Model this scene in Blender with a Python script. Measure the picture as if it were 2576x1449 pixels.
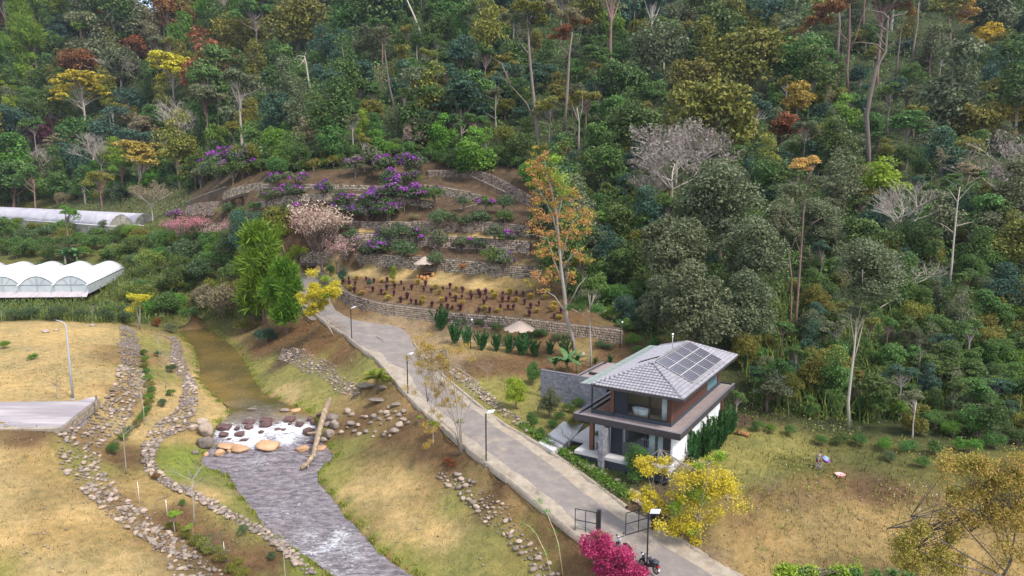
import bpy, bmesh, math, random
import numpy as np
from mathutils import Vector, Matrix, geometry as mgeo
for o in list(bpy.data.objects): bpy.data.objects.remove(o)
SC = bpy.context.scene
COL = SC.collection
PI = math.pi
# ---------------------------------------------------------------- camera
CAM_Z, PITCH, FPX = 30.0, 8.6, 1024*24/36
cd = bpy.data.cameras.new('camera'); cd.lens = 24; cd.sensor_width = 36; cd.clip_end = 5000; cd.clip_start = .5
cam = bpy.data.objects.new('camera', cd); COL.objects.link(cam)
cam.location = (0, 0, CAM_Z); cam.rotation_euler = (math.radians(90-PITCH), 0, 0)
SC.camera = cam
# ---------------------------------------------------------------- sky, sun, exposure
SUN_EL, SUN_AZ = 52.0, 128.0            # azimuth measured clockwise from +Y (north)
w = bpy.data.worlds.new('World'); SC.world = w; w.use_nodes = True
nt = w.node_tree; nt.nodes.clear()
sky = nt.nodes.new('ShaderNodeTexSky'); sky.sky_type = 'NISHITA'; sky.sun_disc = False
sky.sun_elevation = math.radians(SUN_EL); sky.sun_rotation = math.radians(SUN_AZ)
sky.air_density = 1.0; sky.dust_density = 2.5; sky.ozone_density = 1.0; sky.altitude = 800
# thin bright cloud over the blue, the same all round the sky
tc = nt.nodes.new('ShaderNodeTexCoord')
nz = nt.nodes.new('ShaderNodeTexNoise'); nz.inputs['Scale'].default_value = 2.4; nz.inputs['Detail'].default_value = 6
mp = nt.nodes.new('ShaderNodeMapping'); mp.inputs['Scale'].default_value = (1, 1, 2.5)
rr = nt.nodes.new('ShaderNodeValToRGB'); rr.color_ramp.elements[0].position = .35; rr.color_ramp.elements[1].position = .62
mx = nt.nodes.new('ShaderNodeMixRGB'); mx.inputs[2].default_value = (7.6, 7.9, 8.3, 1)
ml = nt.nodes.new('ShaderNodeMath'); ml.operation = 'MULTIPLY'; ml.inputs[1].default_value = .75
bg = nt.nodes.new('ShaderNodeBackground'); bg.inputs['Strength'].default_value = .14
ow = nt.nodes.new('ShaderNodeOutputWorld')
L = nt.links.new
L(tc.outputs['Generated'], mp.inputs[0]); L(mp.outputs[0], nz.inputs['Vector']); L(nz.outputs[0], rr.inputs[0])
L(rr.outputs[0], ml.inputs[0]); L(ml.outputs[0], mx.inputs[0]); L(sky.outputs[0], mx.inputs[1])
L(mx.outputs[0], bg.inputs[0]); L(bg.outputs[0], ow.inputs[0])
sl = bpy.data.lights.new('sun', 'SUN'); sl.energy = 2.4; sl.angle = math.radians(11); sl.color = (1, .94, .85)
so = bpy.data.objects.new('sun', sl); COL.objects.link(so)
so.rotation_euler = (math.radians(90-SUN_EL), 0, math.radians(180-SUN_AZ))
so.location = (60, -60, 120)
SC.view_settings.view_transform = 'Standard'; SC.view_settings.look = 'None'
SC.view_settings.gamma = 1; SC.view_settings.use_curve_mapping = False
SC.view_settings.exposure = 1.0
SC.cycles.max_bounces = 7; SC.cycles.diffuse_bounces = 4; SC.cycles.glossy_bounces = 2
SC.cycles.transmission_bounces = 4; SC.cycles.transparent_max_bounces = 6
SC.cycles.caustics_reflective = False; SC.cycles.caustics_refractive = False
# ---------------------------------------------------------------- pixel <-> place
S = 2576/1024                              # photo measurements below were read on a 2576 px wide view
SP, CP = math.sin(math.radians(PITCH)), math.cos(math.radians(PITCH))
def ray(x, y):
    u = x/S-512; v = 288-y/S
    return np.array([u, FPX*CP+v*SP, -FPX*SP+v*CP])
def P(x, y, z):                            # point of the level z seen at x, y
    r = ray(x, y); t = (z-CAM_Z)/r[2]
    return np.array([0, 0, CAM_Z])+t*r
def proj(p):
    x, y, z = p[0], p[1], p[2]-CAM_Z
    yc = y*CP-z*SP; zc = y*SP+z*CP
    return (512+FPX*x/yc)*S, (288-FPX*zc/yc)*S
def zat(y, Y):                             # height of something seen at row y and standing Y metres off
    r = ray(1288, y); return CAM_Z+r[2]/r[1]*Y
# ---------------------------------------------------------------- object helpers
def tag(o, label=None, cat=None, group=None, kind=None):
    if label: o['label'] = label
    if cat: o['category'] = cat
    if group: o['group'] = group
    if kind: o['kind'] = kind
    return o
def empty(name, loc, rz=0., label=None, cat=None, group=None, sc=1.):
    o = bpy.data.objects.new(name, None); COL.objects.link(o)
    o.empty_display_size = .3
    o.location = loc; o.rotation_euler = (0, 0, rz); o.scale = (sc, sc, sc) if not hasattr(sc, '__len__') else sc
    return tag(o, label, cat, group)
def link(name, me, mat=None, parent=None, loc=None, rot=None, sc=None):
    o = bpy.data.objects.new(name, me); COL.objects.link(o)
    if mat is not None:
        if len(me.materials) == 0: me.materials.append(mat)
        elif me.materials[0] is not mat:
            o.material_slots[0].link = 'OBJECT'; o.material_slots[0].material = mat
    if parent is not None: o.parent = parent
    if loc is not None: o.location = loc
    if rot is not None: o.rotation_euler = rot
    if sc is not None: o.scale = (sc, sc, sc) if not hasattr(sc, '__len__') else sc
    return o
def copy_tree(o, parent=None):
    c = o.copy(); COL.objects.link(c); c.parent = parent
    for ch in o.children: copy_tree(ch, c)
    return c
def mesh_poly(name, V, nside, mats=(), smooth=False):
    """V holds nside vertices for every face, no sharing"""
    V = np.asarray(V, dtype=np.float32).reshape(-1, 3); n = len(V); f = n//nside
    me = bpy.data.meshes.new(name); me.vertices.add(n); me.vertices.foreach_set('co', V.ravel())
    me.loops.add(n); me.loops.foreach_set('vertex_index', np.arange(n, dtype=np.int32))
    me.polygons.add(f); me.polygons.foreach_set('loop_start', np.arange(0, n, nside, dtype=np.int32))
    me.update(calc_edges=True)
    for m in mats: me.materials.append(m)
    return me
def mesh_idx(name, V, Fc, mats=(), smooth=False):
    """V vertices; Fc int array (faces, sides)"""
    V = np.asarray(V, dtype=np.float32); Fc = np.asarray(Fc, dtype=np.int32)
    me = bpy.data.meshes.new(name); me.vertices.add(len(V)); me.vertices.foreach_set('co', V.ravel())
    me.loops.add(Fc.size); me.loops.foreach_set('vertex_index', Fc.ravel())
    me.polygons.add(len(Fc)); me.polygons.foreach_set('loop_start', np.arange(0, Fc.size, Fc.shape[1], dtype=np.int32))
    if smooth: me.polygons.foreach_set('use_smooth', np.ones(len(Fc), dtype=bool))
    me.update(calc_edges=True)
    for m in mats: me.materials.append(m)
    return me
ORDW = 'first second third fourth fifth sixth seventh eighth ninth tenth eleventh twelfth thirteenth fourteenth fifteenth sixteenth seventeenth eighteenth nineteenth twentieth'.split()
ORDW += ['twenty-'+w_ for w_ in ORDW[:9]]+['thirtieth']+['thirty-'+w_ for w_ in ORDW[:9]]
class MB:
    """collects boxes, bars, tubes and polygons for ONE mesh"""
    def __init__(s): s.v = []; s.f = []; s.sm = []
    def poly(s, pts, smooth=False):
        i = len(s.v); s.v += [tuple(p) for p in pts]; s.f.append(tuple(range(i, i+len(pts)))); s.sm.append(smooth); return s
    def hexa(s, b, t):                      # bottom 4 (ccw from above), top 4
        i = len(s.v); s.v += [tuple(p) for p in b]+[tuple(p) for p in t]
        for f in ((3, 2, 1, 0), (4, 5, 6, 7), (0, 1, 5, 4), (1, 2, 6, 5), (2, 3, 7, 6), (3, 0, 4, 7)):
            s.f.append(tuple(i+k for k in f)); s.sm.append(False)
        return s
    def box(s, x0, x1, y0, y1, z0, z1):
        return s.hexa([(x0, y0, z0), (x1, y0, z0), (x1, y1, z0), (x0, y1, z0)], [(x0, y0, z1), (x1, y0, z1), (x1, y1, z1), (x0, y1, z1)])
    def tube(s, pts, rad, n=6, cap=True, smooth=True):
        pts = [Vector(p) for p in pts]; base = len(s.v)
        if not hasattr(rad, '__len__'): rad = [rad]*len(pts)
        ref = Vector((.31, .21, .93))
        for k, p in enumerate(pts):
            d = (pts[min(k+1, len(pts)-1)]-pts[max(k-1, 0)])
            d = d.normalized() if d.length > 1e-9 else Vector((0, 0, 1))
            a = d.cross(ref if abs(d.dot(ref)) < .95 else Vector((1, 0, 0))).normalized(); b = d.cross(a)
            for j in range(n):
                t = 2*PI*j/n; s.v.append(tuple(p+(a*math.cos(t)+b*math.sin(t))*rad[k]))
        for k in range(len(pts)-1):
            for j in range(n):
                q = base+k*n
                s.f.append((q+j, q+n+j, q+n+(j+1) % n, q+(j+1) % n)); s.sm.append(smooth)
        if cap:
            s.f.append(tuple(base+j for j in range(n))); s.sm.append(False)
            s.f.append(tuple(base+(len(pts)-1)*n+j for j in reversed(range(n)))); s.sm.append(False)
        return s
    def bar(s, a, b, w=.04, h=None): return s.tube([a, b], w*.7071, 4, True, False) if h is None else s.tube([a, b], w, 4, True, False)
    def lathe(s, prof, n=12, c=(0, 0, 0), cap=True, smooth=True):
        base = len(s.v)
        for r, z in prof:
            for j in range(n):
                t = 2*PI*j/n; s.v.append((c[0]+r*math.cos(t), c[1]+r*math.sin(t), c[2]+z))
        for k in range(len(prof)-1):
            for j in range(n):
                q = base+k*n; s.f.append((q+j, q+(j+1) % n, q+n+(j+1) % n, q+n+j)); s.sm.append(smooth)
        if cap:
            s.f.append(tuple(base+j for j in reversed(range(n)))); s.sm.append(False)
            s.f.append(tuple(base+(len(prof)-1)*n+j for j in range(n))); s.sm.append(False)
        return s
    def mesh(s, name):
        me = bpy.data.meshes.new(name); me.from_pydata(s.v, [], s.f)
        me.polygons.foreach_set('use_smooth', np.array(s.sm, dtype=bool)); me.update(); return me
    def build(s, name, mat=None, parent=None, loc=None, rot=None, sc=None):
        return link(name, s.mesh(name), mat, parent, loc, rot, sc)
# ---------------------------------------------------------------- materials
def lin(h):
    if isinstance(h, str): h = [int(h[i:i+2], 16)/255 for i in (0, 2, 4)]; return tuple(c/12.92 if c < .04045 else ((c+.055)/1.055)**2.4 for c in h)
    return tuple(h)
MATS = {}
def newmat(name):
    m = bpy.data.materials.new(name); m.use_nodes = True; n = m.node_tree
    b = n.nodes['Principled BSDF']; return m, n, b, n.nodes.new, n.links.new
def mat(name, c1, c2=None, scale=3., rough=.8, bump=0., metal=0., spec=.4, stretch=(1, 1, 1), c3=None, objvar=0., detail=5, coord='Object'):
    """plain surface: two or three colours mixed by noise, fine relief"""
    m, n, b, N, Lk = newmat(name)
    c1 = lin(c1); c2 = lin(c2) if c2 else tuple(x*.75 for x in c1)
    t = N('ShaderNodeTexCoord'); mp = N('ShaderNodeMapping'); mp.inputs['Scale'].default_value = stretch
    z = N('ShaderNodeTexNoise'); z.inputs['Scale'].default_value = scale; z.inputs['Detail'].default_value = detail; z.inputs['Roughness'].default_value = .65
    r = N('ShaderNodeValToRGB'); r.color_ramp.elements[0].position = .32; r.color_ramp.elements[1].position = .68
    r.color_ramp.elements[0].color = (*c1, 1); r.color_ramp.elements[1].color = (*c2, 1)
    if c3: e = r.color_ramp.elements.new(.5); e.color = (*lin(c3), 1)
    Lk(t.outputs[coord], mp.inputs[0]); Lk(mp.outputs[0], z.inputs['Vector']); Lk(z.outputs[0], r.inputs[0])
    out = r.outputs[0]
    if objvar:
        oi = N('ShaderNodeObjectInfo'); h = N('ShaderNodeHueSaturation'); mr = N('ShaderNodeMapRange')
        mr.inputs[3].default_value = 1-objvar; mr.inputs[4].default_value = 1+objvar
        Lk(oi.outputs['Random'], mr.inputs[0]); Lk(mr.outputs[0], h.inputs['Value']); Lk(out, h.inputs['Color']); out = h.outputs[0]
    Lk(out, b.inputs['Base Color'])
    b.inputs['Roughness'].default_value = rough; b.inputs['Metallic'].default_value = metal; b.inputs['Specular IOR Level'].default_value = spec
    if bump:
        bp = N('ShaderNodeBump'); bp.inputs['Strength'].default_value = bump; bp.inputs['Distance'].default_value = .05
        Lk(z.outputs[0], bp.inputs['Height']); Lk(bp.outputs[0], b.inputs['Normal'])
    MATS[name] = m; return m
def leafmat(name, cols, var=.16, hue=.02, trans=.25, rough=.55, spec=.25):
    """leaves: every leaf its own tint from the list, every plant its own shift"""
    m, n, b, N, Lk = newmat(name)
    g = N('ShaderNodeNewGeometry'); r = N('ShaderNodeValToRGB'); cr = r.color_ramp
    cs = [lin(c) for c in cols]
    cr.elements[0].color = (*cs[0], 1); cr.elements[1].color = (*cs[-1], 1)
    for i, c in enumerate(cs[1:-1]): e = cr.elements.new((i+1)/(len(cs)-1)); e.color = (*c, 1)
    Lk(g.outputs['Random Per Island'], r.inputs[0])
    oi = N('ShaderNodeObjectInfo'); h = N('ShaderNodeHueSaturation')
    mr = N('ShaderNodeMapRange'); mr.inputs[3].default_value = 1-var; mr.inputs[4].default_value = 1+var*1.2
    mh = N('ShaderNodeMath'); mh.operation = 'MULTIPLY_ADD'; mh.inputs[1].default_value = hue*2; mh.inputs[2].default_value = .5-hue
    w = N('ShaderNodeMath'); w.operation = 'MULTIPLY'; w.inputs[1].default_value = 7.13
    fr = N('ShaderNodeMath'); fr.operation = 'FRACT'
    Lk(oi.outputs['Random'], mr.inputs[0]); Lk(oi.outputs['Random'], w.inputs[0]); Lk(w.outputs[0], fr.inputs[0]); Lk(fr.outputs[0], mh.inputs[0])
    Lk(mr.outputs[0], h.inputs['Value']); Lk(mh.outputs[0], h.inputs['Hue']); Lk(r.outputs[0], h.inputs['Color'])
    Lk(h.outputs[0], b.inputs['Base Color']); b.inputs['Roughness'].default_value = rough; b.inputs['Specular IOR Level'].default_value = spec
    tr = N('ShaderNodeBsdfTranslucent'); mxs = N('ShaderNodeMixShader'); mxs.inputs[0].default_value = trans
    Lk(h.outputs[0], tr.inputs[0]); Lk(b.outputs[0], mxs.inputs[1]); Lk(tr.outputs[0], mxs.inputs[2])
    Lk(mxs.outputs[0], n.nodes['Material Output'].inputs[0])
    MATS[name] = m; return m
# ---------------------------------------------------------------- measured lines (x, y, height)
def smooth_line(pts, step=1.0, closed=False):
    """Catmull-Rom through points (any dimension), resampled by length"""
    p = [np.array(q, dtype=float) for q in pts]; out = []
    n = len(p)
    for i in range(n if closed else n-1):
        a, b, c, d = (p[(i-1) % n] if closed or i > 0 else p[0]), p[i], p[(i+1) % n], (p[(i+2) % n] if closed or i+2 < n else p[-1])
        k = max(1, int(np.linalg.norm(c-b)/step))
        for t in np.arange(k)/k:
            out.append(.5*((2*b)+(-a+c)*t+(2*a-5*b+4*c-d)*t*t+(-a+3*b-3*c+d)*t**3))
    if not closed: out.append(p[-1])
    return np.array(out)
# road: left edge, right edge
ROAD = [((764, 688), (787, 688), 12.5), ((748, 712), (806, 718), 11.7), ((752, 757), (832, 757), 11.0), ((804, 797), (852, 784), 10.4),
        ((835, 820), (885, 803), 10.0), ((869, 841), (935, 812), 9.6), ((906, 871), (1002, 824), 9.2), ((941, 896), (1030, 845), 8.7), ((968, 925), (1040, 868), 8.3),
        ((994, 956), (1074, 910), 7.8), ((1029, 996), (1112, 948), 7.3), ((1068, 1034), (1151, 981), 6.9), ((1111, 1068), (1199, 1021), 6.55),
        ((1169, 1119), (1265, 1071), 6.15), ((1228, 1164), (1330, 1109), 5.85), ((1288, 1209), (1384, 1143), 5.5), ((1370, 1276), (1478, 1210), 4.8),
        ((1453, 1344), (1573, 1281), 4.0), ((1510, 1388), (1658, 1329), 3.35), ((1580, 1440), (1750, 1388), 2.65), ((1640, 1500), (1900, 1480), 1.9)]
STREAM_L = [(440, 822, 3.6), (457, 844, 3.6), (490, 884, 3.6), (502, 924, 3.6), (500, 954, 3.6), (525, 979, 3.6), (557, 1009, 3.6), (582, 1036, 3.6), (556, 1062, 3.4), (538, 1090, 2.9), (530, 1125, 2.35),
            (512, 1144, 2.2), (505, 1169, 2.1), (550, 1187, 2.0), (577, 1197, 1.9), (590, 1224, 1.75), (615, 1257, 1.55), (644, 1292, 1.35), (664, 1327, 1.15), (706, 1357, 1.0), (749, 1387, .8), (794, 1417, .6), (838, 1449, .4), (900, 1500, .1)]
STREAM_R = [(500, 812, 3.6), (550, 844, 3.6), (600, 884, 3.6), (612, 905, 3.6), (630, 935, 3.6), (650, 975, 3.6), (694, 1006, 3.6), (744, 1024, 3.6), (775, 1036, 3.6), (792, 1060, 3.3), (800, 1085, 2.9), (806, 1110, 2.4),
            (830, 1128, 2.25), (841, 1150, 2.15), (815, 1172, 2.05), (799, 1190, 1.95), (801, 1215, 1.85), (829, 1245, 1.65), (856, 1277, 1.45), (869, 1304, 1.3), (899, 1328, 1.1), (931, 1366, .9), (956, 1394, .75), (994, 1419, .55), (1044, 1449, .4), (1110, 1490, .1)]
# retaining walls: base x, base y, base height, top y
WALLS = {
 'road_wall': [(792, 688, 12.4, 680), (812, 716, 11.9, 689), (835, 742, 11.3, 708), (858, 763, 10.8, 728), (885, 779, 10.4, 744), (915, 789, 10.1, 752), (950, 799, 9.9, 760), (990, 806, 9.75, 766), (1030, 811, 9.65, 771), (1065, 816, 9.6, 776), (1094, 820, 9.55, 780)],
 'garden_wall': [(1098, 822, 9.5, 784), (1140, 826, 9.45, 788), (1200, 831, 9.35, 793), (1260, 836, 9.3, 797), (1320, 842, 9.2, 802), (1380, 850, 9.1, 809), (1440, 858, 9.0, 817), (1500, 865, 8.9, 823), (1562, 873, 8.8, 828)],
 'terrace_one': [(752, 661, 14.7, 634), (800, 663, 14.65, 634), (850, 668, 14.6, 636), (894, 673, 14.55, 639), (950, 679, 14.5, 640), (1019, 686, 14.45, 643), (1080, 691, 14.4, 648), (1144, 697, 14.35, 653), (1200, 702, 14.3, 659), (1244, 706, 14.25, 664), (1300, 710, 14.2, 668), (1360, 714, 14.15, 672)],
 'terrace_two': [(840, 622, 131, 590), (880, 627, 129.5, 588), (930, 632, 128, 587), (980, 634, 127, 588), (1040, 636, 126, 590), (1100, 638, 125, 593), (1160, 640, 124, 596), (1220, 642, 123, 600), (1280, 645, 121.5, 604), (1330, 648, 120, 609)],
 'terrace_three': [(830, 574, 137.5, 552), (880, 579, 136, 555), (930, 582, 135, 557), (980, 585, 134, 557), (1030, 588, 133, 557), (1081, 591, 132, 556), (1130, 593, 131, 555), (1180, 595, 130, 555), (1230, 598, 129, 557), (1280, 602, 128, 562), (1330, 607, 127, 568)],
 # (third number over 60: distance instead of height)
 'terrace_four': [(640, 530, 142, 508), (700, 515, 140, 495), (760, 508, 139, 487), (830, 507, 138, 486), (900, 509, 138, 488), (970, 513, 138, 492), (1030, 520, 138, 498), (1085, 528, 138, 507)],
 'terrace_five': [(560, 505, 160, 482), (610, 488, 155, 466), (660, 482, 151, 461), (720, 481, 149, 461), (790, 482, 148, 463), (860, 484, 147, 465), (930, 486, 147, 467), (1000, 489, 147, 466), (1060, 492, 147, 465)],
 'curved_wall': [(1064, 494, 147.5, 464), (1100, 499, 146.5, 467), (1140, 506, 145, 474), (1180, 513, 143.5, 483), (1219, 519, 142, 494)],
 'upper_wall': [(1074, 450, 160, 427), (1110, 450, 159.5, 427), (1144, 451, 159, 427), (1186, 456, 158, 428), (1215, 466, 156.5, 433), (1245, 482, 154.5, 445), (1275, 500, 152, 461), (1305, 515, 149, 478), (1330, 528, 146, 492)],
 'flank_wall': [(466, 548, 168, 520), (495, 545, 165, 512), (530, 542, 162, 508), (575, 541, 159, 508), (620, 546, 156, 516)],
}
CT = []                                    # terrain control points (X, Y, Z)
def ct(x, y, z): CT.append(P(x, y, z))
for l, r, z in ROAD: ct(*l, z); ct(*r, z); ct((l[0]+r[0])/2, (l[1]+r[1])/2, z)
SL = smooth_line([P(*q) for q in STREAM_L], 2.5); SR = smooth_line([P(*q) for q in STREAM_R], 2.5)
for q in SL: CT.append(q+np.array([0, 0, .05]))
for q in SR: CT.append(q+np.array([0, 0, .05]))
for a in np.linspace(0, 1, 26):
    p = SL[int(a*(len(SL)-1))]; q = SR[int(a*(len(SR)-1))]
    m = (p+q)/2; CT.append(np.array([m[0], m[1], min(p[2], q[2])-.75]))
WL = {}
for nme, pts in WALLS.items():
    base = [P(x, y, z) if z < 60 else np.array([0, 0, CAM_Z])+ray(x, y)*(z/ray(x, y)[1]) for x, y, z, t in pts]
    top = [np.array([b[0], b[1], zat(p[3], b[1])]) for b, p in zip(base, pts)]
    B = smooth_line([np.concatenate([b, t[2:]]) for b, t in zip(base, top)], 1.2)
    d = np.gradient(B[:, :2], axis=0); d /= np.linalg.norm(d, axis=1)[:, None]
    nrm = np.stack([-d[:, 1], d[:, 0]], 1)  # away from the camera
    nrm *= np.sign((nrm*B[:, :2]).sum(1))[:, None]
    WL[nme] = (B, nrm)
    for i in range(0, len(B), 3):
        CT.append(np.array([*(B[i, :2]-nrm[i]*.25), B[i, 2]])); CT.append(np.array([*(B[i, :2]+nrm[i]*1.25), B[i, 3]+.02]))
for q in [ # left field
    (0, 822, 8.7), (150, 817, 8.5), (290, 826, 8.2), (0, 930, 8.1), (180, 1003, 7.4), (285, 930, 7.8), (296, 874, 8.0), (0, 1010, 7.5), (0, 1086, 7.4), (90, 1090, 7.35), (140, 1092, 7.25), (0, 1140, 6.6), (145, 1150, 5.9),
    (0, 1300, 4.7), (190, 1237, 4.9), (240, 1272, 4.5), (100, 1380, 4.1), (0, 1449, 3.6), (295, 1320, 3.9), (340, 1350, 3.5), (390, 1385, 3.0), (430, 1445, 2.3), (278, 979, 7.3), (246, 1029, 6.8), (178, 1078, 6.7),
    # strip below the rubble
    (347, 854, 6.5), (360, 936, 5.9), (367, 999, 5.4), (340, 1036, 5.1), (312, 1080, 4.7), (268, 1112, 4.3), (262, 1154, 3.9), (266, 1192, 3.6), (294, 1237, 3.3), (357, 1282, 2.8), (395, 1322, 2.4), (455, 1357, 2.0), (492, 1392, 1.7), (555, 1437, 1.3),
    (415, 849, 5.9), (425, 899, 5.5), (455, 975, 4.9), (450, 1024, 4.6), (405, 1060, 4.3), (375, 1090, 4.0), (352, 1142, 3.6), (380, 1199, 3.2), (430, 1227, 2.9), (475, 1250, 2.7), (575, 1304, 2.2), (625, 1340, 1.9), (689, 1372, 1.6), (744, 1424, 1.2), (650, 1420, 1.2), (400, 1140, 3.5),
    # bank under the second row
    (470, 860, 4.4), (480, 930, 4.2), (490, 1000, 4.0), (500, 1050, 3.9), (470, 1085, 3.6), (420, 1130, 3.1), (440, 1190, 2.6), (520, 1210, 2.3), (560, 1270, 1.95), (640, 1320, 1.55),
    # right bank
    (640, 910, 4.2), (720, 940, 4.9), (700, 985, 4.1), (850, 985, 5.1), (770, 1010, 4.2), (800, 900, 6.6), (760, 850, 7.3), (700, 830, 7.3), (660, 822, 7.2), (880, 930, 6.6), (950, 1000, 5.9), (1010, 1060, 5.6), (1100, 1110, 5.3), (900, 1050, 4.5), (840, 1050, 4.0), (1000, 1120, 4.3), (1150, 1170, 4.6),
    (860, 1110, 3.0), (900, 1170, 2.7), (1000, 1180, 3.2), (880, 1250, 2.1), (960, 1330, 1.6), (1050, 1400, 1.1), (1000, 1260, 2.5), (1100, 1210, 3.3), (1180, 1290, 2.7), (1250, 1380, 1.9), (1350, 1449, 1.3), (1230, 1240, 3.9), (1320, 1330, 3.0), (1420, 1400, 2.4), (1480, 1449, 1.9), (620, 850, 5.2),
    # lawn and beds by the house
    (1120, 900, 8.2), (1200, 950, 7.6), (1300, 900, 8.0), (1200, 870, 8.8), (1300, 860, 8.8), (1400, 885, 8.2), (1500, 890, 8.1), (1300, 980, 7.1), (1350, 1010, 6.7), (1250, 1030, 6.8), (1330, 1085, 6.2), (1450, 1110, 5.9), (1430, 1165, 5.45), (1500, 1190, 5.2), (1590, 1230, 4.8), (1550, 1170, 5.4), (1700, 1190, 5.2), (1650, 1290, 4.2),
    (1760, 1150, 5.4), (1850, 1050, 6.1), (1900, 1080, 6.0), (1900, 1150, 5.2), (2060, 1160, 4.7), (2250, 1170, 4.7), (2400, 1160, 4.9), (1800, 1260, 4.4), (2000, 1300, 3.9), (2300, 1300, 3.9), (1800, 1390, 2.9), (2000, 1449, 2.6), (2300, 1449, 2.6), (2576, 1449, 2.6), (2576, 1250, 4.3), (2500, 1150, 5.2),
    # planted bed and grass path
    (800, 672, 14.2), (850, 690, 13.5), (900, 684, 14.2), (950, 720, 13.0), (1050, 700, 14.1), (1050, 740, 12.9), (1200, 717, 13.9), (1200, 760, 12.6), (1330, 727, 13.6), (1350, 780, 12.0), (1420, 745, 13.2), (1480, 790, 12.2),
    # terrace benches
    ]: ct(*q)
CT += [np.array(q, dtype=float) for q in [ # rest of the valley and the hills
    (24, 72, 6.0), (36, 70, 5.4), (55, 71, 5.4), (85, 72, 5.6), (130, 72, 6), (200, 72, 7), (28, 82, 9.5), (50, 82, 8.6), (90, 82, 8.8), (150, 82, 9),
    (17, 95, 10), (30, 95, 14), (60, 95, 13.5), (110, 95, 14), (200, 95, 14), (14, 108, 15.5), (30, 120, 23), (60, 120, 23), (110, 120, 23), (220, 120, 23), (9, 130, 22.5), (8, 150, 28.5), (22, 150, 33), (60, 150, 34), (120, 150, 34), (220, 150, 34), (-5, 172, 38),
    (0, 200, 53), (60, 200, 54), (130, 200, 54), (240, 200, 54), (-40, 175, 41), (-40, 205, 53), (-70, 185, 35), (-75, 210, 46), (0, 260, 82), (80, 260, 84), (240, 260, 84), (-50, 260, 80), (0, 330, 116), (120, 330, 118), (300, 330, 118), (-60, 330, 112), (0, 430, 165), (300, 430, 168), (-60, 430, 158),
    (-250, 212, 15.5), (-180, 212, 15.8), (-130, 199, 16.2), (-165, 223, 16.3), (-200, 248, 16.3), (-155, 238, 17), (-190, 264, 17), (-125, 214, 17), (-104, 203, 20.5), (-94, 190, 21.5), (-90, 205, 29), (-230, 290, 27), (-190, 283, 28), (-150, 262, 28), (-115, 235, 30), (-320, 310, 50), (-200, 312, 52), (-120, 300, 66), (-330, 350, 92), (-200, 350, 88), (-120, 350, 104),
    (-320, 400, 142), (-260, 400, 138), (-222, 400, 134), (-203, 400, 117), (-186, 400, 134), (-140, 400, 142), (-320, 460, 112), (-200, 460, 100), (-140, 460, 118),
    (-150, 195, 17), (-112, 188, 17.3), (-200, 190, 16.5), (-150, 182, 14.5), (-110, 178, 15), (-110, 160, 10), (-90, 160, 11.5), (-95, 150, 8.6), (-120, 150, 8.5), (-80, 132, 8.4), (-100, 130, 8.4), (-140, 140, 8.5), (-90, 122, 8), (-120, 120, 8),
    (-72, 140, 10.5), (-72, 160, 16), (-85, 175, 19.5), (-60, 140, 13), (-60, 126, 7.5), (-70, 118, 7.5), (-50, 116, 6.5), (-48, 130, 10.5), (-50, 142, 15.2), (-62, 155, 19), (-45, 122, 7), (-40, 117, 7),
    (-60, 30, 3.2), (60, 30, 2), (0, 30, 0.), (120, 45, 3), (150, 30, 3), (-150, 100, 8.2), (-150, 30, 4)]]
CT = np.array(CT)
# drop near duplicates, then fit cones r through all points
keep = []
for i, q in enumerate(CT):
    if all((q[0]-CT[j][0])**2+(q[1]-CT[j][1])**2 > .12 for j in keep): keep.append(i)
CT = CT[keep]
_d = np.linalg.norm(CT[:, None, :2]-CT[None, :, :2], axis=2)
_n = len(CT); _A = np.zeros((_n+1, _n+1)); _A[:_n, :_n] = -_d-np.eye(_n)*.02; _A[:_n, _n] = 1; _A[_n, :_n] = 1
_w = np.linalg.solve(_A, np.append(CT[:, 2], 0))
def H(xy):
    xy = np.atleast_2d(np.asarray(xy, dtype=float))[:, :2]; out = np.empty(len(xy))
    for i in range(0, len(xy), 4000):
        q = xy[i:i+4000]
        d = np.sqrt((q[:, None, 0]-CT[None, :, 0])**2+(q[:, None, 1]-CT[None, :, 1])**2)
        out[i:i+4000] = -d@_w[:-1]+_w[-1]
    return out
def h1(x, y): return float(H([(x, y)])[0])
_ts = np.concatenate([np.arange(38, 130, .5), np.arange(130, 480, 1.5)])
def hit(x, y, up=0.):
    """first place where the line of sight through x, y meets the ground (raised by up)"""
    r = ray(x, y); q = np.array([0, 0, CAM_Z])+_ts[:, None]/r[1]*r
    g = q[:, 2]-H(q)-up
    k = np.argmax(g < 0)
    if g[k] >= 0: k = len(g)-1
    if k == 0: return q[0]
    a = g[k-1]/(g[k-1]-g[k]) if g[k-1] != g[k] else 0
    p = q[k-1]*(1-a)+q[k]*a; p[2] = p[2]-up; return p
def inpoly(xy, poly):
    xy = np.asarray(xy); x, y = xy[:, 0], xy[:, 1]; r = np.zeros(len(xy), bool); n = len(poly); j = n-1
    for i in range(n):
        xi, yi = poly[i][0], poly[i][1]; xj, yj = poly[j][0], poly[j][1]
        if yi != yj:
            c = ((yi > y) != (yj > y)) & (x < (xj-xi)*(y-yi)/(yj-yi)+xi); r ^= c
        j = i
    return r
# ---------------------------------------------------------------- road and platform outlines in plan
RL = smooth_line([P(*l, z) for l, r, z in ROAD], 1.2); RR = smooth_line([P(*r, z) for l, r, z in ROAD], 1.2)
ROADPOLY = np.concatenate([RL, RR[::-1]])
WATERPOLY = np.concatenate([SL, SR[::-1]])
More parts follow.
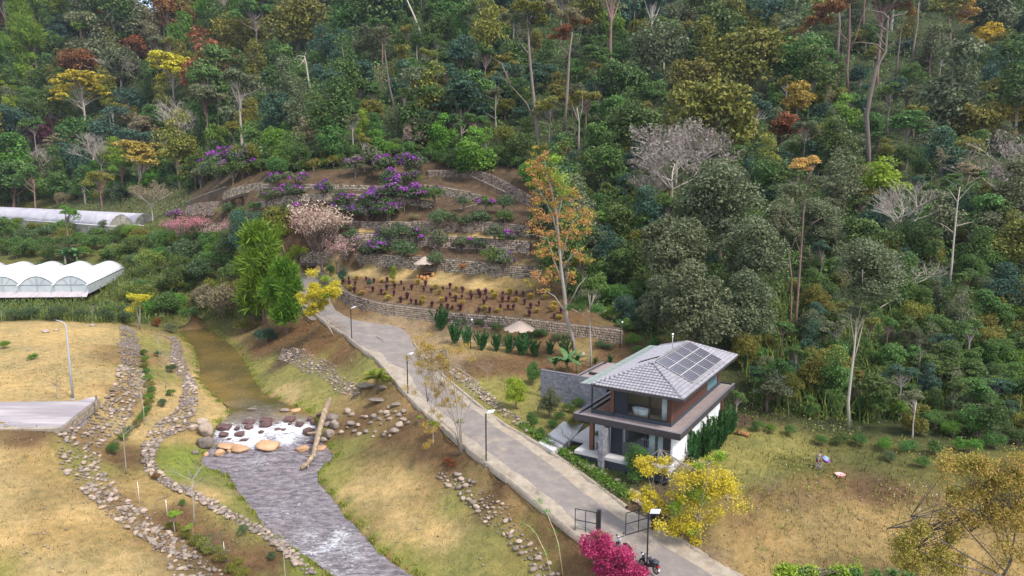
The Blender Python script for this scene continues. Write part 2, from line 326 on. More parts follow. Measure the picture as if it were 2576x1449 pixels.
# house frame: x along its front, y into the plot
HO = np.array([5.57, 59.32]); HA = math.radians(-32.2)
HU = np.array([math.cos(HA), math.sin(HA)]); HW = np.array([-math.sin(HA), math.cos(HA)])
def hw(u, v): return HO+HU*u+HW*v
HOUSEPOLY = np.array([hw(-1, 1), hw(3, -.6), hw(9, -.4), hw(9, 17.5), hw(-2, 17.5)])
PLAT = [np.array([*P(*q, z)[:2]]) for q, z in (((-60, 1012), 7.5), ((232, 996), 7.5), ((245, 1003), 7.5), ((152, 1076), 7.0), ((150, 1079), 7.0), ((-60, 1076), 7.0))]
# ---------------------------------------------------------------- ground mesh
gx = np.concatenate([np.arange(-330, -78, 5), np.arange(-78, 46, .8), np.arange(46, 330, 5)])
gy = np.concatenate([np.arange(24, 40, 2), np.arange(40, 172, .8), np.arange(172, 500, 5)])
GX, GY = np.meshgrid(gx, gy); gxy = np.stack([GX.ravel(), GY.ravel()], 1)
gz = H(gxy)
rng = np.random.default_rng(5)
gz = gz+np.where(gxy[:, 1] > 172, 0, rng.normal(0, .035, len(gz)))
inr = inpoly(gxy, ROADPOLY); gz[inr] -= .22
inw = inpoly(gxy, WATERPOLY); gz[inw] -= .15
inh = inpoly(gxy, HOUSEPOLY); gz[inh] = np.minimum(gz[inh], 5.7)
# zones: colours of the ground itself, laid out on measured places
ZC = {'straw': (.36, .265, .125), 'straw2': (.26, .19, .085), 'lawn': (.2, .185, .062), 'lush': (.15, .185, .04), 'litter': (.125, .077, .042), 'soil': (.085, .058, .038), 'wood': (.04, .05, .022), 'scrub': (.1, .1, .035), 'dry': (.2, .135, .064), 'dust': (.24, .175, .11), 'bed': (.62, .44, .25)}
ZP = [(0, 830, 'straw'), (150, 830, 'straw'), (250, 850, 'straw'), (0, 900, 'straw'), (120, 900, 'straw'), (250, 940, 'straw'), (100, 970, 'straw'), (240, 1000, 'straw'), (60, 1110, 'litter'), (0, 1150, 'straw'), (100, 1160, 'straw2'), (0, 1250, 'straw'), (120, 1250, 'straw2'), (200, 1290, 'straw'), (0, 1350, 'straw'), (120, 1340, 'straw2'), (260, 1350, 'straw2'), (100, 1420, 'straw'), (300, 1430, 'straw'), (0, 1445, 'lawn'),
      (330, 900, 'dry'), (310, 1000, 'dry'), (220, 1110, 'dry'), (200, 1160, 'lawn'), (300, 1260, 'dry'), (420, 1370, 'dry'),
      (390, 870, 'lawn'), (400, 940, 'lawn'), (410, 1020, 'straw'), (360, 1080, 'straw'), (330, 1150, 'litter'), (340, 1220, 'straw2'), (400, 1260, 'straw2'), (440, 1300, 'litter'), (540, 1360, 'litter'), (620, 1430, 'litter'), (690, 1410, 'litter'),
      (475, 880, 'straw2'), (487, 950, 'straw'), (510, 1020, 'straw'), (545, 1045, 'straw'), (480, 1080, 'straw2'), (450, 1150, 'lush'), (470, 1190, 'lush'), (560, 1220, 'lawn'), (600, 1280, 'lawn'), (520, 1240, 'straw'), (630, 1330, 'lawn'), (760, 1410, 'lush'),
      (650, 930, 'lawn'), (720, 940, 'lawn'), (800, 960, 'lawn'), (720, 990, 'straw'), (800, 1010, 'lawn'), (700, 850, 'litter'), (760, 830, 'litter'), (800, 860, 'litter'), (850, 900, 'litter'), (900, 940, 'lawn'), (950, 980, 'dry'), (1000, 1030, 'dry'), (880, 1000, 'straw2'), (900, 1070, 'litter'), (1000, 1090, 'litter'), (1100, 1110, 'litter'), (1150, 1150, 'litter'), (720, 900, 'soil'), (780, 930, 'lawn'),
      (870, 1130, 'lawn'), (950, 1160, 'straw2'), (850, 1200, 'lawn'), (900, 1230, 'straw'), (980, 1230, 'straw'), (1000, 1300, 'straw'), (1060, 1260, 'straw2'), (1100, 1350, 'straw'), (950, 1310, 'straw2'), (1150, 1260, 'lawn'), (1250, 1350, 'lawn'), (1150, 1420, 'lawn'), (1350, 1430, 'lawn'), (1050, 1410, 'lawn'),
      (1200, 1200, 'dry'), (1280, 1290, 'dry'), (1380, 1370, 'litter'), (1440, 1420, 'litter'), (1250, 1240, 'litter'),
      (1200, 930, 'litter'), (1280, 920, 'litter'), (1220, 980, 'lawn'), (1300, 980, 'lawn'), (1340, 1020, 'lawn'), (1300, 1060, 'lawn'), (1250, 870, 'straw2'), (1150, 870, 'straw2'), (1350, 890, 'litter'), (1450, 890, 'straw2'), (1500, 920, 'litter'), (1540, 885, 'litter'), (1400, 930, 'litter'), (1150, 850, 'dust'), (1060, 850, 'dust'), (1000, 815, 'dust'), (1100, 900, 'dust'),
      (1430, 1170, 'soil'), (1520, 1240, 'soil'), (1600, 1250, 'soil'), (1560, 1200, 'scrub'), (1650, 1280, 'soil'), (1500, 1220, 'scrub'),
      (1850, 1060, 'soil'), (1880, 1100, 'lawn'), (1850, 1150, 'lawn'), (1950, 1120, 'lawn'), (1800, 1200, 'lawn'), (1900, 1180, 'lawn'), (2000, 1170, 'scrub'), (2200, 1150, 'scrub'), (2350, 1170, 'scrub'), (2050, 1230, 'dry'), (2200, 1240, 'litter'), (1950, 1260, 'dry'), (1850, 1300, 'dry'), (1800, 1350, 'straw2'), (2000, 1320, 'straw2'), (2150, 1300, 'straw2'), (2300, 1320, 'straw2'), (1780, 1400, 'dust'), (1900, 1420, 'straw2'), (2100, 1420, 'straw2'), (2300, 1420, 'straw2'), (2550, 1420, 'straw2'), (2500, 1300, 'dry'), (2450, 1200, 'scrub'),
      (800, 678, 'straw'), (900, 688, 'straw'), (1000, 699, 'straw'), (1100, 708, 'straw'), (1200, 718, 'straw'), (1300, 728, 'straw2'), (850, 700, 'lawn'), (890, 702, 'litter'), (960, 712, 'litter'), (1020, 718, 'litter'), (1080, 724, 'litter'), (1140, 730, 'litter'), (1200, 738, 'litter'), (1260, 744, 'litter'), (1320, 748, 'litter'), (950, 730, 'litter'), (1050, 745, 'litter'), (1150, 755, 'litter'), (1250, 770, 'litter'), (1350, 790, 'litter'), (1450, 790, 'litter'), (1350, 740, 'litter'),
      (900, 638, 'soil'), (1000, 641, 'soil'), (1100, 645, 'soil'), (1200, 650, 'soil'), (900, 582, 'straw'), (1000, 588, 'straw'), (1100, 594, 'straw'), (1200, 600, 'straw'), (1290, 608, 'straw'), (900, 545, 'soil'), (1000, 545, 'soil'), (1100, 540, 'dry'), (1200, 545, 'dry'), (850, 520, 'soil'), (1200, 530, 'soil'), (650, 500, 'soil'), (800, 496, 'soil'), (550, 500, 'soil'), (1150, 458, 'soil'), (1200, 478, 'soil'), (1280, 510, 'soil'), (700, 560, 'soil'), (560, 560, 'soil'), (600, 530, 'soil'),
      (100, 790, 'scrub'), (0, 790, 'scrub'), (300, 780, 'scrub'), (400, 790, 'scrub'), (350, 700, 'scrub'), (450, 700, 'scrub'), (550, 700, 'scrub'), (300, 600, 'scrub'), (400, 600, 'scrub'), (100, 620, 'scrub'), (600, 800, 'scrub'), (650, 780, 'litter'), (100, 480, 'scrub'), (300, 480, 'scrub'), (100, 400, 'wood'), (400, 400, 'wood'), (650, 400, 'wood'), (850, 420, 'wood'), (1000, 400, 'wood'), (1200, 400, 'wood'), (1400, 450, 'wood'), (1400, 600, 'wood'), (1500, 700, 'wood'), (1550, 800, 'scrub'), (1650, 830, 'scrub'), (1700, 750, 'wood'), (1900, 900, 'wood'), (1900, 1030, 'wood'), (2100, 1060, 'wood'), (2300, 1060, 'wood'), (2500, 1060, 'wood'), (2200, 800, 'wood'), (2500, 800, 'wood'), (1800, 500, 'wood'), (2300, 500, 'wood'), (1300, 200, 'wood'), (500, 200, 'wood'), (2200, 200, 'wood'), (100, 200, 'wood')]
zxy = np.array([hit(x, y)[:2] for x, y, _ in ZP]); zcol = np.array([ZC[k] for _, _, k in ZP])
def zone(xy):
    xy = np.asarray(xy)[:, :2]; out = np.empty((len(xy), 3))
    for i in range(0, len(xy), 8000):
        q = xy[i:i+8000]
        d = (q[:, None, 0]-zxy[None, :, 0])**2+(q[:, None, 1]-zxy[None, :, 1])**2
        wt = 1/(d+.6)**2.2; out[i:i+8000] = (wt@zcol)/wt.sum(1)[:, None]
    return out
gcol = zone(gxy)
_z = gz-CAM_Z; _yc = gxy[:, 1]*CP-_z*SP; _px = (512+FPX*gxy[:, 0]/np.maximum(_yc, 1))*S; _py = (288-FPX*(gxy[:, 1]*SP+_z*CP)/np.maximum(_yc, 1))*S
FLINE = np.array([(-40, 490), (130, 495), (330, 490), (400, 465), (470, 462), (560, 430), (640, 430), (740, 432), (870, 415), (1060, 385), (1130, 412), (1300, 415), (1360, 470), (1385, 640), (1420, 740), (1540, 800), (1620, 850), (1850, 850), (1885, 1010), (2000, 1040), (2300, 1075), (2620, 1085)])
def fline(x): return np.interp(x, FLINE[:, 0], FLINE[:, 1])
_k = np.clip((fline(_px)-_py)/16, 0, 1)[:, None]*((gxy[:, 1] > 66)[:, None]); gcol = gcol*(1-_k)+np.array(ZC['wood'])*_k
_t = inpoly(np.column_stack([_px, _py]), [(470, 470), (560, 440), (870, 425), (1060, 395), (1140, 420), (1310, 425), (1400, 520), (1400, 660), (1300, 664), (1019, 640), (830, 636), (760, 640), (620, 600), (470, 560)]) & (gxy[:, 1] > 100)
_s = inpoly(np.column_stack([_px, _py]), [(850, 575), (980, 581), (1219, 594), (1340, 604), (1340, 612), (1219, 602), (980, 589), (850, 584)]); gcol[_t & ~_s] = np.array(ZC['soil'])*np.random.default_rng(4).uniform(.75, 1.3, ((_t & ~_s).sum(), 1))
bedc = np.array(ZC['bed']); gcol[inw] = np.array((.16, .1, .05))
# lush green rim along the water
ed = np.concatenate([SL, SR])
for i in range(0, len(gxy), 8000):
    q = gxy[i:i+8000]; sel = (q[:, 1] < 125) & (q[:, 0] > -62) & (q[:, 0] < 6)
    if sel.any():
        d = np.sqrt(((q[sel][:, None]-ed[None, :, :2])**2).sum(2)).min(1)
        k = np.clip(1.35-d, 0, 1)[:, None]*(~inw[i:i+8000][sel])[:, None]
        gcol[i:i+8000][sel] = gcol[i:i+8000][sel]*(1-k)+np.array(ZC['lush'])*k
nx, ny = len(gx), len(gy)
idx = np.arange(nx*ny).reshape(ny, nx)
gf = np.stack([idx[:-1, :-1], idx[:-1, 1:], idx[1:, 1:], idx[1:, :-1]], -1).reshape(-1, 4)
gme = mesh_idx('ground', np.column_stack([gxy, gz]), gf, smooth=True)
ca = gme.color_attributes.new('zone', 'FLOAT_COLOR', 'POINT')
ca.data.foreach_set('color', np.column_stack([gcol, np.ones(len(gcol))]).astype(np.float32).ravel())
def ground_material():
    m, n, b, N, Lk = newmat('ground_cover')
    at = N('ShaderNodeAttribute'); at.attribute_name = 'zone'
    t = N('ShaderNodeTexCoord')
    def noise(sc, det=6, rough=.6, stretch=None):
        z = N('ShaderNodeTexNoise'); z.inputs['Scale'].default_value = sc; z.inputs['Detail'].default_value = det; z.inputs['Roughness'].default_value = rough
        if stretch:
            mp = N('ShaderNodeMapping'); mp.inputs['Scale'].default_value = stretch; Lk(t.outputs['Object'], mp.inputs[0]); Lk(mp.outputs[0], z.inputs['Vector'])
        else: Lk(t.outputs['Object'], z.inputs['Vector'])
        return z.outputs[0]
    def ramp(s, a, b_, c1, c2):
        r = N('ShaderNodeValToRGB'); r.color_ramp.elements[0].position = a; r.color_ramp.elements[1].position = b_
        r.color_ramp.elements[0].color = (*c1, 1); r.color_ramp.elements[1].color = (*c2, 1); Lk(s, r.inputs[0]); return r.outputs[0]
    def mixc(mode, f, a, bb):
        x = N('ShaderNodeMixRGB'); x.blend_type = mode
        if isinstance(f, float): x.inputs[0].default_value = f
        else: Lk(f, x.inputs[0])
        Lk(a, x.inputs[1]); Lk(bb, x.inputs[2]); return x.outputs[0]
    big = ramp(noise(.16, 5), .35, .65, (.82, .86, .9), (1.16, 1.1, 1.05))
    mid = ramp(noise(1.3, 6, .7), .3, .7, (.62, .66, .6), (1.3, 1.24, 1.2))
    fine = ramp(noise(14., 4, .75, (1, 1, .5)), .3, .7, (.55, .55, .52), (1.45, 1.42, 1.4))
    c = mixc('MULTIPLY', 1., at.outputs['Color'], big); c = mixc('MULTIPLY', 1., c, mid); c = mixc('MULTIPLY', .85, c, fine)
    # bare pale patches and greener patches
    pale = N('ShaderNodeRGB'); pale.outputs[0].default_value = (.4, .3, .17, 1)
    pm = ramp(noise(.55, 7, .72), .6, .7, (0, 0, 0), (.55, .55, .55)); 
    br = N('ShaderNodeSeparateColor'); Lk(at.outputs['Color'], br.inputs[0])
    th = N('ShaderNodeMapRange'); th.inputs[1].default_value = .2; th.inputs[2].default_value = .32; Lk(br.outputs[0], th.inputs[0])
    mm = N('ShaderNodeMath'); mm.operation = 'MULTIPLY'; Lk(pm, mm.inputs[0]); Lk(th.outputs[0], mm.inputs[1])
    c = mixc('MIX', mm.outputs[0], c, pale.outputs[0])
    grn = N('ShaderNodeRGB'); grn.outputs[0].default_value = (.15, .16, .045, 1)
    gm = ramp(noise(.38, 6, .7, (1.3, .8, 1)), .58, .74, (0, 0, 0), (.6, .6, .6))
    c = mixc('MIX', gm, c, mixc('MULTIPLY', .8, grn.outputs[0], fine))
    Lk(c, b.inputs['Base Color']); b.inputs['Roughness'].default_value = .95; b.inputs['Specular IOR Level'].default_value = .1
    bp = N('ShaderNodeBump'); bp.inputs['Strength'].default_value = .9; bp.inputs['Distance'].default_value = .12
    Lk(noise(9, 5, .75), bp.inputs['Height']); Lk(bp.outputs[0], b.inputs['Normal'])
    return m
M_ground = ground_material()
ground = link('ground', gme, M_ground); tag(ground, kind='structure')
# ---------------------------------------------------------------- sheets laid on the ground
def drape(poly, spacing=.9, off=0., zf=None):
    """flat sheet inside an outline, following the ground"""
    poly = np.asarray(poly)[:, :2]
    lo, hi = poly.min(0), poly.max(0)
    g = np.stack(np.meshgrid(np.arange(lo[0], hi[0], spacing), np.arange(lo[1], hi[1], spacing)), -1).reshape(-1, 2)
    g = g+rng.normal(0, .04, g.shape); g = g[inpoly(g, poly)]
    co = [Vector(p) for p in poly]+[Vector(p) for p in g]; n = len(poly)
    v, e, f, *_ = mgeo.delaunay_2d_cdt(co, [(i, (i+1) % n) for i in range(n)], [], 1, 1e-4)
    v = np.array([(q.x, q.y) for q in v]); z = (H(v) if zf is None else zf(v))+off
    me = bpy.data.meshes.new('sheet'); me.from_pydata(np.column_stack([v, z]).tolist(), [], [list(t) for t in f]); 
    me.polygons.foreach_set('use_smooth', np.ones(len(me.polygons), bool)); me.update(); return me
def world_line(pts, step=1.0): return smooth_line([hit(x, y) for x, y in pts], step)
M_asphalt = mat('worn_asphalt', (.15, .13, .12), (.235, .2, .172), .9, .9, .3, c3=(.18, .155, .143), detail=10)
M_conc = mat('weathered_concrete', (.2, .165, .13), (.35, .295, .235), 1.3, .92, .35, c3=(.28, .235, .185), detail=10)
def stains(m, col, scale, a, b_):
    n = m.node_tree; N = n.nodes.new; b = n.nodes['Principled BSDF']; old = b.inputs['Base Color'].links[0].from_socket
    t = N('ShaderNodeTexCoord'); z = N('ShaderNodeTexNoise'); z.inputs['Scale'].default_value = scale; z.inputs['Detail'].default_value = 8; z.inputs['Roughness'].default_value = .75
    r = N('ShaderNodeValToRGB'); r.color_ramp.elements[0].position = a; r.color_ramp.elements[1].position = b_
    x = N('ShaderNodeMixRGB'); x.inputs[2].default_value = (*col, 1)
    n.links.new(t.outputs['Object'], z.inputs['Vector']); n.links.new(z.outputs[0], r.inputs[0]); n.links.new(r.outputs[0], x.inputs[0]); n.links.new(old, x.inputs[1]); n.links.new(x.outputs[0], b.inputs['Base Color'])
stains(M_asphalt, (.3, .24, .18), .4, .55, .72); stains(M_asphalt, (.5, .46, .42), .7, .66, .72); stains(M_asphalt, (.09, .08, .08), 1.9, .64, .7)
stains(M_conc, (.36, .25, .14), .6, .55, .7); stains(M_conc, (.1, .085, .065), 2.2, .62, .7)
def road_lines():
    k = len(ROAD); a = np.linspace(0, 1, 90)
    ii = a*(k-1)
    def at(side, t):
        return P(*np.array([np.interp(t, np.arange(k), [q[side][j] for q in ROAD]) for j in (0, 1)]), np.interp(t, np.arange(k), [q[2] for q in ROAD]))
    return smooth_line([at(0, t) for t in ii], .8), smooth_line([at(1, t) for t in ii], .8)
Lp = np.array([P(*l, z) for l, r, z in ROAD]); Rp = np.array([P(*r, z) for l, r, z in ROAD])
lf = np.interp(np.arange(len(ROAD)), [0, 4, 6, 8, 10, 14, 17, 20], [.0, .03, .12, .2, .25, .24, .16, .1])[:, None]
rf = np.interp(np.arange(len(ROAD)), [0, 7, 9, 10, 12, 15, 17, 20], [.0, .0, .05, .12, .18, .24, .26, .22])[:, None]
wob = np.random.default_rng(3).normal(0, .045, (len(ROAD), 1))
A1 = smooth_line(Lp+(Rp-Lp)*(lf+wob*(lf > .05)), .9); A2 = smooth_line(Rp-(Rp-Lp)*(rf+wob*(rf > .05)), .9)
tag(link('road', drape(np.concatenate([A1, A2[::-1]]), .9, .03), M_asphalt), kind='structure')
i0 = 4; E1 = smooth_line(Lp[i0:], .9); E2 = smooth_line((Lp+(Rp-Lp)*(lf+wob*(lf > .05)))[i0:], .9)
tag(link('concrete_shoulder', drape(np.concatenate([E1, E2[::-1]]), .9, .026), M_conc), kind='structure')
i0 = 8; E1 = smooth_line(Rp[i0:], .9); E2 = smooth_line((Rp-(Rp-Lp)*(rf+wob*(rf > .05)))[i0:], .9)
tag(link('concrete_shoulder', drape(np.concatenate([E1, E2[::-1]]), .9, .026), M_conc), kind='structure')
def kerb(line, wd, hgt, below, side, name, m):
    """low wall along a line, its own steps and unevenness"""
    line = np.asarray(line); d = np.gradient(line[:, :2], axis=0); d /= np.linalg.norm(d, axis=1)[:, None]; nr = np.stack([-d[:, 1], d[:, 0]], 1)*side
    r = random.Random(4); b = MB(); V = []; F = []
    for i, p in enumerate(line):
        q = p[:2]+nr[i]*wd; h = hgt+r.uniform(-.015, .015); j = r.uniform(-.02, .02)
        V += [(p[0], p[1], p[2]-below), (p[0]+nr[i][0]*j, p[1]+nr[i][1]*j, p[2]+h), (q[0], q[1], p[2]+h), (q[0], q[1], p[2]-below-.35)]
    for i in range(len(line)-1):
        for k in range(3): F.append((i*4+k, i*4+4+k, i*4+5+k, i*4+1+k))
    o = link(name, mesh_idx(name, V, F), m); return tag(o, kind='structure')
KR = smooth_line(Rp[8:18], .7); kerb(KR, .28, .26, .3, 1, 'kerb', M_conc)
KR2 = smooth_line(Rp[18:], .7); kerb(KR2, .28, .2, .3, 1, 'kerb', M_conc)
KL = smooth_line(Lp[2:], .7); kerb(KL, .16, .07, .2, -1, 'kerb', M_conc)
# ---------------------------------------------------------------- water
WC = np.concatenate([SL, SR]); 
def wz(xy):
    d = ((np.asarray(xy)[:, None, :2]-WC[None, :, :2])**2).sum(2); k = 1/(d+.05)**1.5
    return (k@WC[:, 2])/k.sum(1)
def water_material():
    m, n, b, N, Lk = newmat('stream_water')
    t = N('ShaderNodeTexCoord'); mp = N('ShaderNodeMapping'); mp.inputs['Rotation'].default_value = (0, 0, -.35); mp.inputs['Scale'].default_value = (.6, 1.5, 1)
    at = N('ShaderNodeAttribute'); at.attribute_name = 'flow'
    z = N('ShaderNodeTexNoise'); z.inputs['Scale'].default_value = 1.5; z.inputs['Detail'].default_value = 7; z.inputs['Roughness'].default_value = .68; z.inputs['Distortion'].default_value = 1.1
    Lk(t.outputs['Object'], mp.inputs[0]); Lk(mp.outputs[0], z.inputs['Vector'])
    bp = N('ShaderNodeBump'); bp.inputs['Distance'].default_value = .55; Lk(z.outputs[0], bp.inputs['Height'])
    ms = N('ShaderNodeMath'); ms.operation = 'MULTIPLY_ADD'; ms.inputs[1].default_value = .85; ms.inputs[2].default_value = .03; Lk(at.outputs['Fac'], ms.inputs[0]); Lk(ms.outputs[0], bp.inputs['Strength'])
    Lk(bp.outputs[0], b.inputs['Normal'])
    # silty pool, pebbly run with the sky's reflection put into its mauve-grey
    z2 = N('ShaderNodeTexNoise'); z2.inputs['Scale'].default_value = .16; z2.inputs['Detail'].default_value = 5; Lk(t.outputs['Object'], z2.inputs['Vector'])
    r1 = N('ShaderNodeValToRGB'); r1.color_ramp.elements[0].color = (.07, .056, .016, 1); r1.color_ramp.elements[1].color = (.17, .11, .025, 1); r1.color_ramp.elements[0].position = .4; r1.color_ramp.elements[1].position = .7; Lk(z2.outputs[0], r1.inputs[0])
    v = N('ShaderNodeTexNoise'); v.inputs['Scale'].default_value = 1.7; v.inputs['Detail'].default_value = 7; v.inputs['Roughness'].default_value = .7; Lk(mp.outputs[0], v.inputs['Vector'])
    r2 = N('ShaderNodeValToRGB'); r2.color_ramp.elements[0].color = (.11, .095, .105, 1); r2.color_ramp.elements[1].color = (.32, .275, .3, 1); r2.color_ramp.elements[0].position = .38; r2.color_ramp.elements[1].position = .66; Lk(v.outputs[0], r2.inputs[0])
    mx = N('ShaderNodeMixRGB'); Lk(at.outputs['Fac'], mx.inputs[0]); Lk(r1.outputs[0], mx.inputs[1]); Lk(r2.outputs[0], mx.inputs[2])
    # foam where the bed breaks the flow
    fo = N('ShaderNodeAttribute'); fo.attribute_name = 'foam'
    fz = N('ShaderNodeTexNoise'); fz.inputs['Scale'].default_value = 2.6; fz.inputs['Detail'].default_value = 9; fz.inputs['Roughness'].default_value = .72; fz.inputs['Distortion'].default_value = 1.4; Lk(mp.outputs[0], fz.inputs['Vector'])
    su = N('ShaderNodeMath'); su.operation = 'MULTIPLY_ADD'; su.inputs[1].default_value = .42; Lk(fo.outputs['Fac'], su.inputs[0]); Lk(fz.outputs[0], su.inputs[2])
    fr = N('ShaderNodeValToRGB'); fr.color_ramp.elements[0].position = .6; fr.color_ramp.elements[1].position = .8; Lk(su.outputs[0], fr.inputs[0])
    m2 = N('ShaderNodeMixRGB'); m2.inputs[2].default_value = (.78, .8, .84, 1); Lk(fr.outputs[0], m2.inputs[0]); Lk(mx.outputs[0], m2.inputs[1])
    Lk(m2.outputs[0], b.inputs['Base Color'])
    mr = N('ShaderNodeMapRange'); mr.inputs[3].default_value = .08; mr.inputs[4].default_value = .8; Lk(fr.outputs[0], mr.inputs[0]); Lk(mr.outputs[0], b.inputs['Roughness'])
    b.inputs['Specular IOR Level'].default_value = .5; b.inputs['IOR'].default_value = 1.33
    return m
wm = drape(WATERPOLY, .5, 0, wz)
wv = np.empty(len(wm.vertices)*3, np.float32); wm.vertices.foreach_get('co', wv); wv = wv.reshape(-1, 3)
FALLS = [(650, 1085, 1.9, 1.), (600, 1095, 1.7, 1.), (710, 1080, 1.8, 1.), (760, 1080, 1.5, 1.), (570, 1085, 1.3, 1.), (640, 1110, 1.6, .95), (720, 1105, 1.5, .9), (600, 1120, 1.4, .8), (640, 1068, 1., .45),
         (860, 1345, 1.1, .5), (840, 1370, 1.2, .48), (800, 1385, 1.1, .4), (880, 1380, 1.0, .42), (900, 1400, 1.0, .35), (770, 1350, 1.2, .33), (800, 1420, 1.2, .3), (650, 1160, 1.4, .3), (720, 1290, 1.6, .2), (860, 1430, 1.5, .28)]
fx = np.zeros(len(wv))
for x, y, r, k in FALLS:
    c = P(x, y, np.interp(y, [1060, 1130, 1449], [3.3, 2.3, .4]))
    fx = np.maximum(fx, k*np.exp(-((wv[:, 0]-c[0])**2+(wv[:, 1]-c[1])**2)/r**2))
flow = np.clip((3.62-wv[:, 2])/.7, 0, 1); fx = np.clip(fx*.74+flow*.05, 0, 1)  # low foam value all along the run paints in ripple highlights
wv[:, 2] += np.random.default_rng(8).normal(0, .03, len(wv))*flow
wm.vertices.foreach_set('co', wv.ravel())
for nm, a in (('foam', fx), ('flow', flow)):
    at = wm.attributes.new(nm, 'FLOAT', 'POINT'); at.data.foreach_set('value', a.astype(np.float32))
M_water = water_material()
tag(link('stream', wm, M_water), kind='structure')
# ---------------------------------------------------------------- dry-stone retaining walls
M_joint = mat('dark_brown_mortar', (.06, .046, .036), (.11, .085, .066), 2.5, .95, .3)  # mortar and dirt colour of the wall backing
def stone_material(name, cols):
    m = leafmat(name, cols, .22, .015, 0., .9, .15)
    return m
M_wstone = stone_material('split_field_stone', [(.08, .063, .052), (.24, .185, .138), (.34, .275, .215), (.165, .135, .118), (.42, .345, .27)])
def stone_meshes(n, name, sx, sy, dz, seed=1):
    """pillow-faced stones lying in the x-z plane, proud along -y"""
    r = random.Random(seed); out = []
    for k in range(n):
        b = MB(); j = lambda a: r.uniform(-a, a)
        o = [(-sx+j(.2*sx), 0, -sy+j(.2*sy)), (sx+j(.2*sx), 0, -sy+j(.2*sy)), (sx+j(.2*sx), 0, sy+j(.2*sy)), (-sx+j(.2*sx), 0, sy+j(.2*sy))]
        i = [(x*.68+j(.1*sx), -dz*r.uniform(.75, 1.25), z*.66+j(.1*sy)) for x, y, z in o]
        base = 0; b.v = o+i; b.f = [(4, 5, 6, 7), (0, 1, 5, 4), (1, 2, 6, 5), (2, 3, 7, 6), (3, 0, 4, 7)]; b.sm = [False]*5
        me = b.mesh(name); me.materials.append(M_wstone); out.append(me)
    return out
STONES = stone_meshes(6, 'stone', .15, .13, .11)
LABELS_W = {
 'road_wall': 'curved leaning stone retaining wall along the upper bend of the driveway', 'garden_wall': 'low stone retaining wall behind the juniper row and lower thatched parasol',
 'terrace_one': 'lowest stone terrace wall above the grassy path with the thatched table', 'terrace_two': 'second stone terrace wall up from the grassy path, half hidden by shrubs',
 'terrace_three': 'third stone terrace wall up, topped by the ramp with shrubs', 'terrace_four': 'fourth stone terrace wall up, under the level black railing',
 'terrace_five': 'stone wall behind the level black railing at the top left of the terraces', 'curved_wall': 'curving stone wall halfway down under the upper right terrace wall',
 'upper_wall': 'topmost stone wall at the right, running down beside the sloping black railing', 'flank_wall': 'stone wall at the left end of the terraces behind the pink trees'}
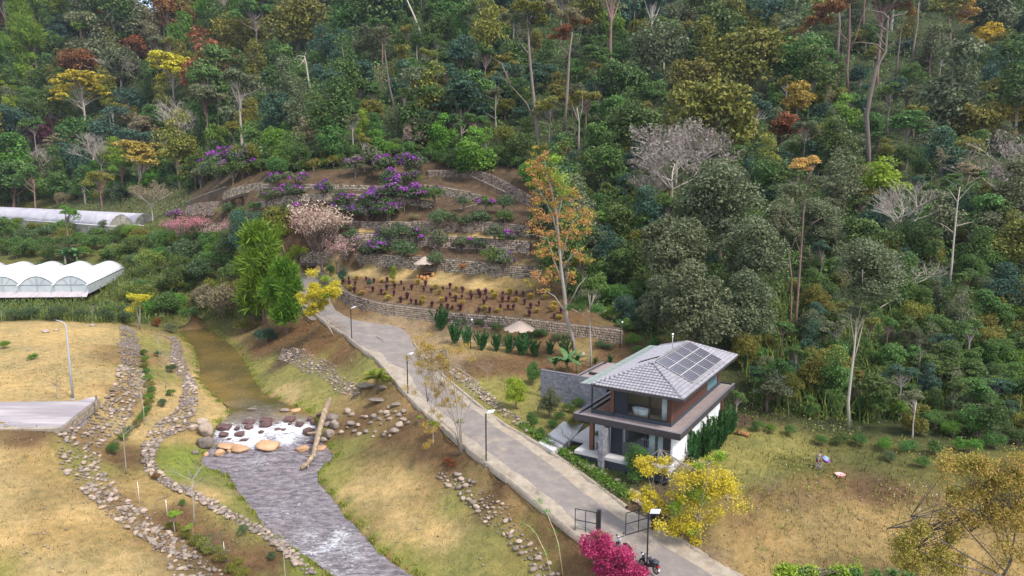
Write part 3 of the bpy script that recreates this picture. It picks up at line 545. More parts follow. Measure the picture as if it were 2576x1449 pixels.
def build_wall(nme, sw, sh, nparts):
    B, nrm = WL[nme]; r = random.Random(len(nme)*7)
    o0 = B[len(B)//2]
    root = empty('retaining_wall', (o0[0], o0[1], o0[2]), 0, LABELS_W[nme], 'stone wall', 'stone retaining walls of the terraces')
    s = np.concatenate([[0], np.cumsum(np.linalg.norm(np.diff(B[:, :2], axis=0), axis=1))])
    def at(d):
        i = min(len(B)-2, max(0, int(np.searchsorted(s, d))-1)); t = (d-s[i])/(s[i+1]-s[i])
        p = B[i]*(1-t)+B[i+1]*t; n = nrm[i]*(1-t)+nrm[i+1]*t; return p, n/np.linalg.norm(n)
    lean = .16
    # backing: face leaning into the slope, thick, with a coping
    V = []; F = []
    m = 0
    for i in range(0, len(B)):
        p, n = B[i], nrm[i]; h = p[3]-p[2]
        a = p[:2]-n*.05; t = a+n*lean*h; bk = t+n*.5
        V += [(*a, p[2]-.5), (*t, p[3]), (*bk, p[3]), (*bk, p[2]-.5)]; m += 1
    for i in range(m-1):
        for k in range(3): F.append((i*4+k, i*4+k+1, i*4+5+k, i*4+4+k))
    V = np.array(V)-np.array(o0[:3]); link('backing', mesh_idx('backing', V, F), M_joint, root)
    stones = []
    z = 0; row = 0; hmax = (B[:, 3]-B[:, 2]).max()
    while z < hmax:
        d = r.uniform(0, sw); 
        while d < s[-1]:
            wd = sw*r.uniform(.75, 1.3); p, n = at(min(d+wd/2, s[-1]-.01))
            if z+sh*.8 < p[3]-p[2]+.05:
                c = p[:2]-n*.06+n*lean*z
                stones.append(((c[0], c[1], p[2]+z+sh*.5+r.uniform(-.03, .03)), math.atan2(-n[0], n[1]), wd/.33, sh*r.uniform(.9, 1.12)/.29, r.randrange(6)))
            d += wd
        z += sh; row += 1
    # stones showing largest are those nearest the camera
    stones.sort(key=lambda q: q[0][0]**2+q[0][1]**2+(q[0][2]-30)**2)
    for c, a, kx, kz, k in stones[:nparts]:
        link('stone', STONES[k], None, root, (c[0]-o0[0], c[1]-o0[1], c[2]-o0[2]), (-lean, 0, a), (kx, 1, kz))
    rest = stones[nparts:]
    if rest:
        VV = []; FF = []
        pr = [np.array([v.co[:] for v in me.vertices]) for me in STONES]
        for c, a, kx, kz, k in rest:
            v = pr[k]*np.array([kx, 1, kz]); ca_, sa_ = math.cos(a), math.sin(a); cl, sl_ = math.cos(-lean), math.sin(-lean)
            v = np.column_stack([v[:, 0], v[:, 1]*cl-v[:, 2]*sl_, v[:, 1]*sl_+v[:, 2]*cl])
            v = np.column_stack([v[:, 0]*ca_-v[:, 1]*sa_, v[:, 0]*sa_+v[:, 1]*ca_, v[:, 2]])+np.array(c)-np.array(o0[:3])
            q = len(VV)*8; VV.append(v); FF += [(q+4, q+5, q+6, q+7), (q, q+1, q+5, q+4), (q+1, q+2, q+6, q+5), (q+2, q+3, q+7, q+6), (q+3, q, q+4, q+7)]
        o = link('stone_facing', mesh_idx('stone_facing', np.concatenate(VV), FF), M_wstone, root); o['kind'] = 'stuff'
    # weep slots: upright joints every few metres
    b = MB(); d = 3.
    while d < s[-1]-1:
        p, n = at(d); t = np.array([n[1], -n[0]]); h = (p[3]-p[2])*.97
        a0 = p[:2]-n*.2; a1 = a0+n*lean*h
        b.hexa([(*(a0-t*.06), p[2]), (*(a0+t*.06), p[2]), (*(a0+t*.06+n*.2), p[2]), (*(a0-t*.06+n*.2), p[2])], [(*(a1-t*.06), p[2]+h), (*(a1+t*.06), p[2]+h), (*(a1+t*.06+n*.2), p[2]+h), (*(a1-t*.06+n*.2), p[2]+h)])
        d += 6.5
    b.v = [tuple(np.array(v)-np.array(o0[:3])) for v in b.v]
    if b.f: b.build('joint_strip', M_joint, root)
build_wall('road_wall', .33, .29, 300); build_wall('garden_wall', .38, .32, 300)
for k in ('terrace_one', 'terrace_two', 'terrace_three', 'terrace_four', 'terrace_five', 'curved_wall', 'upper_wall', 'flank_wall'): build_wall(k, .38, .32, 0)
# ---------------------------------------------------------------- railings on the terraces
M_rail = mat('black_painted_rail', (.03, .03, .035), (.05, .05, .055), 5, .6)
M_railtop = mat('pale_handrail', (.4, .34, .26), (.5, .44, .36), 5, .7)
def railing(pts, hgt, label, slat=.22):
    """pts: x, y, distance"""
    L3 = smooth_line([np.array([0, 0, CAM_Z])+ray(x, y)*(d/ray(x, y)[1]) for x, y, d in pts], .5)
    s = np.concatenate([[0], np.cumsum(np.linalg.norm(np.diff(L3, axis=0), axis=1))])
    o = L3[len(L3)//2]; root = empty('railing', tuple(o), 0, label, 'railing', 'black railings on the terraces')
    at = lambda d: np.array([np.interp(d, s, L3[:, k]) for k in range(3)])-o
    up = np.array([0, 0, hgt])
    t = MB(); t.tube([at(d)+up for d in np.arange(0, s[-1], 1.)], .045, 4, True, False); t.build('handrail', M_railtop, root)
    t = MB(); t.tube([at(d)+up*.15 for d in np.arange(0, s[-1], 1.)], .03, 4, True, False); t.build('bottom_rail', M_rail, root)
    pm = None
    for d in np.arange(0, s[-1], 2.):
        if pm is None: q = MB(); q.box(-.05, .05, -.05, .05, -.3, hgt); pm = q.mesh('post')
        link('post', pm, M_rail, root, tuple(at(d)))
    t = MB()
    for d in np.arange(slat, s[-1], slat):
        p = at(d); t.box(p[0]-.018, p[0]+.018, p[1]-.018, p[1]+.018, p[2]+hgt*.12, p[2]+hgt)
    x = t.build('balusters', M_rail, root); x['kind'] = 'stuff'
railing([(655, 486, 150), (700, 486, 147.5), (760, 486, 146.5), (830, 487, 146), (900, 488, 145.5), (958, 491, 145)], 1.15, 'level black railing along the upper left terrace')
railing([(1186, 456, 157), (1215, 470, 154.5), (1245, 484, 152.5), (1276, 499, 150)], 1.2, 'black railing sloping down below the topmost right wall')
railing([(468, 520, 164), (500, 506, 162), (540, 492, 160), (575, 479, 158)], 1.1, 'black railing climbing at the left end of the terraces')
railing([(1118, 545, 139), (1150, 540, 139), (1178, 533, 138.5), (1205, 526, 138)], 1.1, 'short black railing on the ramp under the curving wall')
railing([(1020, 577, 134), (1045, 569, 135), (1070, 560, 136)], 1.1, 'short black railing on the ramp among shrubs in the middle of the terraces')
# ---------------------------------------------------------------- house
Z0 = 5.6
house = empty('house', (*HO, Z0), HA, 'two-storey villa with hipped grey tile roof, solar panels and wraparound balcony', 'house')
M_fascia = mat('dark_brown_render', (.035, .028, .03), (.055, .045, .047), 4, .7)
M_cap = mat('grey_metal_capping', (.13, .125, .14), (.18, .17, .185), 5, .55)
M_navy = mat('dark_slate_render', (.03, .036, .048), (.045, .052, .066), 5, .7)
M_wood = mat('red_brown_timber', (.075, .028, .016), (.135, .052, .03), 3, .6, .2, stretch=(8, 8, .6))
M_wood2 = mat('red_brown_cladding', (.058, .024, .017), (.1, .04, .028), 6, .6, .1, stretch=(6, 6, .4))
M_deck = mat('brown_boards', (.16, .085, .06), (.25, .14, .1), 2, .55, .1, stretch=(.5, 6, 1), objvar=.15)
M_floort = mat('mauve_floor_tile', (.22, .175, .17), (.28, .225, .215), 3, .75, objvar=.08)
M_grout = mat('grey_grout', (.27, .23, .215), (.3, .26, .24), 4, .9)
M_white = mat('white_render', (.72, .73, .76), (.8, .8, .82), 2, .85)
M_porch = mat('grey_terrazzo', (.4, .385, .39), (.47, .455, .45), 6, .8)
M_int = mat('tan_plaster', (.5, .36, .22), (.6, .44, .28), 1.4, .8, c3=(.44, .31, .18))
M_tilep = mat('grey_roof_tile', (.2, .19, .21), (.31, .295, .32), 2.5, .5, .1, objvar=.12)
M_under = mat('dark_roof_batten', (.04, .036, .04), (.06, .055, .06), 4, .9)
M_black = mat('black_aluminium', (.012, .012, .015), (.02, .02, .024), 5, .45)
M_slat = mat('dark_blue_slats', (.014, .02, .03), (.022, .03, .045), 5, .5)
M_brick = mat('grey_stone_brick', (.15, .15, .17), (.25, .25, .275), 3, .85, .3, objvar=.25)
M_bmort = mat('dark_grey_mortar', (.09, .09, .1), (.12, .12, .13), 5, .9)
M_steel = mat('galvanised_steel', (.45, .45, .46), (.55, .55, .56), 5, .35, metal=.8)
M_ceram = mat('white_enamel', (.8, .8, .82), (.84, .84, .85), 2, .2)
M_cloth = mat('white_cloth', (.7, .72, .72), (.8, .82, .82), 3, .9)
M_sheet = mat('pale_bed_linen', (.5, .5, .6), (.62, .62, .7), 2, .9)
M_cell = None
def glass_material(name, tint, rough, alpha):
    m, n, b, N, Lk = newmat(name)
    b.inputs['Base Color'].default_value = (*tint, 1); b.inputs['Roughness'].default_value = rough
    tr = N('ShaderNodeBsdfTransparent'); tr.inputs[0].default_value = (.92, .95, .95, 1); mx = N('ShaderNodeMixShader'); mx.inputs[0].default_value = alpha
    Lk(tr.outputs[0], mx.inputs[1]); Lk(b.outputs[0], mx.inputs[2]); Lk(mx.outputs[0], n.nodes['Material Output'].inputs[0]); return m
M_glass = glass_material('window_glass', (.05, .06, .07), .03, .08)
M_canopy = glass_material('frosted_canopy_glass', (.33, .38, .36), .25, .78)
M_louvre = glass_material('louvre_glass', (.12, .2, .23), .12, .8)
def solar_material():
    m, n, b, N, Lk = newmat('solar_cells')
    t = N('ShaderNodeTexCoord'); br = N('ShaderNodeTexBrick')
    br.offset = 0; br.inputs['Color1'].default_value = (.045, .042, .06, 1); br.inputs['Color2'].default_value = (.06, .055, .075, 1); br.inputs['Mortar'].default_value = (.25, .24, .26, 1)
    br.inputs['Scale'].default_value = 1; br.inputs['Mortar Size'].default_value = .012; br.inputs['Brick Width'].default_value = .2; br.inputs['Row Height'].default_value = .4
    Lk(t.outputs['Object'], br.inputs['Vector']); Lk(br.outputs[0], b.inputs['Base Color']); b.inputs['Roughness'].default_value = .18; b.inputs['Specular IOR Level'].default_value = .7
    return m
M_cell = solar_material()
def hb(name, m, boxes, parent=None, label=None):
    b = MB()
    for x0, x1, y0, y1, z0, z1 in boxes: b.box(x0, x1, y0, y1, z0-Z0, z1-Z0)
    o = b.build(name, m, parent or house)
    if label: o['label'] = label
    return o
# lower storey ------------------------------------------------
hb('porch_slab', M_porch, [(.45, 9.3, -.65, 1.9, 6.12, 6.4), (-1.15, .45, 1.9, 6.5, 6.12, 6.4), (.45, 9.3, 1.9, 8., 6.12, 6.398)])
hb('plinth', M_navy, [(.65, 9.1, -.35, 7.8, 5.2, 6.12), (-1., .62, 2.1, 6.4, 5.5, 6.12), (.8, 9., 7.8, 16.4, 5.2, 6.4)])
hb('wall', M_white, [(8.9, 9.08, .62, 15.1, 6.4, 9.0), (3.4, 3.55, 3.6, 15.9, 6.4, 9.0), (.9, 3.39, 6.8, 15.9, 6.4, 9.0)])
hb('partition_wall', M_int, [(3.55, 8.9, 7.8, 7.95, 6.4, 9.0)]); hb('rear_wall', M_white, [(3.2, 9.0, 16.0, 16.2, 6.4, 9.0)])
hb('timber_post', M_wood, [(1.52, 1.9, .15, .5, 6.4, 9.0)]); hb('timber_post', M_wood, [(8.72, 9.12, 15.2, 16.2, 6.0, 9.0)])
hb('timber_post', M_wood, [(.95, 1.25, 9.9, 10.2, 6.4, 12.0)])
hb('slatted_screen', M_slat, [(3.46, 4.46, .52, .6, 6.4, 8.98)]+[(3.47+k*.083, 3.515+k*.083, .49, .52, 6.42, 8.98) for k in range(12)])
for x0, x1 in ((4.48, 5.16), (5.22, 6.62), (6.72, 7.6), (7.66, 8.3)):
    f = hb('glass_door', M_black, [(x0, x0+.05, .5, .58, 6.4, 8.98), (x1-.05, x1, .5, .58, 6.4, 8.98), (x0+.05, x1-.05, .5, .58, 8.92, 8.98), (x0+.05, x1-.05, .5, .58, 6.4, 6.46)])
    hb('pane', M_glass, [(x0+.05, x1-.05, .535, .545, 6.46, 8.92)], f)
hb('door_frame', M_black, [(8.32, 8.88, .5, .6, 6.4, 9.0)], label='dark corner post of the ground floor glazing')
hb('window_post', M_wood2, [(8.3, 8.32, .48, 1.0, 6.4, 9.0)])
hb('room_ceiling', M_int, [(3.57, 8.88, .64, 7.78, 8.93, 8.997)])
# stone pier in front, brick by brick
pier = hb('stone_pier', M_bmort, [(2.98, 3.37, -1.08, .48, 5.0, 8.85)])
def bricks(parent, faces, sx, sz, name, m, cap, rnd, dz=.03):
    """faces: origin, direction along, outward normal, length, height"""
    k = 0; extra = MB()
    for (ox, oy, oz), (ux, uy), (nx_, ny_), ln, ht in faces:
        r = 0; z = 0
        while z < ht-.02:
            x = -(r % 2)*sx*.5; h = min(sz, ht-z)
            while x < ln-.02:
                wd = sx*rnd.uniform(.75, 1.25); a = max(x, 0)+.012; e = min(x+wd, ln)-.012; p = dz*rnd.uniform(.5, 1.3)
                if e-a > .04:
                    A = (ox+ux*a, oy+uy*a); B_ = (ox+ux*e, oy+uy*e); q = MB() if k < cap else extra
                    q.hexa([(*A, oz+z+.012), (A[0]+nx_*p, A[1]+ny_*p, oz+z+.012), (B_[0]+nx_*p, B_[1]+ny_*p, oz+z+.012), (*B_, oz+z+.012)],
                           [(*A, oz+z+h-.012), (A[0]+nx_*p, A[1]+ny_*p, oz+z+h-.012), (B_[0]+nx_*p, B_[1]+ny_*p, oz+z+h-.012), (*B_, oz+z+h-.012)])
                    if k < cap: q.build(name, m, parent)
                    k += 1
                x += wd
            z += sz; r += 1
    if extra.f: o = extra.build(name+'_courses', m, parent); o['kind'] = 'stuff'
rb = random.Random(12)
bricks(pier, [((2.98, -1.08, 5.0-Z0), (1, 0), (0, -1), .39, 3.85), ((3.37, -1.08, 5.0-Z0), (0, 1), (1, 0), 1.56, 3.85)], .26, .2, 'brick', M_brick, 300, rb)
# balcony -----------------------------------------------------
hb('balcony_slab', M_fascia, [(.02, 9.88, .02, 17.28, 9.0, 9.4)])
hb('parapet', M_fascia, [(0, 9.9, 0, .16, 9.2, 9.58), (9.72, 9.9, .16, 17.3, 9.2, 9.58), (0, .3, .16, 17.3, 9.2, 9.58), (.3, 9.72, 17.1, 17.3, 9.2, 9.58)])
hb('coping', M_cap, [(-.02, 9.92, -.02, .18, 9.58, 9.61), (9.7, 9.92, .18, 17.32, 9.58, 9.61), (-.02, .32, .18, 17.32, 9.58, 9.61)])
grout = hb('balcony_floor', M_grout, [(.3, 9.72, .16, 17.1, 9.4, 9.425)])
tm = MB(); tm.box(-.2, .2, -.2, .2, 0, .015); TILE = tm.mesh('floor_tile'); nt_ = 0; ex = MB()
spots = []
for i in range(23):
    for j in range(40):
        x, y = .52+i*.41, .38+j*.415
        if x > 9.6 or y > 16.95: continue
        if 1.0 < x < 8.55 and y > 1.35: continue
        spots.append((x, y))
spots.sort(key=lambda q: (q[0] < 8.5 and q[1] > 1.5, q[1]))
for k, (x, y) in enumerate(spots):
    if k < 290: link('floor_tile', TILE, M_floort, house, (x, y, 9.425-Z0))
    else: ex.box(x-.2, x+.2, y-.2, y+.2, 9.425-Z0, 9.44-Z0)
o = ex.build('tile_field', M_floort, house); o['kind'] = 'stuff'
# upper storey ------------------------------------------------
hb('upper_plinth', M_navy, [(1.05, 3.2, 1.4, 1.52, 9.42, 9.74), (1.05, 1.17, 1.52, 9.8, 9.42, 9.74), (3.14, 8.56, 1.56, 1.74, 9.42, 9.76), (8.36, 8.56, 1.74, 16.9, 9.42, 9.76)])
for k in range(11): hb('porch_board', M_deck, [(1.18+k*.155, 1.325+k*.155, 1.53, 9.8, 9.43, 9.6)])
hb('rear_wall', M_white, [(1.2, 3.0, 9.82, 9.98, 9.45, 12.2)], label='white wall behind the upper porch')
hb('timber_post', M_wood, [(2.86, 3.2, 1.62, 1.95, 9.74, 12.2)]); hb('timber_post', M_wood, [(8.2, 8.55, 1.6, 1.95, 9.76, 12.2)])
for k in range(4): hb('post_groove', M_wood2, [(8.22+k*.085, 8.27+k*.085, 1.57, 1.6, 9.78, 12.2)])
hb('porch_post', M_black, [(1.07, 1.16, 1.42, 1.51, 9.74, 12.25)])
hb('side_wall', M_wood2, [(8.38, 8.5, 1.95, 12.1, 9.76, 12.2), (3.0, 3.12, 2., 16.5, 9.45, 12.2)])
for k in range(50): 
    y = 1.98+k*.2025
    hb('cladding_board', M_wood2, [(8.5, 8.525, y, y+.185, 9.78, 12.2)])
hb('slatted_screen', M_slat, [(3.24, 4.42, 1.7, 1.76, 9.76, 12.2)]+[(3.25+k*.083, 3.3+k*.083, 1.665, 1.7, 9.78, 12.2) for k in range(14)])
for x0, x1 in ((4.44, 6.5), (6.55, 8.18)):
    f = hb('window', M_black, [(x0, x0+.06, 1.64, 1.72, 9.76, 12.2), (x1-.06, x1, 1.64, 1.72, 9.76, 12.2), (x0+.06, x1-.06, 1.64, 1.72, 9.76, 9.82), (x0+.06, x1-.06, 1.64, 1.72, 12.1, 12.2)])
    hb('pane', M_glass, [(x0+.06, x1-.06, 1.675, 1.685, 9.82, 12.1)], f)
hb('room_floor', M_int, [(3.14, 8.36, 1.76, 16.5, 9.45, 9.72)]); hb('room_wall', M_int, [(3.14, 8.36, 4.9, 5.05, 9.72, 12.2)])
lv = hb('louvre_window', M_black, [(8.4, 8.5, 12.12, 12.2, 9.76, 12.2), (8.4, 8.5, 15.72, 15.8, 9.76, 12.2), (8.36, 8.4, 12.2, 15.72, 9.76, 12.2)])
for k in range(9):
    b = MB(); z = 9.82+k*.265-Z0; b.hexa([(8.5, 12.2, z), (8.515, 12.2, z), (8.515, 15.72, z), (8.5, 15.72, z)], [(8.41, 12.2, z+.23), (8.425, 12.2, z+.23), (8.425, 15.72, z+.23), (8.41, 15.72, z+.23)])
    b.build('louvre', M_louvre, lv)
hb('timber_post', M_wood, [(8.3, 8.54, 15.82, 16.7, 9.76, 12.2)])
# roof --------------------------------------------------------
EL, ER, EF, EB, ZE, ZR = 1.4, 9.78, .72, 18.25, 12.32, 14.05
RU = (EL+ER)/2; RF, RBk = EF+3.9, EB-3.9
def zr(u, v): return ZE+(ZR-ZE)*max(0., min((u-EL)/(RU-EL), (ER-u)/(ER-RU), (v-EF)/(RF-EF), (EB-v)/(EB-RBk)))
b = MB(); zz = lambda z: z-Z0
c0, c1, c2, c3 = (EL, EF, zz(ZE)), (ER, EF, zz(ZE)), (ER, EB, zz(ZE)), (EL, EB, zz(ZE)); r0, r1 = (RU, RF, zz(ZR)), (RU, RBk, zz(ZR))
b.poly([c0, c1, r0]); b.poly([c1, c2, r1, r0]); b.poly([c2, c3, r1]); b.poly([c3, c0, r0, r1]); b.poly([c3, c2, c1, c0])
roof = b.build('roof', M_under, house)
hb('fascia_board', M_fascia, [(EL-.03, ER+.03, EF-.06, EF-.005, ZE-.2, ZE+.02), (ER+.005, ER+.06, EF, EB, ZE-.2, ZE+.02), (EL-.06, EL-.005, EF, EB, ZE-.2, ZE+.02)], roof)
TW, TS = .33, .36
def tile_mesh():
    b = MB(); n = 6
    xs = [-.5*TW+TW*k/n for k in range(n+1)]; pz = [.028*math.sin(2*PI*k/n)+.03 for k in range(n+1)]
    for k in range(n):
        b.poly([(xs[k], -.02, pz[k]*.8+.075), (xs[k+1], -.02, pz[k+1]*.8+.075), (xs[k+1], TS, pz[k+1]*.8-.005), (xs[k], TS, pz[k]*.8-.005)], True)
        b.poly([(xs[k], -.02, pz[k]*.8), (xs[k+1], -.02, pz[k+1]*.8), (xs[k+1], -.02, pz[k+1]*.8+.075), (xs[k], -.02, pz[k]*.8+.075)])
    return b.mesh('tile')
TILEM = tile_mesh(); TILEM.materials.append(M_tilep)
tv = np.array([v.co[:] for v in TILEM.vertices]); tf = np.array([p.vertices[:] for p in TILEM.polygons])
tiles = []
for side in range(4):
    run = 3.9 if side in (0, 2) else RU-EL
    sl_ = math.hypot(run, ZR-ZE); pit = math.atan2(ZR-ZE, run); width = (ER-EL) if side in (0, 2) else (EB-EF)
    rows = int(sl_/TS)
    for i in range(rows):
        h0 = i*TS+.0; f = (h0+TS*.55)/sl_; half = width/2-f*((ER-EL)/2 if side in (0, 2) else 3.9)
        m = int(width/TW)+1
        for k in range(m):
            s_ = -width/2+(k+.5)*TW
            if abs(s_) > half+.02: continue
            hz = zz(ZE)+math.sin(pit)*h0; hr = math.cos(pit)*h0
            if side == 0: pos = ((EL+ER)/2+s_, EF+hr, hz); rz = 0
            elif side == 2: pos = ((EL+ER)/2+s_, EB-hr, hz); rz = PI
            elif side == 1: pos = (ER-hr, (EF+EB)/2+s_, hz); rz = PI/2
            else: pos = (EL+hr, (EF+EB)/2+s_, hz); rz = -PI/2
            if side == 1 and 5.1 < pos[1] < 14. and 6.1 < pos[0] < 9.2: continue   # under the panels
            if side == 3 and 6.6 < pos[1] < 7.7 and 3.2 < pos[0] < 5.2: continue   # skylight
            tiles.append((pos, (pit, 0, rz), side))
tiles.sort(key=lambda q: (0 if q[2] == 0 else 1 if q[2] == 1 else 2, q[0][1]))
VV = []; FF = []
for k, (pos, rot, side) in enumerate(tiles):
    if k < 300: link('tile', TILEM, None, roof, pos, rot)
    else:
        ca_, sa_ = math.cos(rot[2]), math.sin(rot[2]); cl, s2 = math.cos(rot[0]), math.sin(rot[0])
        v = np.column_stack([tv[:, 0], tv[:, 1]*cl-tv[:, 2]*s2, tv[:, 1]*s2+tv[:, 2]*cl]); v = np.column_stack([v[:, 0]*ca_-v[:, 1]*sa_, v[:, 0]*sa_+v[:, 1]*ca_, v[:, 2]])+np.array(pos)
        FF.append(tf+len(VV)*len(tv)); VV.append(v)
o = link('tile_courses', mesh_idx('tile_courses', np.concatenate(VV), np.concatenate(FF)), M_tilep, roof); o['kind'] = 'stuff'
def cap_run(a, b_, n):
    a, b_ = np.array(a), np.array(b_); d = (b_-a)/n
    for k in range(n):
        q = MB(); p = a+d*k; e = p+d*1.06; p[2] += .05; e[2] += .03; q.tube([p, e], [.135, .115], 8); q.build('ridge_cap', M_tilep, roof)
cap_run(r0, r1, 24); cap_run(c0, r0, 14); cap_run(c1, r0, 14); cap_run(c2, r1, 14); cap_run(c3, r1, 14)
# skylight slot on the left slope
pl = math.atan2(ZR-ZE, RU-EL)
b = MB(); b.hexa([(3.25, 6.65, zz(zr(3.25, 7)+.02)), (5.15, 6.65, zz(zr(5.15, 7)+.02)), (5.15, 7.65, zz(zr(5.15, 7)+.02)), (3.25, 7.65, zz(zr(3.25, 7)+.02))], [(3.25, 6.65, zz(zr(3.25, 7)+.1)), (5.15, 6.65, zz(zr(5.15, 7)+.1)), (5.15, 7.65, zz(zr(5.15, 7)+.1)), (3.25, 7.65, zz(zr(3.25, 7)+.1))])
b.build('skylight', M_black, roof)
# frosted glass canopy along the left eave
cf = MB()
for k in range(15):
    y = .75+k*1.242; cf.hexa([(.18, y-.03, zz(12.17)), (1.36, y-.03, zz(12.24)), (1.36, y+.03, zz(12.24)), (.18, y+.03, zz(12.17))], [(.18, y-.03, zz(12.23)), (1.36, y-.03, zz(12.3)), (1.36, y+.03, zz(12.3)), (.18, y+.03, zz(12.23))])
for x in (.2, .78, 1.33): z = 12.17+.07*(x-.2)/1.18; cf.box(x-.025, x+.025, .75, 18.15, zz(z-.03), zz(z+.03))
canopy = cf.build('glass_canopy', M_cap, house)
for k in range(14):
    for x0, x1 in ((.22, .755), (.805, 1.3)):
        y = .79+k*1.242; za, zb = 12.245+.07*(x0-.2)/1.18, 12.245+.07*(x1-.2)/1.18
        b = MB(); b.hexa([(x0, y, zz(za)), (x1, y, zz(zb)), (x1, y+1.165, zz(zb)), (x0, y+1.165, zz(za))], [(x0, y, zz(za+.015)), (x1, y, zz(zb+.015)), (x1, y+1.165, zz(zb+.015)), (x0, y+1.165, zz(za+.015))]); b.build('pane', M_canopy, canopy)
# solar panels
pit = math.atan2(ZR-ZE, ER-RU)
M_frame = mat('silver_panel_frame', (.55, .53, .5), (.62, .6, .57), 4, .4, metal=.3)
fr = MB(); fr.box(-.61, .61, -1.175, 1.175, 0, .035); SOLF = fr.mesh('solar_panel')
ce = MB(); ce.box(-.575, .575, -1.135, 1.135, .035, .04); SOLC = ce.mesh('cell_field')
for i in range(3):
    for j in range(4):
        d = .62+.25+i*1.235; u = RU+math.cos(pit)*d; z = ZR-math.sin(pit)*d
        f = link('solar_panel', SOLF, M_frame, roof, (u+.03, 5.98+j*2.37, zz(z)+.14), (0, pit, 0)); link('cell_field', SOLC, M_cell, f)
b = MB()
for y in (5.4, 6.6, 7.8, 9.0, 10.2, 11.4, 12.6, 13.8): b.box(RU+3.9, RU+4.03, y-.05, y+.05, zz(ZR-1.62), zz(ZR-1.5))
b.build('panel_bracket', M_steel, roof)
b = MB(); b.tube([(RU+.05, 9.77, zz(ZR)), (RU+.05, 9.77, zz(ZR+1.55))], .035, 6); mast = b.build('mast', M_steel, house)
b = MB(); b.lathe([(.02, 0), (.1, .05), (.11, .12), (.08, .19), (.02, .22)], 8, (RU+.05, 9.77, zz(ZR+1.55))); b.build('lamp_globe', M_ceram, mast)  # plain ball at the tip of the antenna pole
# flat carport roof at the left rear
cp = hb('carport_roof', M_fascia, [(-5.05, .0, 10.2, 17.2, 9.35, 9.62), (-5.05, .0, 10.2, 10.38, 9.62, 9.8), (-5.05, -4.85, 10.38, 17.2, 9.62, 9.8), (-4.85, 0, 17., 17.2, 9.62, 9.8), (-4.3, 0., 12.0, 16.8, 9.62, 9.95)])
hb('roof_screed', M_floort, [(-4.85, 0, 10.38, 12., 9.62, 9.66), (-4.85, -4.3, 12., 17., 9.62, 9.66), (-4.15, 0, 12.15, 16.7, 9.95, 9.97)], cp)
hb('coping', M_cap, [(-5.08, .0, 10.17, 10.4, 9.8, 9.83), (-5.08, -4.83, 10.4, 17.2, 9.8, 9.83)], cp)
hb('carport_wall', M_white, [(-4.4, -4.2, 11.5, 17, 6.5, 9.35), (-4.2, .8, 16.6, 16.8, 6.5, 9.35)])
# things in and about the house ---------------------------------
def local(u, v, z): q = hw(u, v); return (q[0], q[1], z)
tub = empty('bathtub', local(5.45, 2.5, 9.72), HA, 'white freestanding bathtub behind the upper floor window', 'bathtub')
def oval(prof, name, m, parent):
    b = MB(); n = 20; base = len(b.v)
    for rx, ry, z in prof:
        for j in range(n): t = 2*PI*j/n; b.v.append((rx*math.cos(t), ry*math.sin(t), z))
    for k in range(len(prof)-1):
        for j in range(n): q = k*n; b.f.append((q+j, q+(j+1) % n, q+n+(j+1) % n, q+n+j)); b.sm.append(True)
    b.f.append(tuple(reversed(range(n)))); b.sm.append(False); b.f.append(tuple(range((len(prof)-1)*n, len(prof)*n))); b.sm.append(False)
    return b.build(name, m, parent)
oval([(.62, .28, 0), (.72, .34, .12), (.85, .41, .5), (.88, .43, .58), (.83, .39, .58), (.76, .33, .45), (.6, .24, .14)], 'tub_shell', M_ceram, tub)
b = MB(); b.tube([(-.1, -.5, 0), (-.1, -.5, .82)], .03, 6); b.tube([(-.1, -.5, .8), (-.1, -.3, .86)], .025, 5); b.build('tap', M_steel, tub)
bed = empty('bed', local(5.9, 3.1, 6.4), HA, 'bed with pale linen behind the ground floor glass', 'bed')
b = MB(); b.box(-1, 1, -1.05, 1.05, .25, .5); b.box(-.95, .95, -1, 1, 0, .25); b.build('mattress', M_sheet, bed)
b = MB(); b.box(-1.02, 1.02, -1.07, .5, .5, .56); b.build('blanket', M_sheet, bed); b = MB(); b.box(-.8, -.1, .6, .95, .5, .66); b.box(.1, .8, .6, .95, .5, .66); b.build('pillow', M_cloth, bed)
def curtain(u0, u1, v, z0, z1, label):
    o = empty('curtain', local(u0, v, z0), HA, label, 'curtain'); n = 26; V = []; F = []
    for k in range(n+1):
        x = (u1-u0)*k/n; y = .05*math.sin(k*1.5)
        V += [(x, y, 0), (x, y, z1-z0), (x, y+.012, z1-z0), (x, y+.012, 0)]
    for k in range(n):
        for j in range(4): F.append((k*4+j, k*4+4+j, k*4+4+(j+1) % 4, k*4+(j+1) % 4))
    link('cloth', mesh_idx('cloth', V, F, smooth=True), M_cloth, o)
    b = MB(); b.bar((0, .0, z1-z0), (u1-u0, .0, z1-z0), .03); b.build('curtain_rail', M_black, o)
curtain(7.55, 8.12, 1.95, 9.73, 12.1, 'white curtain at the right end of the upper floor window')
curtain(6.9, 7.55, .8, 6.42, 8.9, 'pale curtain behind the ground floor glass, left of the other one')
curtain(7.68, 8.25, .8, 6.42, 8.9, 'white pleated curtain at the right of the ground floor glass')
# garden wall of grey stone brick
gw = empty('garden_wall', local(-9.2, 10.05, 6.7), HA, 'tall grey stone brick wall to the left of the house with banana plants behind', 'wall')
b = MB(); b.box(0, 7.9, .02, .3, -.6, 3.2); b.build('wall_core', M_bmort, gw); b = MB(); b.box(-.02, 4.25, -.03, .32, 3.2, 3.25); b.build('coping', M_cap, gw)
bricks(gw, [((0, .02, -.1), (1, 0), (0, -1), 7.9, 3.28)], .42, .2, 'brick', M_brick, 300, rb, .035)
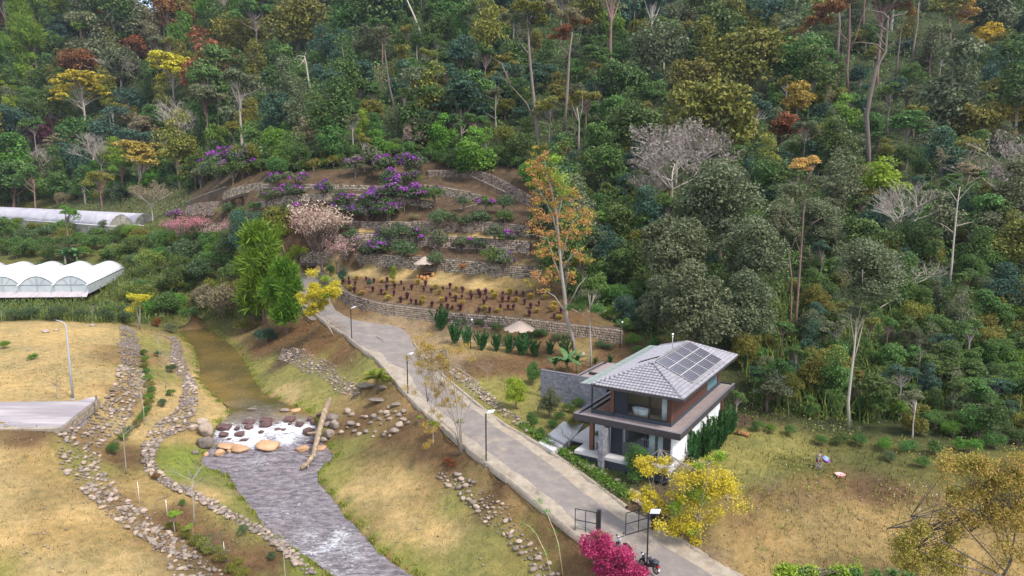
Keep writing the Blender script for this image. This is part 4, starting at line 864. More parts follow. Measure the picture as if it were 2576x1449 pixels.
# path, steps and planter at the left of the house
steps = empty('entrance_steps', local(-3., .8, 5.5), HA, 'pale terrazzo entrance path with three shallow steps down to the driveway', 'steps')
def sl(name, m, pts, z0, z1, parent):
    """plan outline given in house coordinates"""
    b = MB(); q = [(u+3., v-.8) for u, v in pts]; n = len(q)
    b.poly([(x, y, z1-5.5) for x, y in q]); b.poly([(x, y, z0-5.5) for x, y in reversed(q)])
    for k in range(n): x, y = q[k]; x2, y2 = q[(k+1) % n]; b.poly([(x, y, z0-5.5), (x2, y2, z0-5.5), (x2, y2, z1-5.5), (x, y, z1-5.5)])
    return b.build(name, m, parent)
M_edge = mat('grey_step_nosing', (.2, .185, .19), (.25, .235, .24), 5, .8)
sl('landing', M_porch, [(-3.82, .2), (-1.62, -.92), (-1.35, -.15), (-3.8, 1.05)], 5.3, 5.98, steps)
sl('step', M_edge, [(-3.8, 1.06), (-1.35, -.14), (-1.3, .05), (-3.75, 1.3)], 5.3, 6.1, steps)
sl('step', M_porch, [(-3.75, 1.31), (-1.3, .06), (-1.22, .4), (-3.68, 1.62)], 5.3, 6.12, steps)
sl('step', M_edge, [(-3.68, 1.63), (-1.22, .41), (-1.2, .6), (-3.64, 1.85)], 5.3, 6.26, steps)
sl('upper_path', M_porch, [(-3.64, 1.86), (-1.2, .61), (-1.2, 2.5), (-2.6, 8.8), (-4.4, 8.8)], 5.3, 6.28, steps)
pt = empty('porch_table', local(2.45, .9, 6.4), HA, 'small white-topped table on the porch beside the stone pier', 'table')
b = MB(); b.box(-.4, .4, -.35, .35, .72, .76); b.build('table_top', M_ceram, pt)
for x in (-.35, .35):
    for y in (-.3, .3): b = MB(); b.box(x-.03, x+.03, y-.03, y+.03, 0, .72); b.build('leg', M_wood, pt)
# ---------------------------------------------------------------- lamps
M_pole = mat('black_pole', (.015, .015, .018), (.03, .03, .032), 4, .5)
M_panelw = mat('pale_solar_face', (.42, .46, .55), (.5, .54, .62), 3, .3)
M_grey = mat('galvanised_pole', (.3, .32, .36), (.38, .4, .44), 3, .5)
M_line = mat('white_panel_grid', (.75, .77, .8), (.8, .82, .85), 3, .5)
def height_to(base, ytop):
    return zat(ytop, base[1])-base[2]
def solar_lamp(bx, by, ytop, label, rz=-.5):
    p = hit(bx, by); h = height_to(p, ytop)
    root = empty('solar_street_lamp', tuple(p), rz, label, 'street lamp', 'solar street lamps along the driveway')
    b = MB(); b.box(-.12, .12, -.12, .12, -.2, .03); b.box(-.045, .045, -.045, .045, .03, h); b.build('pole', M_pole, root)
    b = MB(); b.tube([(0, 0, h-.05), (.28, 0, h+.12)], .03, 5); b.build('bracket', M_grey, root)
    R = Matrix.Rotation(.42, 4, 'X') @ Matrix.Rotation(-.3, 4, 'Y')
    b = MB(); b.box(-.3, .42, -.2, .2, -.03, .02); o = b.build('panel', M_line, root, (.42, 0, h+.24)); o.rotation_euler = R.to_euler()
    b = MB()
    for i in range(5):
        for j in range(2): b.box(-.28+i*.138, -.16+i*.138, -.18+j*.185, -.01+j*.185, .02, .026)
    b.build('cells', M_panelw, o)
    b = MB(); b.box(.1, .42, -.08, .08, -.09, -.035); b.build('lamp_head', M_pole, o)
    return root
solar_lamp(1223, 1165, 1040, 'tall black solar lamp on the stream side of the driveway opposite the house')
solar_lamp(1026, 989, 894, 'black solar lamp behind the straw-yellow feathery tree by the driveway')
solar_lamp(885, 857, 777, 'black solar lamp at the upper bend of the driveway')
solar_lamp(1627, 1434, 1291, 'black solar lamp beside the open gate at the bottom of the picture')
def bulb_lamp(bx, by, ytop, label):
    p = hit(bx, by); h = height_to(p, ytop)
    root = empty('garden_lamp', tuple(p), 0, label, 'lamp post', 'bulb lamp posts in the garden')
    b = MB(); b.tube([(0, 0, -.2), (0, 0, h)], [.06, .045], 6); b.tube([(0, 0, h-.03), (.14, -.05, h+.02), (.2, -.08, h-.1)], .02, 4); b.build('pole', M_pole, root)
    b = MB(); b.lathe([(.03, .02), (.1, -.06), (.12, -.16), (.06, -.25)], 8, (.2, -.08, h-.1)); b.build('bulb', M_ceram, root)
bulb_lamp(1184, 878, 800, 'thin black bulb lamp post at the left of the juniper row')
bulb_lamp(1560, 876, 806, 'thin black bulb lamp post at the right end of the low stone garden wall')
p = hit(184, 1004); h = height_to(p, 812)
sl_ = empty('street_lamp', tuple(p), 0, 'tall grey street lamp with a curved arm on the dry field', 'street lamp')
b = MB(); b.tube([(0, 0, -.2), (0, 0, h*.5), (0, 0, h-.3), (-.15, -.03, h), (-.5, -.08, h+.2), (-.95, -.12, h+.32)], [.12, .1, .075, .06, .05, .045], 8); b.build('pole', M_grey, sl_)
b = MB(); b.lathe([(.22, 0), (.22, .05), (.12, .08)], 8); b.build('base_plate', M_grey, sl_)
b = MB(); b.hexa([(-1.35, -.22, h+.3), (-.9, -.18, h+.27), (-.9, -.02, h+.27), (-1.35, -.1, h+.3)], [(-1.3, -.2, h+.38), (-.9, -.17, h+.37), (-.9, -.03, h+.37), (-1.3, -.12, h+.38)]); b.build('lamp_head', M_pole, sl_)
# ---------------------------------------------------------------- gate
def gate_leaf(pa, pb, h, label):
    """pa post foot, pb free end foot"""
    d = pb-pa; ln = float(np.linalg.norm(d[:2])); rz = math.atan2(d[1], d[0])
    root = empty('gate', tuple(pa), rz, label, 'gate', 'open gate leaves across the driveway')
    b = MB(); b.box(-.13, .13, -.13, .13, -.2, h+.25); b.build('post', M_pole, root)
    b = MB(); z0, z1 = .18, h
    for z in (z0, (z0+z1)/2, z1): b.box(.18, ln, -.025, .025, z-.025, z+.025)
    b2 = MB()
    for x in (.2, (ln+.2)/2, ln-.02): b2.box(x-.025, x+.025, -.024, .024, z0, z1)
    f = b.build('frame', M_pole, root); b2.build('upright', M_pole, f)
    b = MB(); n = int(ln/.09); hh = z1-z0
    for k in range(-12, n):
        for s in (1, -1):
            x0 = .2+k*.13; x1 = x0+hh; za, zb = (z0, z1) if s > 0 else (z1, z0)
            a = max(x0, .2); e = min(x1, ln); 
            if e-a < .05: continue
            fa = za+(zb-za)*(a-x0)/hh; fe = za+(zb-za)*(e-x0)/hh
            b.tube([(a, .004*s, fa), (e, .004*s, fe)], .004, 3, False, False)
    o = b.build('wire_mesh', M_grey, root); o['kind'] = 'stuff'
gate_leaf(hit(1643, 1331), hit(1573, 1349), 1.95, 'right leaf of the black mesh gate standing open on the driveway')
gate_leaf(hit(1506, 1352), hit(1446, 1334), 1.95, 'left leaf of the black mesh gate beside the crimson shrub')
p = hit(1445, 1405); b = MB(); q = hit(1512, 1308); 
# ---------------------------------------------------------------- rocks
def rock_meshes(n, name, mat_, seed, sub=2, flat=(.7, 1.), rough=.28, block=False):
    out = []; r = np.random.default_rng(seed)
    for k in range(n):
        bm = bmesh.new(); bmesh.ops.create_icosphere(bm, subdivisions=sub, radius=1)
        V = np.array([v.co[:] for v in bm.verts])
        d = r.normal(0, 1, (14, 3)); d /= np.linalg.norm(d, axis=1)[:, None]; c = r.uniform(.62, .98, 14)
        s = V@d.T; m = np.min(np.where(s > .15, c[None]/np.maximum(s, .15), 9), axis=1); V = V*np.minimum(m, 1.05)[:, None]
        if block: V = V/(np.abs(V)**6).sum(1)[:, None]**(1/6)*.78
        V += r.normal(0, .035 if block else .02, V.shape); V *= np.array([1, r.uniform(.65, .95), r.uniform(*flat)*.8])
        for v, c_ in zip(bm.verts, V): v.co = c_
        me = bpy.data.meshes.new(name); bm.to_mesh(me); bm.free()
        me.polygons.foreach_set('use_smooth', np.ones(len(me.polygons), bool)); me.update(); me.materials.append(mat_); out.append(me)
    return out
M_rtan = mat('tan_field_stone', (.25, .185, .12), (.39, .31, .22), 1.4, .9, .35, c3=(.3, .23, .19), objvar=.22, detail=8)
M_rmauve = mat('mauve_field_stone', (.13, .107, .09), (.27, .222, .187), 1.6, .9, .4, c3=(.2, .16, .135), objvar=.25, detail=8)
M_rdark = mat('wet_dark_stone', (.06, .03, .028), (.14, .075, .065), 1.5, .4, .3, c3=(.09, .045, .042), objvar=.2, detail=8)
M_rtwo = mat('orange_tan_boulder', (.3, .16, .085), (.46, .29, .17), .9, .75, .3, c3=(.4, .235, .125), objvar=.1, detail=8)  # orange-tan is the boulders' own colour
ROCKS = rock_meshes(7, 'rock', M_rtan, 3)
ROCKS_S = rock_meshes(5, 'rock', M_rtan, 9, 1)
BOULD = rock_meshes(6, 'boulder', M_rtan, 21, 3, (.75, 1.), .2)
SLABS = rock_meshes(5, 'boulder', M_rdark, 33, 2, (.75, 1.), .2, True)
for me in SLABS: me.polygons.foreach_set('use_smooth', np.zeros(len(me.polygons), bool))
rr_ = random.Random(77)
def rock(p, r, m, label, group=None, meshes=ROCKS, name='rock', flat=1., cat='rock', sx=1., rz=None, sink=.25):
    o = link(name, rr_.choice(meshes), m); o.location = (p[0], p[1], p[2]+r*(.55-sink)*flat)
    o.rotation_euler = (rr_.uniform(-.2, .2), rr_.uniform(-.2, .2), rr_.uniform(0, 6.28) if rz is None else rz); o.scale = (r*sx, r, r*flat)
    return tag(o, label, cat, group)
def zb(x, y): return 478+x*.2611, 1006+y*.2611
def pxr(p, r): return r*math.hypot(p[1], CAM_Z-p[2])/FPX/S   # disp px -> metres
FALLS_R = [(150, 300, 78, 'tan', 1.05, 'round tan boulder at the left of the little waterfall, above the larger grey one'), (157, 412, 76, 'mauve', 1, 'smooth grey-brown round boulder at the lower left of the waterfall'), (120, 213, 52, 'tan', .8, 'pale flat-topped boulder left of the waterfall lip'), (40, 270, 45, 'tan', .8, None),
  (330, 258, 92, 'dark', .5, 'long dark slab at the left end of the waterfall lip'), (328, 345, 58, 'dark', .75, None), (455, 303, 36, 'dark', .9, None), (570, 300, 52, 'dark', .8, None), (480, 365, 64, 'dark', .6, None), (570, 243, 76, 'dark', .42, 'flat dark slab in the middle left of the waterfall lip'), (738, 238, 74, 'dark', .5, None), (735, 292, 80, 'dark', .5, None),
  (962, 225, 76, 'dark', .5, None), (1056, 268, 52, 'dark', .8, None), (965, 275, 28, 'dark', .8, None), (1185, 213, 46, 'dark', 1, None), (1165, 180, 46, 'dark', .8, None), (1145, 318, 72, 'dark', .85, 'dark wet boulder in the foam beside the fallen log'), (1240, 145, 36, 'dark', .9, None), (1370, 175, 60, 'mauve', .9, None), (1395, 240, 56, 'mauve', .9, None), (1325, 235, 34, 'mauve', .9, None), (1340, 326, 60, 'mauve', .9, None), (1290, 380, 36, 'mauve', .8, None),
  (525, 432, 54, 'dark', .4, 'thin dark slab standing in the foam'), (375, 470, 94, 'two', .35, 'long flat brown slab below the falls on the left'), (285, 532, 46, 'two', .95, 'red-brown block in the water below the falls, leftmost'), (380, 530, 26, 'two', .9, None), (440, 488, 48, 'two', .7, None), (492, 522, 82, 'two', .6, 'smooth orange-tan boulder below the falls, left of the biggest one'), (765, 512, 112, 'two', .5, 'biggest smooth orange-tan boulder in midstream below the falls'), (1095, 515, 66, 'two', .6, 'orange-tan boulder under the lower part of the fallen log'), (1262, 470, 62, 'two', .5, 'orange-tan slab to the right of the fallen log'), (1165, 425, 48, 'dark', .6, None),
  (155, 525, 26, 'two', 1, None), (50, 508, 36, 'mauve', .8, None), (598, 118, 46, 'mauve', .4, None), (920, 128, 46, 'mauve', .5, None), (1020, 150, 34, 'dark', .5, None), (1018, 100, 44, 'two', .35, None), (690, 372, 36, 'dark', .7, None), (850, 345, 40, 'dark', .6, None), (800, 250, 30, 'dark', .6, None), (905, 345, 34, 'dark', .6, None), (380, 395, 30, 'dark', .6, None)]
ROCKMAT = {'tan': M_rtan, 'mauve': M_rmauve, 'dark': M_rdark, 'two': M_rtwo}
NM = {'tan': 'tan boulder by the little waterfall', 'mauve': 'grey-brown boulder on the bank beside the waterfall', 'dark': 'dark wet stone in the white water of the waterfall', 'two': 'small orange-brown stone in the shallows by the waterfall'}
FO = {k: sorted(q[0]+q[1]*1e-3 for q in FALLS_R if q[3] == k and not q[5]) for k in NM}
for x, y, r, k, fl, lb in FALLS_R:
    dx, dy = zb(x, y); p = hit(dx, dy+r*.2611*fl*.5); rad = pxr(p, r*.2611)
    p[2] = max(p[2], float(wz([p])[0])-.1) if inpoly([p[:2]], WATERPOLY)[0] else p[2]
    rock(p, rad*(.88 if k == 'dark' else 1.08), ROCKMAT[k], lb or NM[k]+', '+ORDW[FO[k].index(x+y*1e-3)]+' from the left', None if lb else 'stones at the little waterfall', SLABS if k == 'dark' else BOULD, 'boulder', fl*1.15, 'boulder', 1., (0 if fl < .7 else None), .1)
LR = [(775, 1310, 55), (800, 1372, 50), (930, 1225, 52), (965, 1260, 45), (960, 1350, 60), (1030, 1370, 40), (1150, 1350, 36), (1070, 1285, 34), (1105, 1292, 30), (1180, 1280, 45), (1255, 1240, 35), (1310, 1245, 46), (1335, 1195, 35), (1330, 1275, 34), (1345, 1310, 40), (1240, 1312, 40), (1260, 1365, 26), (1405, 1235, 35), (1440, 1272, 40), (1482, 1230, 45), (1480, 1310, 60), (1450, 1362, 66), (1400, 1422, 58), (1110, 1435, 40), (990, 1430, 42), (920, 1400, 30), (720, 1372, 38), (860, 1440, 40), (1300, 1440, 30), (1200, 1440, 30), (1530, 1350, 30), (1040, 1460, 40), (1290, 1470, 34), (1180, 1490, 26), (1350, 1480, 30)]
rk_ = {(q[0], q[1]): i for i, q in enumerate(sorted(LR, key=lambda q: q[0]))}
for x, y, r in LR:
    dx, dy = 644+x*.25, 724.5+y*.25; p = hit(dx, dy+r*.12); rock(p, pxr(p, r*.25)*.9, rr_.choice([M_rmauve, M_rmauve, M_rtan]), 'loose angular rock between fallen log and driveway, '+ORDW[rk_[(x, y)]]+' from the log', 'loose rocks right of the fallen log', ROCKS, cat='rock', flat=rr_.uniform(.7, 1), sink=.15)
for x, y, r, fl, lb in [(1105, 985, 88, .5, 'large low grey rock behind the small palm'), (1285, 1005, 46, .6, 'grey rock to the right of the small palm trunk'), (1235, 1128, 100, .25, 'flat grey stone slab bench in front of the small palm'), (1420, 1168, 52, .25, 'small flat slab by the driveway, right of the stone bench')]:
    dx, dy = 644+x*.25, 724.5+y*.25; p = hit(dx, dy+r*.12*fl); rock(p, pxr(p, r*.25)*1.1, M_rmauve, lb, None, BOULD, 'boulder', fl, 'boulder', 1, 0, .05)
LR = [(480, 185, 24), (520, 168, 30), (582, 217, 36), (622, 256, 26), (656, 286, 22), (692, 310, 30), (746, 330, 32), (800, 356, 38), (842, 372, 22), (905, 410, 20), (936, 440, 28), (1000, 465, 26), (1065, 490, 32), (960, 482, 20), (1160, 620, 26), (1255, 625, 36), (1250, 682, 36), (1200, 580, 26), (1350, 758, 40), (1300, 720, 30), (1110, 560, 24)]
rk_ = {(q[0], q[1]): i for i, q in enumerate(sorted(LR, key=lambda q: q[0]))}
for x, y, r in LR:
    dx, dy = 1288+x/4, 1087+y/4; p = hit(dx, dy+r*.12); rock(p, pxr(p, r/4)*1.15, M_rtan, 'rounded tan edging stone before the house, '+ORDW[rk_[(x, y)]]+' from the entrance steps', 'edging stones in front of the house', BOULD, cat='rock', sink=.15)
# rubble banks: stones laid between an upper and a lower line
BANKS = [
 ('wide rubble bank sloping from the dry field down to the planted strip', 'stones of the wide rubble bank', 300, .37,
  [(304, 822), (300, 874), (304, 899), (297, 949), (280, 979), (250, 1029), (178, 1074), (152, 1112), (142, 1142), (162, 1180), (212, 1237), (250, 1272), (305, 1320), (350, 1350), (400, 1380), (437, 1449), (450, 1470)],
  [(318, 822), (345, 854), (352, 899), (360, 936), (363, 974), (358, 999), (337, 1036), (310, 1078), (264, 1112), (252, 1154), (262, 1192), (292, 1237), (322, 1257), (355, 1282), (390, 1322), (450, 1357), (487, 1392), (550, 1437), (575, 1460)]),
 ('narrow rubble row along the planted strip above the stream', 'stones of the narrow rubble row', 300, .4,
  [(420, 849), (433, 874), (427, 899), (445, 936), (463, 961), (458, 989), (450, 1024), (408, 1059), (380, 1086), (366, 1117), (355, 1142), (363, 1172), (380, 1199), (425, 1227), (475, 1247), (525, 1277), (575, 1304), (640, 1340), (689, 1369), (744, 1422), (780, 1449)],
  [(436, 849), (455, 874), (460, 899), (475, 936), (490, 961), (492, 1000), (492, 1040), (470, 1080), (420, 1092), (400, 1122), (388, 1148), (394, 1172), (410, 1196), (450, 1220), (500, 1242), (545, 1266), (595, 1296), (655, 1328), (706, 1362), (760, 1412), (805, 1449)]),
 ('band of small rounded stones below the driveway, left of the small palm', 'stones of the band left of the palm', 130, .27,
  [(712, 880), (770, 885), (800, 905), (840, 920), (860, 950), (890, 965), (910, 985)], [(700, 905), (740, 920), (775, 940), (815, 955), (835, 975), (870, 995), (892, 1010)]),
 ('scattered stone revetment half sunk in the slope below the lower driveway', 'stones on the slope below the driveway', 75, .46,
  [(1105, 1188), (1150, 1192), (1200, 1225), (1240, 1250), (1280, 1290), (1300, 1320), (1340, 1370), (1390, 1430), (1420, 1470)], [(1100, 1205), (1130, 1225), (1165, 1258), (1205, 1300), (1240, 1330), (1285, 1370), (1320, 1410), (1350, 1450), (1370, 1480)]),
 ('garden edging row of round tan stones beside the driveway, left of the entrance', 'stones of the garden edging row', 120, .33,
  [(1128, 922), (1165, 945), (1205, 970), (1240, 1000), (1275, 1028), (1305, 1048), (1342, 1078)], [(1132, 938), (1158, 960), (1195, 990), (1228, 1018), (1262, 1042), (1292, 1064), (1330, 1090)]),
]
for lb, grp, nmax, size, up, lo in BANKS:
    a = world_line(up, .5); c = world_line(lo, .5); r = random.Random(nmax); pts = []
    ln = np.linalg.norm(np.diff(a, axis=0), axis=1).sum()
    wm_ = np.mean([np.linalg.norm(a[int(t*(len(a)-1))]-c[int(t*(len(c)-1))]) for t in np.linspace(0, 1, 20)])
    n = int(ln*wm_/(size*size*.95)); n = min(n, 2200)
    for _ in range(n*4):
        if len(pts) >= n: break
        t = r.random(); s_ = r.uniform(-.03, 1.03); p = a[int(t*(len(a)-1))]*(1-s_)+c[int(t*(len(c)-1))]*s_; rad = size*r.choice([.4, .5, .6, .7, .85, 1.1])*.72
        if p[1] < 43: continue
        if all((p[0]-q[0][0])**2+(p[1]-q[0][1])**2 > (.58*(rad+q[1]))**2 for q in pts[-500:]): pts.append((p, rad))
    pts.sort(key=lambda q: -q[1]/np.linalg.norm(q[0]-np.array([0, 0, CAM_Z])))
    zs = H([q[0] for q in pts])
    VV = []; FF = []; cnt = 0
    pr = [(np.array([v.co[:] for v in me.vertices]), np.array([p.vertices[:] for p in me.polygons])) for me in ROCKS_S]
    o0 = a[len(a)//2]; root = empty('rubble_bank', tuple(o0), 0, lb, 'stone bank', None)
    for k, (p, rad) in enumerate(pts):
        p = np.array([p[0], p[1], zs[k]])
        if k < min(nmax, 300):
            st = link('stone', r.choice(ROCKS if rad > .2 else ROCKS_S), M_rtan if r.random() < .55 else M_rmauve, root, tuple(p-o0+np.array([0, 0, rad*.4])), (r.uniform(-.2, .2), r.uniform(-.2, .2), r.uniform(0, 6.28)), (rad*r.uniform(1, 1.35), rad, rad*r.uniform(.75, 1.05)))
        else:
            v, f = r.choice(pr); th = r.uniform(0, 6.28); v = v*rad; v = np.column_stack([v[:, 0]*math.cos(th)-v[:, 1]*math.sin(th), v[:, 0]*math.sin(th)+v[:, 1]*math.cos(th), v[:, 2]*.9])+p-o0+np.array([0, 0, rad*.35])
            FF.append(f+cnt); cnt += len(v); VV.append(v)
    if VV:
        o = link('small_stones', mesh_idx('small_stones', np.concatenate(VV), np.concatenate(FF), smooth=True), M_rmauve, root); o['kind'] = 'stuff'
# scattered pebbles on the fields
VV = []; FF = []; cnt = 0; r = random.Random(31)
for _ in range(420):
    x, y = r.choice([(r.uniform(0, 290), r.uniform(830, 990)), (r.uniform(0, 300), r.uniform(1100, 1449)), (r.uniform(300, 600), r.uniform(1200, 1440)), (r.uniform(850, 1300), r.uniform(1120, 1440)), (r.uniform(1750, 2300), r.uniform(1230, 1440)), (r.uniform(750, 1100), r.uniform(900, 1120))])
    p = hit(x, y)
    if inpoly([p[:2]], WATERPOLY)[0] or inpoly([p[:2]], ROADPOLY)[0]: continue
    rad = r.choice([.05, .07, .09, .13]); v, f = r.choice(pr); FF.append(f+cnt); cnt += len(v); VV.append(v*rad+p+np.array([0, 0, rad*.4]))
o = link('pebbles', mesh_idx('pebbles', np.concatenate(VV), np.concatenate(FF), smooth=True), M_rtan); tag(o, kind='stuff')
for x, y, rd, lb in [(115, 832, 11, 'pale heap of rubble on the far edge of the dry field'), (142, 828, 8, 'small pale rock beside the rubble heap on the dry field'), (233, 816, 9, 'squarish pale rock at the foot of the leaning bare trunk'), (1835, 1248, 15, 'pale rock pile beside the yellow shrub right of the gate'), (1830, 1183, 8, 'pale stone in the grass right of the junipers'), (75, 876, 6, 'dark stone by the left green bush on the field')]:
    p = hit(x, y+4); rock(p, pxr(p, rd), M_rtan, lb, None, BOULD, 'boulder', .6, 'rock')
# ---------------------------------------------------------------- fallen log
M_log = mat('weathered_log', (.3, .21, .13), (.5, .4, .28), 1.2, .9, .5, stretch=(2, 2, .5), c3=(.2, .14, .09), detail=9)
pts = []
for x, y, z in [(829, 1004, 5.75), (820, 1030, 5.2), (810, 1058, 4.6), (802, 1088, 3.9), (795, 1116, 3.3), (788, 1147, 2.75), (772, 1168, 2.45), (757, 1179, 2.25)]: pts.append(P(x, y, z))
c = pts[-1]; logr = empty('fallen_log', tuple(c), 0, 'long weathered fallen log leaning from the bank into the stream by the waterfall', 'log')
pl_ = [tuple(q-c) for q in pts]
b = MB(); b.tube(pl_, [.27, .33, .31, .3, .27, .25, .22, .2], 10); b.build('trunk', M_log, logr)
def off(i, dx, dy, dz): q = Vector(pl_[i]); return [tuple(q), tuple(q+Vector((dx, dy, dz)))]
b = MB(); b.tube(off(3, -1.15, -.25, .0), [.17, .13], 7); b.build('branch_stub', M_log, logr); b = MB(); b.tube(off(5, -.8, 0, .0), [.14, .1], 7); b.build('branch_stub', M_log, logr)
b = MB(); b.tube(off(6, .35, -.55, -.05), [.14, .05], 6); b.build('branch_stub', M_log, logr)
for x0, y0, x1, y1, lb in [(735, 905, 780, 893, 'thin dead branch lying on the stone band left of the palm'), (881, 820+80, 886, 915, 'short pale stick on the grass below the stone band'), (947, 848, 966, 861, 'pale stick beside the leaning yellow tree'), (395, 1260, 432, 1248, 'thin pale stick on the planted strip')]:
    a, e = hit(x0, y0), hit(x1, y1); m = (a+e)/2; o = empty('stick', tuple(m), 0, lb, 'branch'); b = MB(); b.tube([tuple(a-m+np.array([0, 0, .05])), tuple((e-a)*.1+np.array([0, 0, .16])), tuple(e-m+np.array([0, 0, .08]))], [.05, .04, .02], 5); b.tube([(0, 0, .1), tuple((e-a)*.25+np.array([.15, .2, .25]))], [.03, .01], 4); b.build('stem', M_log, o)
# ---------------------------------------------------------------- raised tarmac platform at the left
pp = np.array([P(-60, 1012, 7.85), P(200, 1008, 7.85), P(232, 998, 7.85), P(247, 1000, 7.85), P(152, 1074, 7.5), P(-60, 1074, 7.5)])
c = pp[4]; plat = empty('raised_platform', (c[0], c[1], 6.6), 0, 'raised grey tarmac platform with a stone-faced edge at the left side of the field', 'platform')
def prism(name, pts, z0, z1, m, parent, o):
    b = MB(); q = [(p[0]-o[0], p[1]-o[1]) for p in pts]; n = len(q)
    A = sum(q[k][0]*q[(k+1) % n][1]-q[(k+1) % n][0]*q[k][1] for k in range(n))
    if A < 0: q = q[::-1]; z1 = z1[::-1] if hasattr(z1, '__len__') else z1
    zt = [(z1[k] if hasattr(z1, '__len__') else z1)-o[2] for k in range(n)]
    b.poly([(x, y, z) for (x, y), z in zip(q, zt)])
    for k in range(n): k2 = (k+1) % n; b.poly([(*q[k], z0-o[2]), (*q[k2], z0-o[2]), (*q[k2], zt[k2]), (*q[k], zt[k])])
    return b.build(name, m, parent)
M_tar = mat('streaked_tarmac', (.2, .175, .185), (.42, .38, .38), .5, .8, .15, stretch=(.18, 1.6, 1), c3=(.27, .235, .245), detail=9)
po = (c[0], c[1], 6.6)
prism('tarmac', pp, 6.0, [p[2] for p in pp], M_tar, plat, po)
e0, e1 = P(-60, 1074, 7.51), P(152, 1074, 7.51); d = (e1-e0)
prism('concrete_edge', [e0+np.array([0, -.02, 0]), e1+np.array([.02, -.02, 0]), e1+np.array([.02, -.6, 0]), e0+np.array([0, -.6, 0])], 6.3, 7.53, M_conc, plat, po)
b = MB(); a_, e_ = pp[4]+np.array([.03, -.2, 0]), pp[3]+np.array([.03, 0, 0]); L_ = np.linalg.norm(e_-a_); n = int(L_/.42); rs = random.Random(2)
for k in range(n):
    for j in range(3):
        q = a_+(e_-a_)*((k+.5*(j % 2)+.1)/n); t = (e_-a_)/L_; nx_, ny_ = t[1], -t[0]; w = .36; z0 = q[2]-.08-(j+1)*.32; z1 = z0+.28; dd = rs.uniform(.08, .16)
        b = MB(); f = [(q[0], q[1]), (q[0]+nx_*dd, q[1]+ny_*dd), (q[0]+t[0]*w+nx_*dd, q[1]+t[1]*w+ny_*dd), (q[0]+t[0]*w, q[1]+t[1]*w)]
        b.hexa([(x-po[0], y-po[1], z0-po[2]) for x, y in f], [(x-po[0], y-po[1], z1-po[2]) for x, y in f]); b.build('edge_stone', M_wstone, plat)
p = P(243, 1012, 7.9); b = MB(); b.box(-.07, .07, -.07, .07, -.9, .75); tag(b.build('wooden_stake', M_log, None, tuple(p)), 'short wooden stake at the corner of the raised tarmac platform', 'stake')
# ---------------------------------------------------------------- thatched parasols
M_thatch = mat('grey_thatch', (.3, .23, .18), (.46, .37, .3), 6, .95, .6, stretch=(1, 1, 3), c3=(.36, .28, .23), detail=8)
M_rust = mat('red_brown_post', (.14, .06, .03), (.2, .09, .05), 3, .8)
def parasol(bx, by, ytop, yeave, rdisp, label, seed):
    p = hit(bx, by); R = pxr(p, rdisp); h = height_to(p, ytop); he = height_to(p, yeave)
    root = empty('thatched_parasol', tuple(p), 0, label, 'parasol', 'thatched parasols')
    b = MB(); b.tube([(0, 0, -.2), (0, 0, h-.2)], [.13, .1], 8); b.build('post', M_rust, root)
    r = random.Random(seed); b = MB(); n = 22
    for k, (f0, f1, d) in enumerate([(0., .38, .0), (.3, .72, -.03), (.62, 1.04, -.07)]):
        for j in range(n):
            a0, a1 = 2*PI*j/n, 2*PI*(j+1.15)/n; w = r.uniform(.94, 1.06)
            z0, z1 = h-(h-he)*f0+d+.07, h-(h-he)*f1*w+d+.02
            b.poly([(R*f0*math.cos(a0), R*f0*math.sin(a0), z0), (R*f1*w*math.cos(a0), R*f1*w*math.sin(a0), z1), (R*f1*w*math.cos(a1), R*f1*w*math.sin(a1), z1), (R*f0*math.cos(a1), R*f0*math.sin(a1), z0)])
    for j in range(60):
        a = r.uniform(0, 2*PI); w = r.uniform(.97, 1.08); x, y = R*w*math.cos(a), R*w*math.sin(a); b.poly([(x*.94, y*.94, he+.1), (x-y*.03, y+x*.03, he-.12*r.random()), (x, y, he+.0)])
    b.lathe([(R*.92, he-h-.06), (.1, -.15)], n, (0, 0, h), False)
    b.build('thatch', M_thatch, root)
    b = MB()
    for j in range(8): a = 2*PI*j/8; b.bar((.1*math.cos(a), .1*math.sin(a), h-.3), (R*.92*math.cos(a), R*.92*math.sin(a), he-.02), .05)
    b.build('rafters', M_rust, root)
    b = MB(); b.lathe([(.11, 0), (.14, .1), (.08, .2), (.1, .28), (.03, .38)], 8, (0, 0, h-.05)); b.build('finial', M_rust, root)
    return p, root
p, g = parasol(1070, 697, 645, 661, 27, 'thatched parasol over a wooden table on the grassy terrace path', 3)
tb = empty('round_table', tuple(p), 0, 'round dark wooden table around the post of the terrace parasol', 'table')
b = MB(); b.lathe([(1.0, .78), (1.02, .84), (.98, .88)], 16); b.build('table_top', M_rust, tb); b = MB(); b.lathe([(.3, 0), (.2, .3), (.25, .78)], 10); b.build('pedestal', M_rust, tb)
M_stump = mat('orange_stump', (.33, .15, .05), (.45, .22, .08), 3, .8)
for k, (a, lb) in enumerate([(3.6, 'leftmost wooden stump stool at the parasol table'), (4.35, 'second stump stool from the left at the parasol table'), (5.1, 'stump stool right of centre at the parasol table'), (5.9, 'rightmost stump stool at the parasol table'), (4.72, 'frontmost stump stool at the parasol table')]):
    r_ = 1.45 if k < 4 else 1.75; b = MB(); b.lathe([(.25, -.1), (.27, .2), (.25, .62)], 9); b.lathe([(.24, .62), (.2, .64)], 9); q = p+np.array([r_*math.cos(a), r_*math.sin(a), 0]); tag(b.build('stump_stool', M_stump, None, (q[0], q[1], h1(q[0], q[1]))), lb, 'stool')
parasol(1307, 866, 806, 826, 38, 'thatched parasol between the junipers and the stone garden wall', 5)
p = hit(1325, 872)
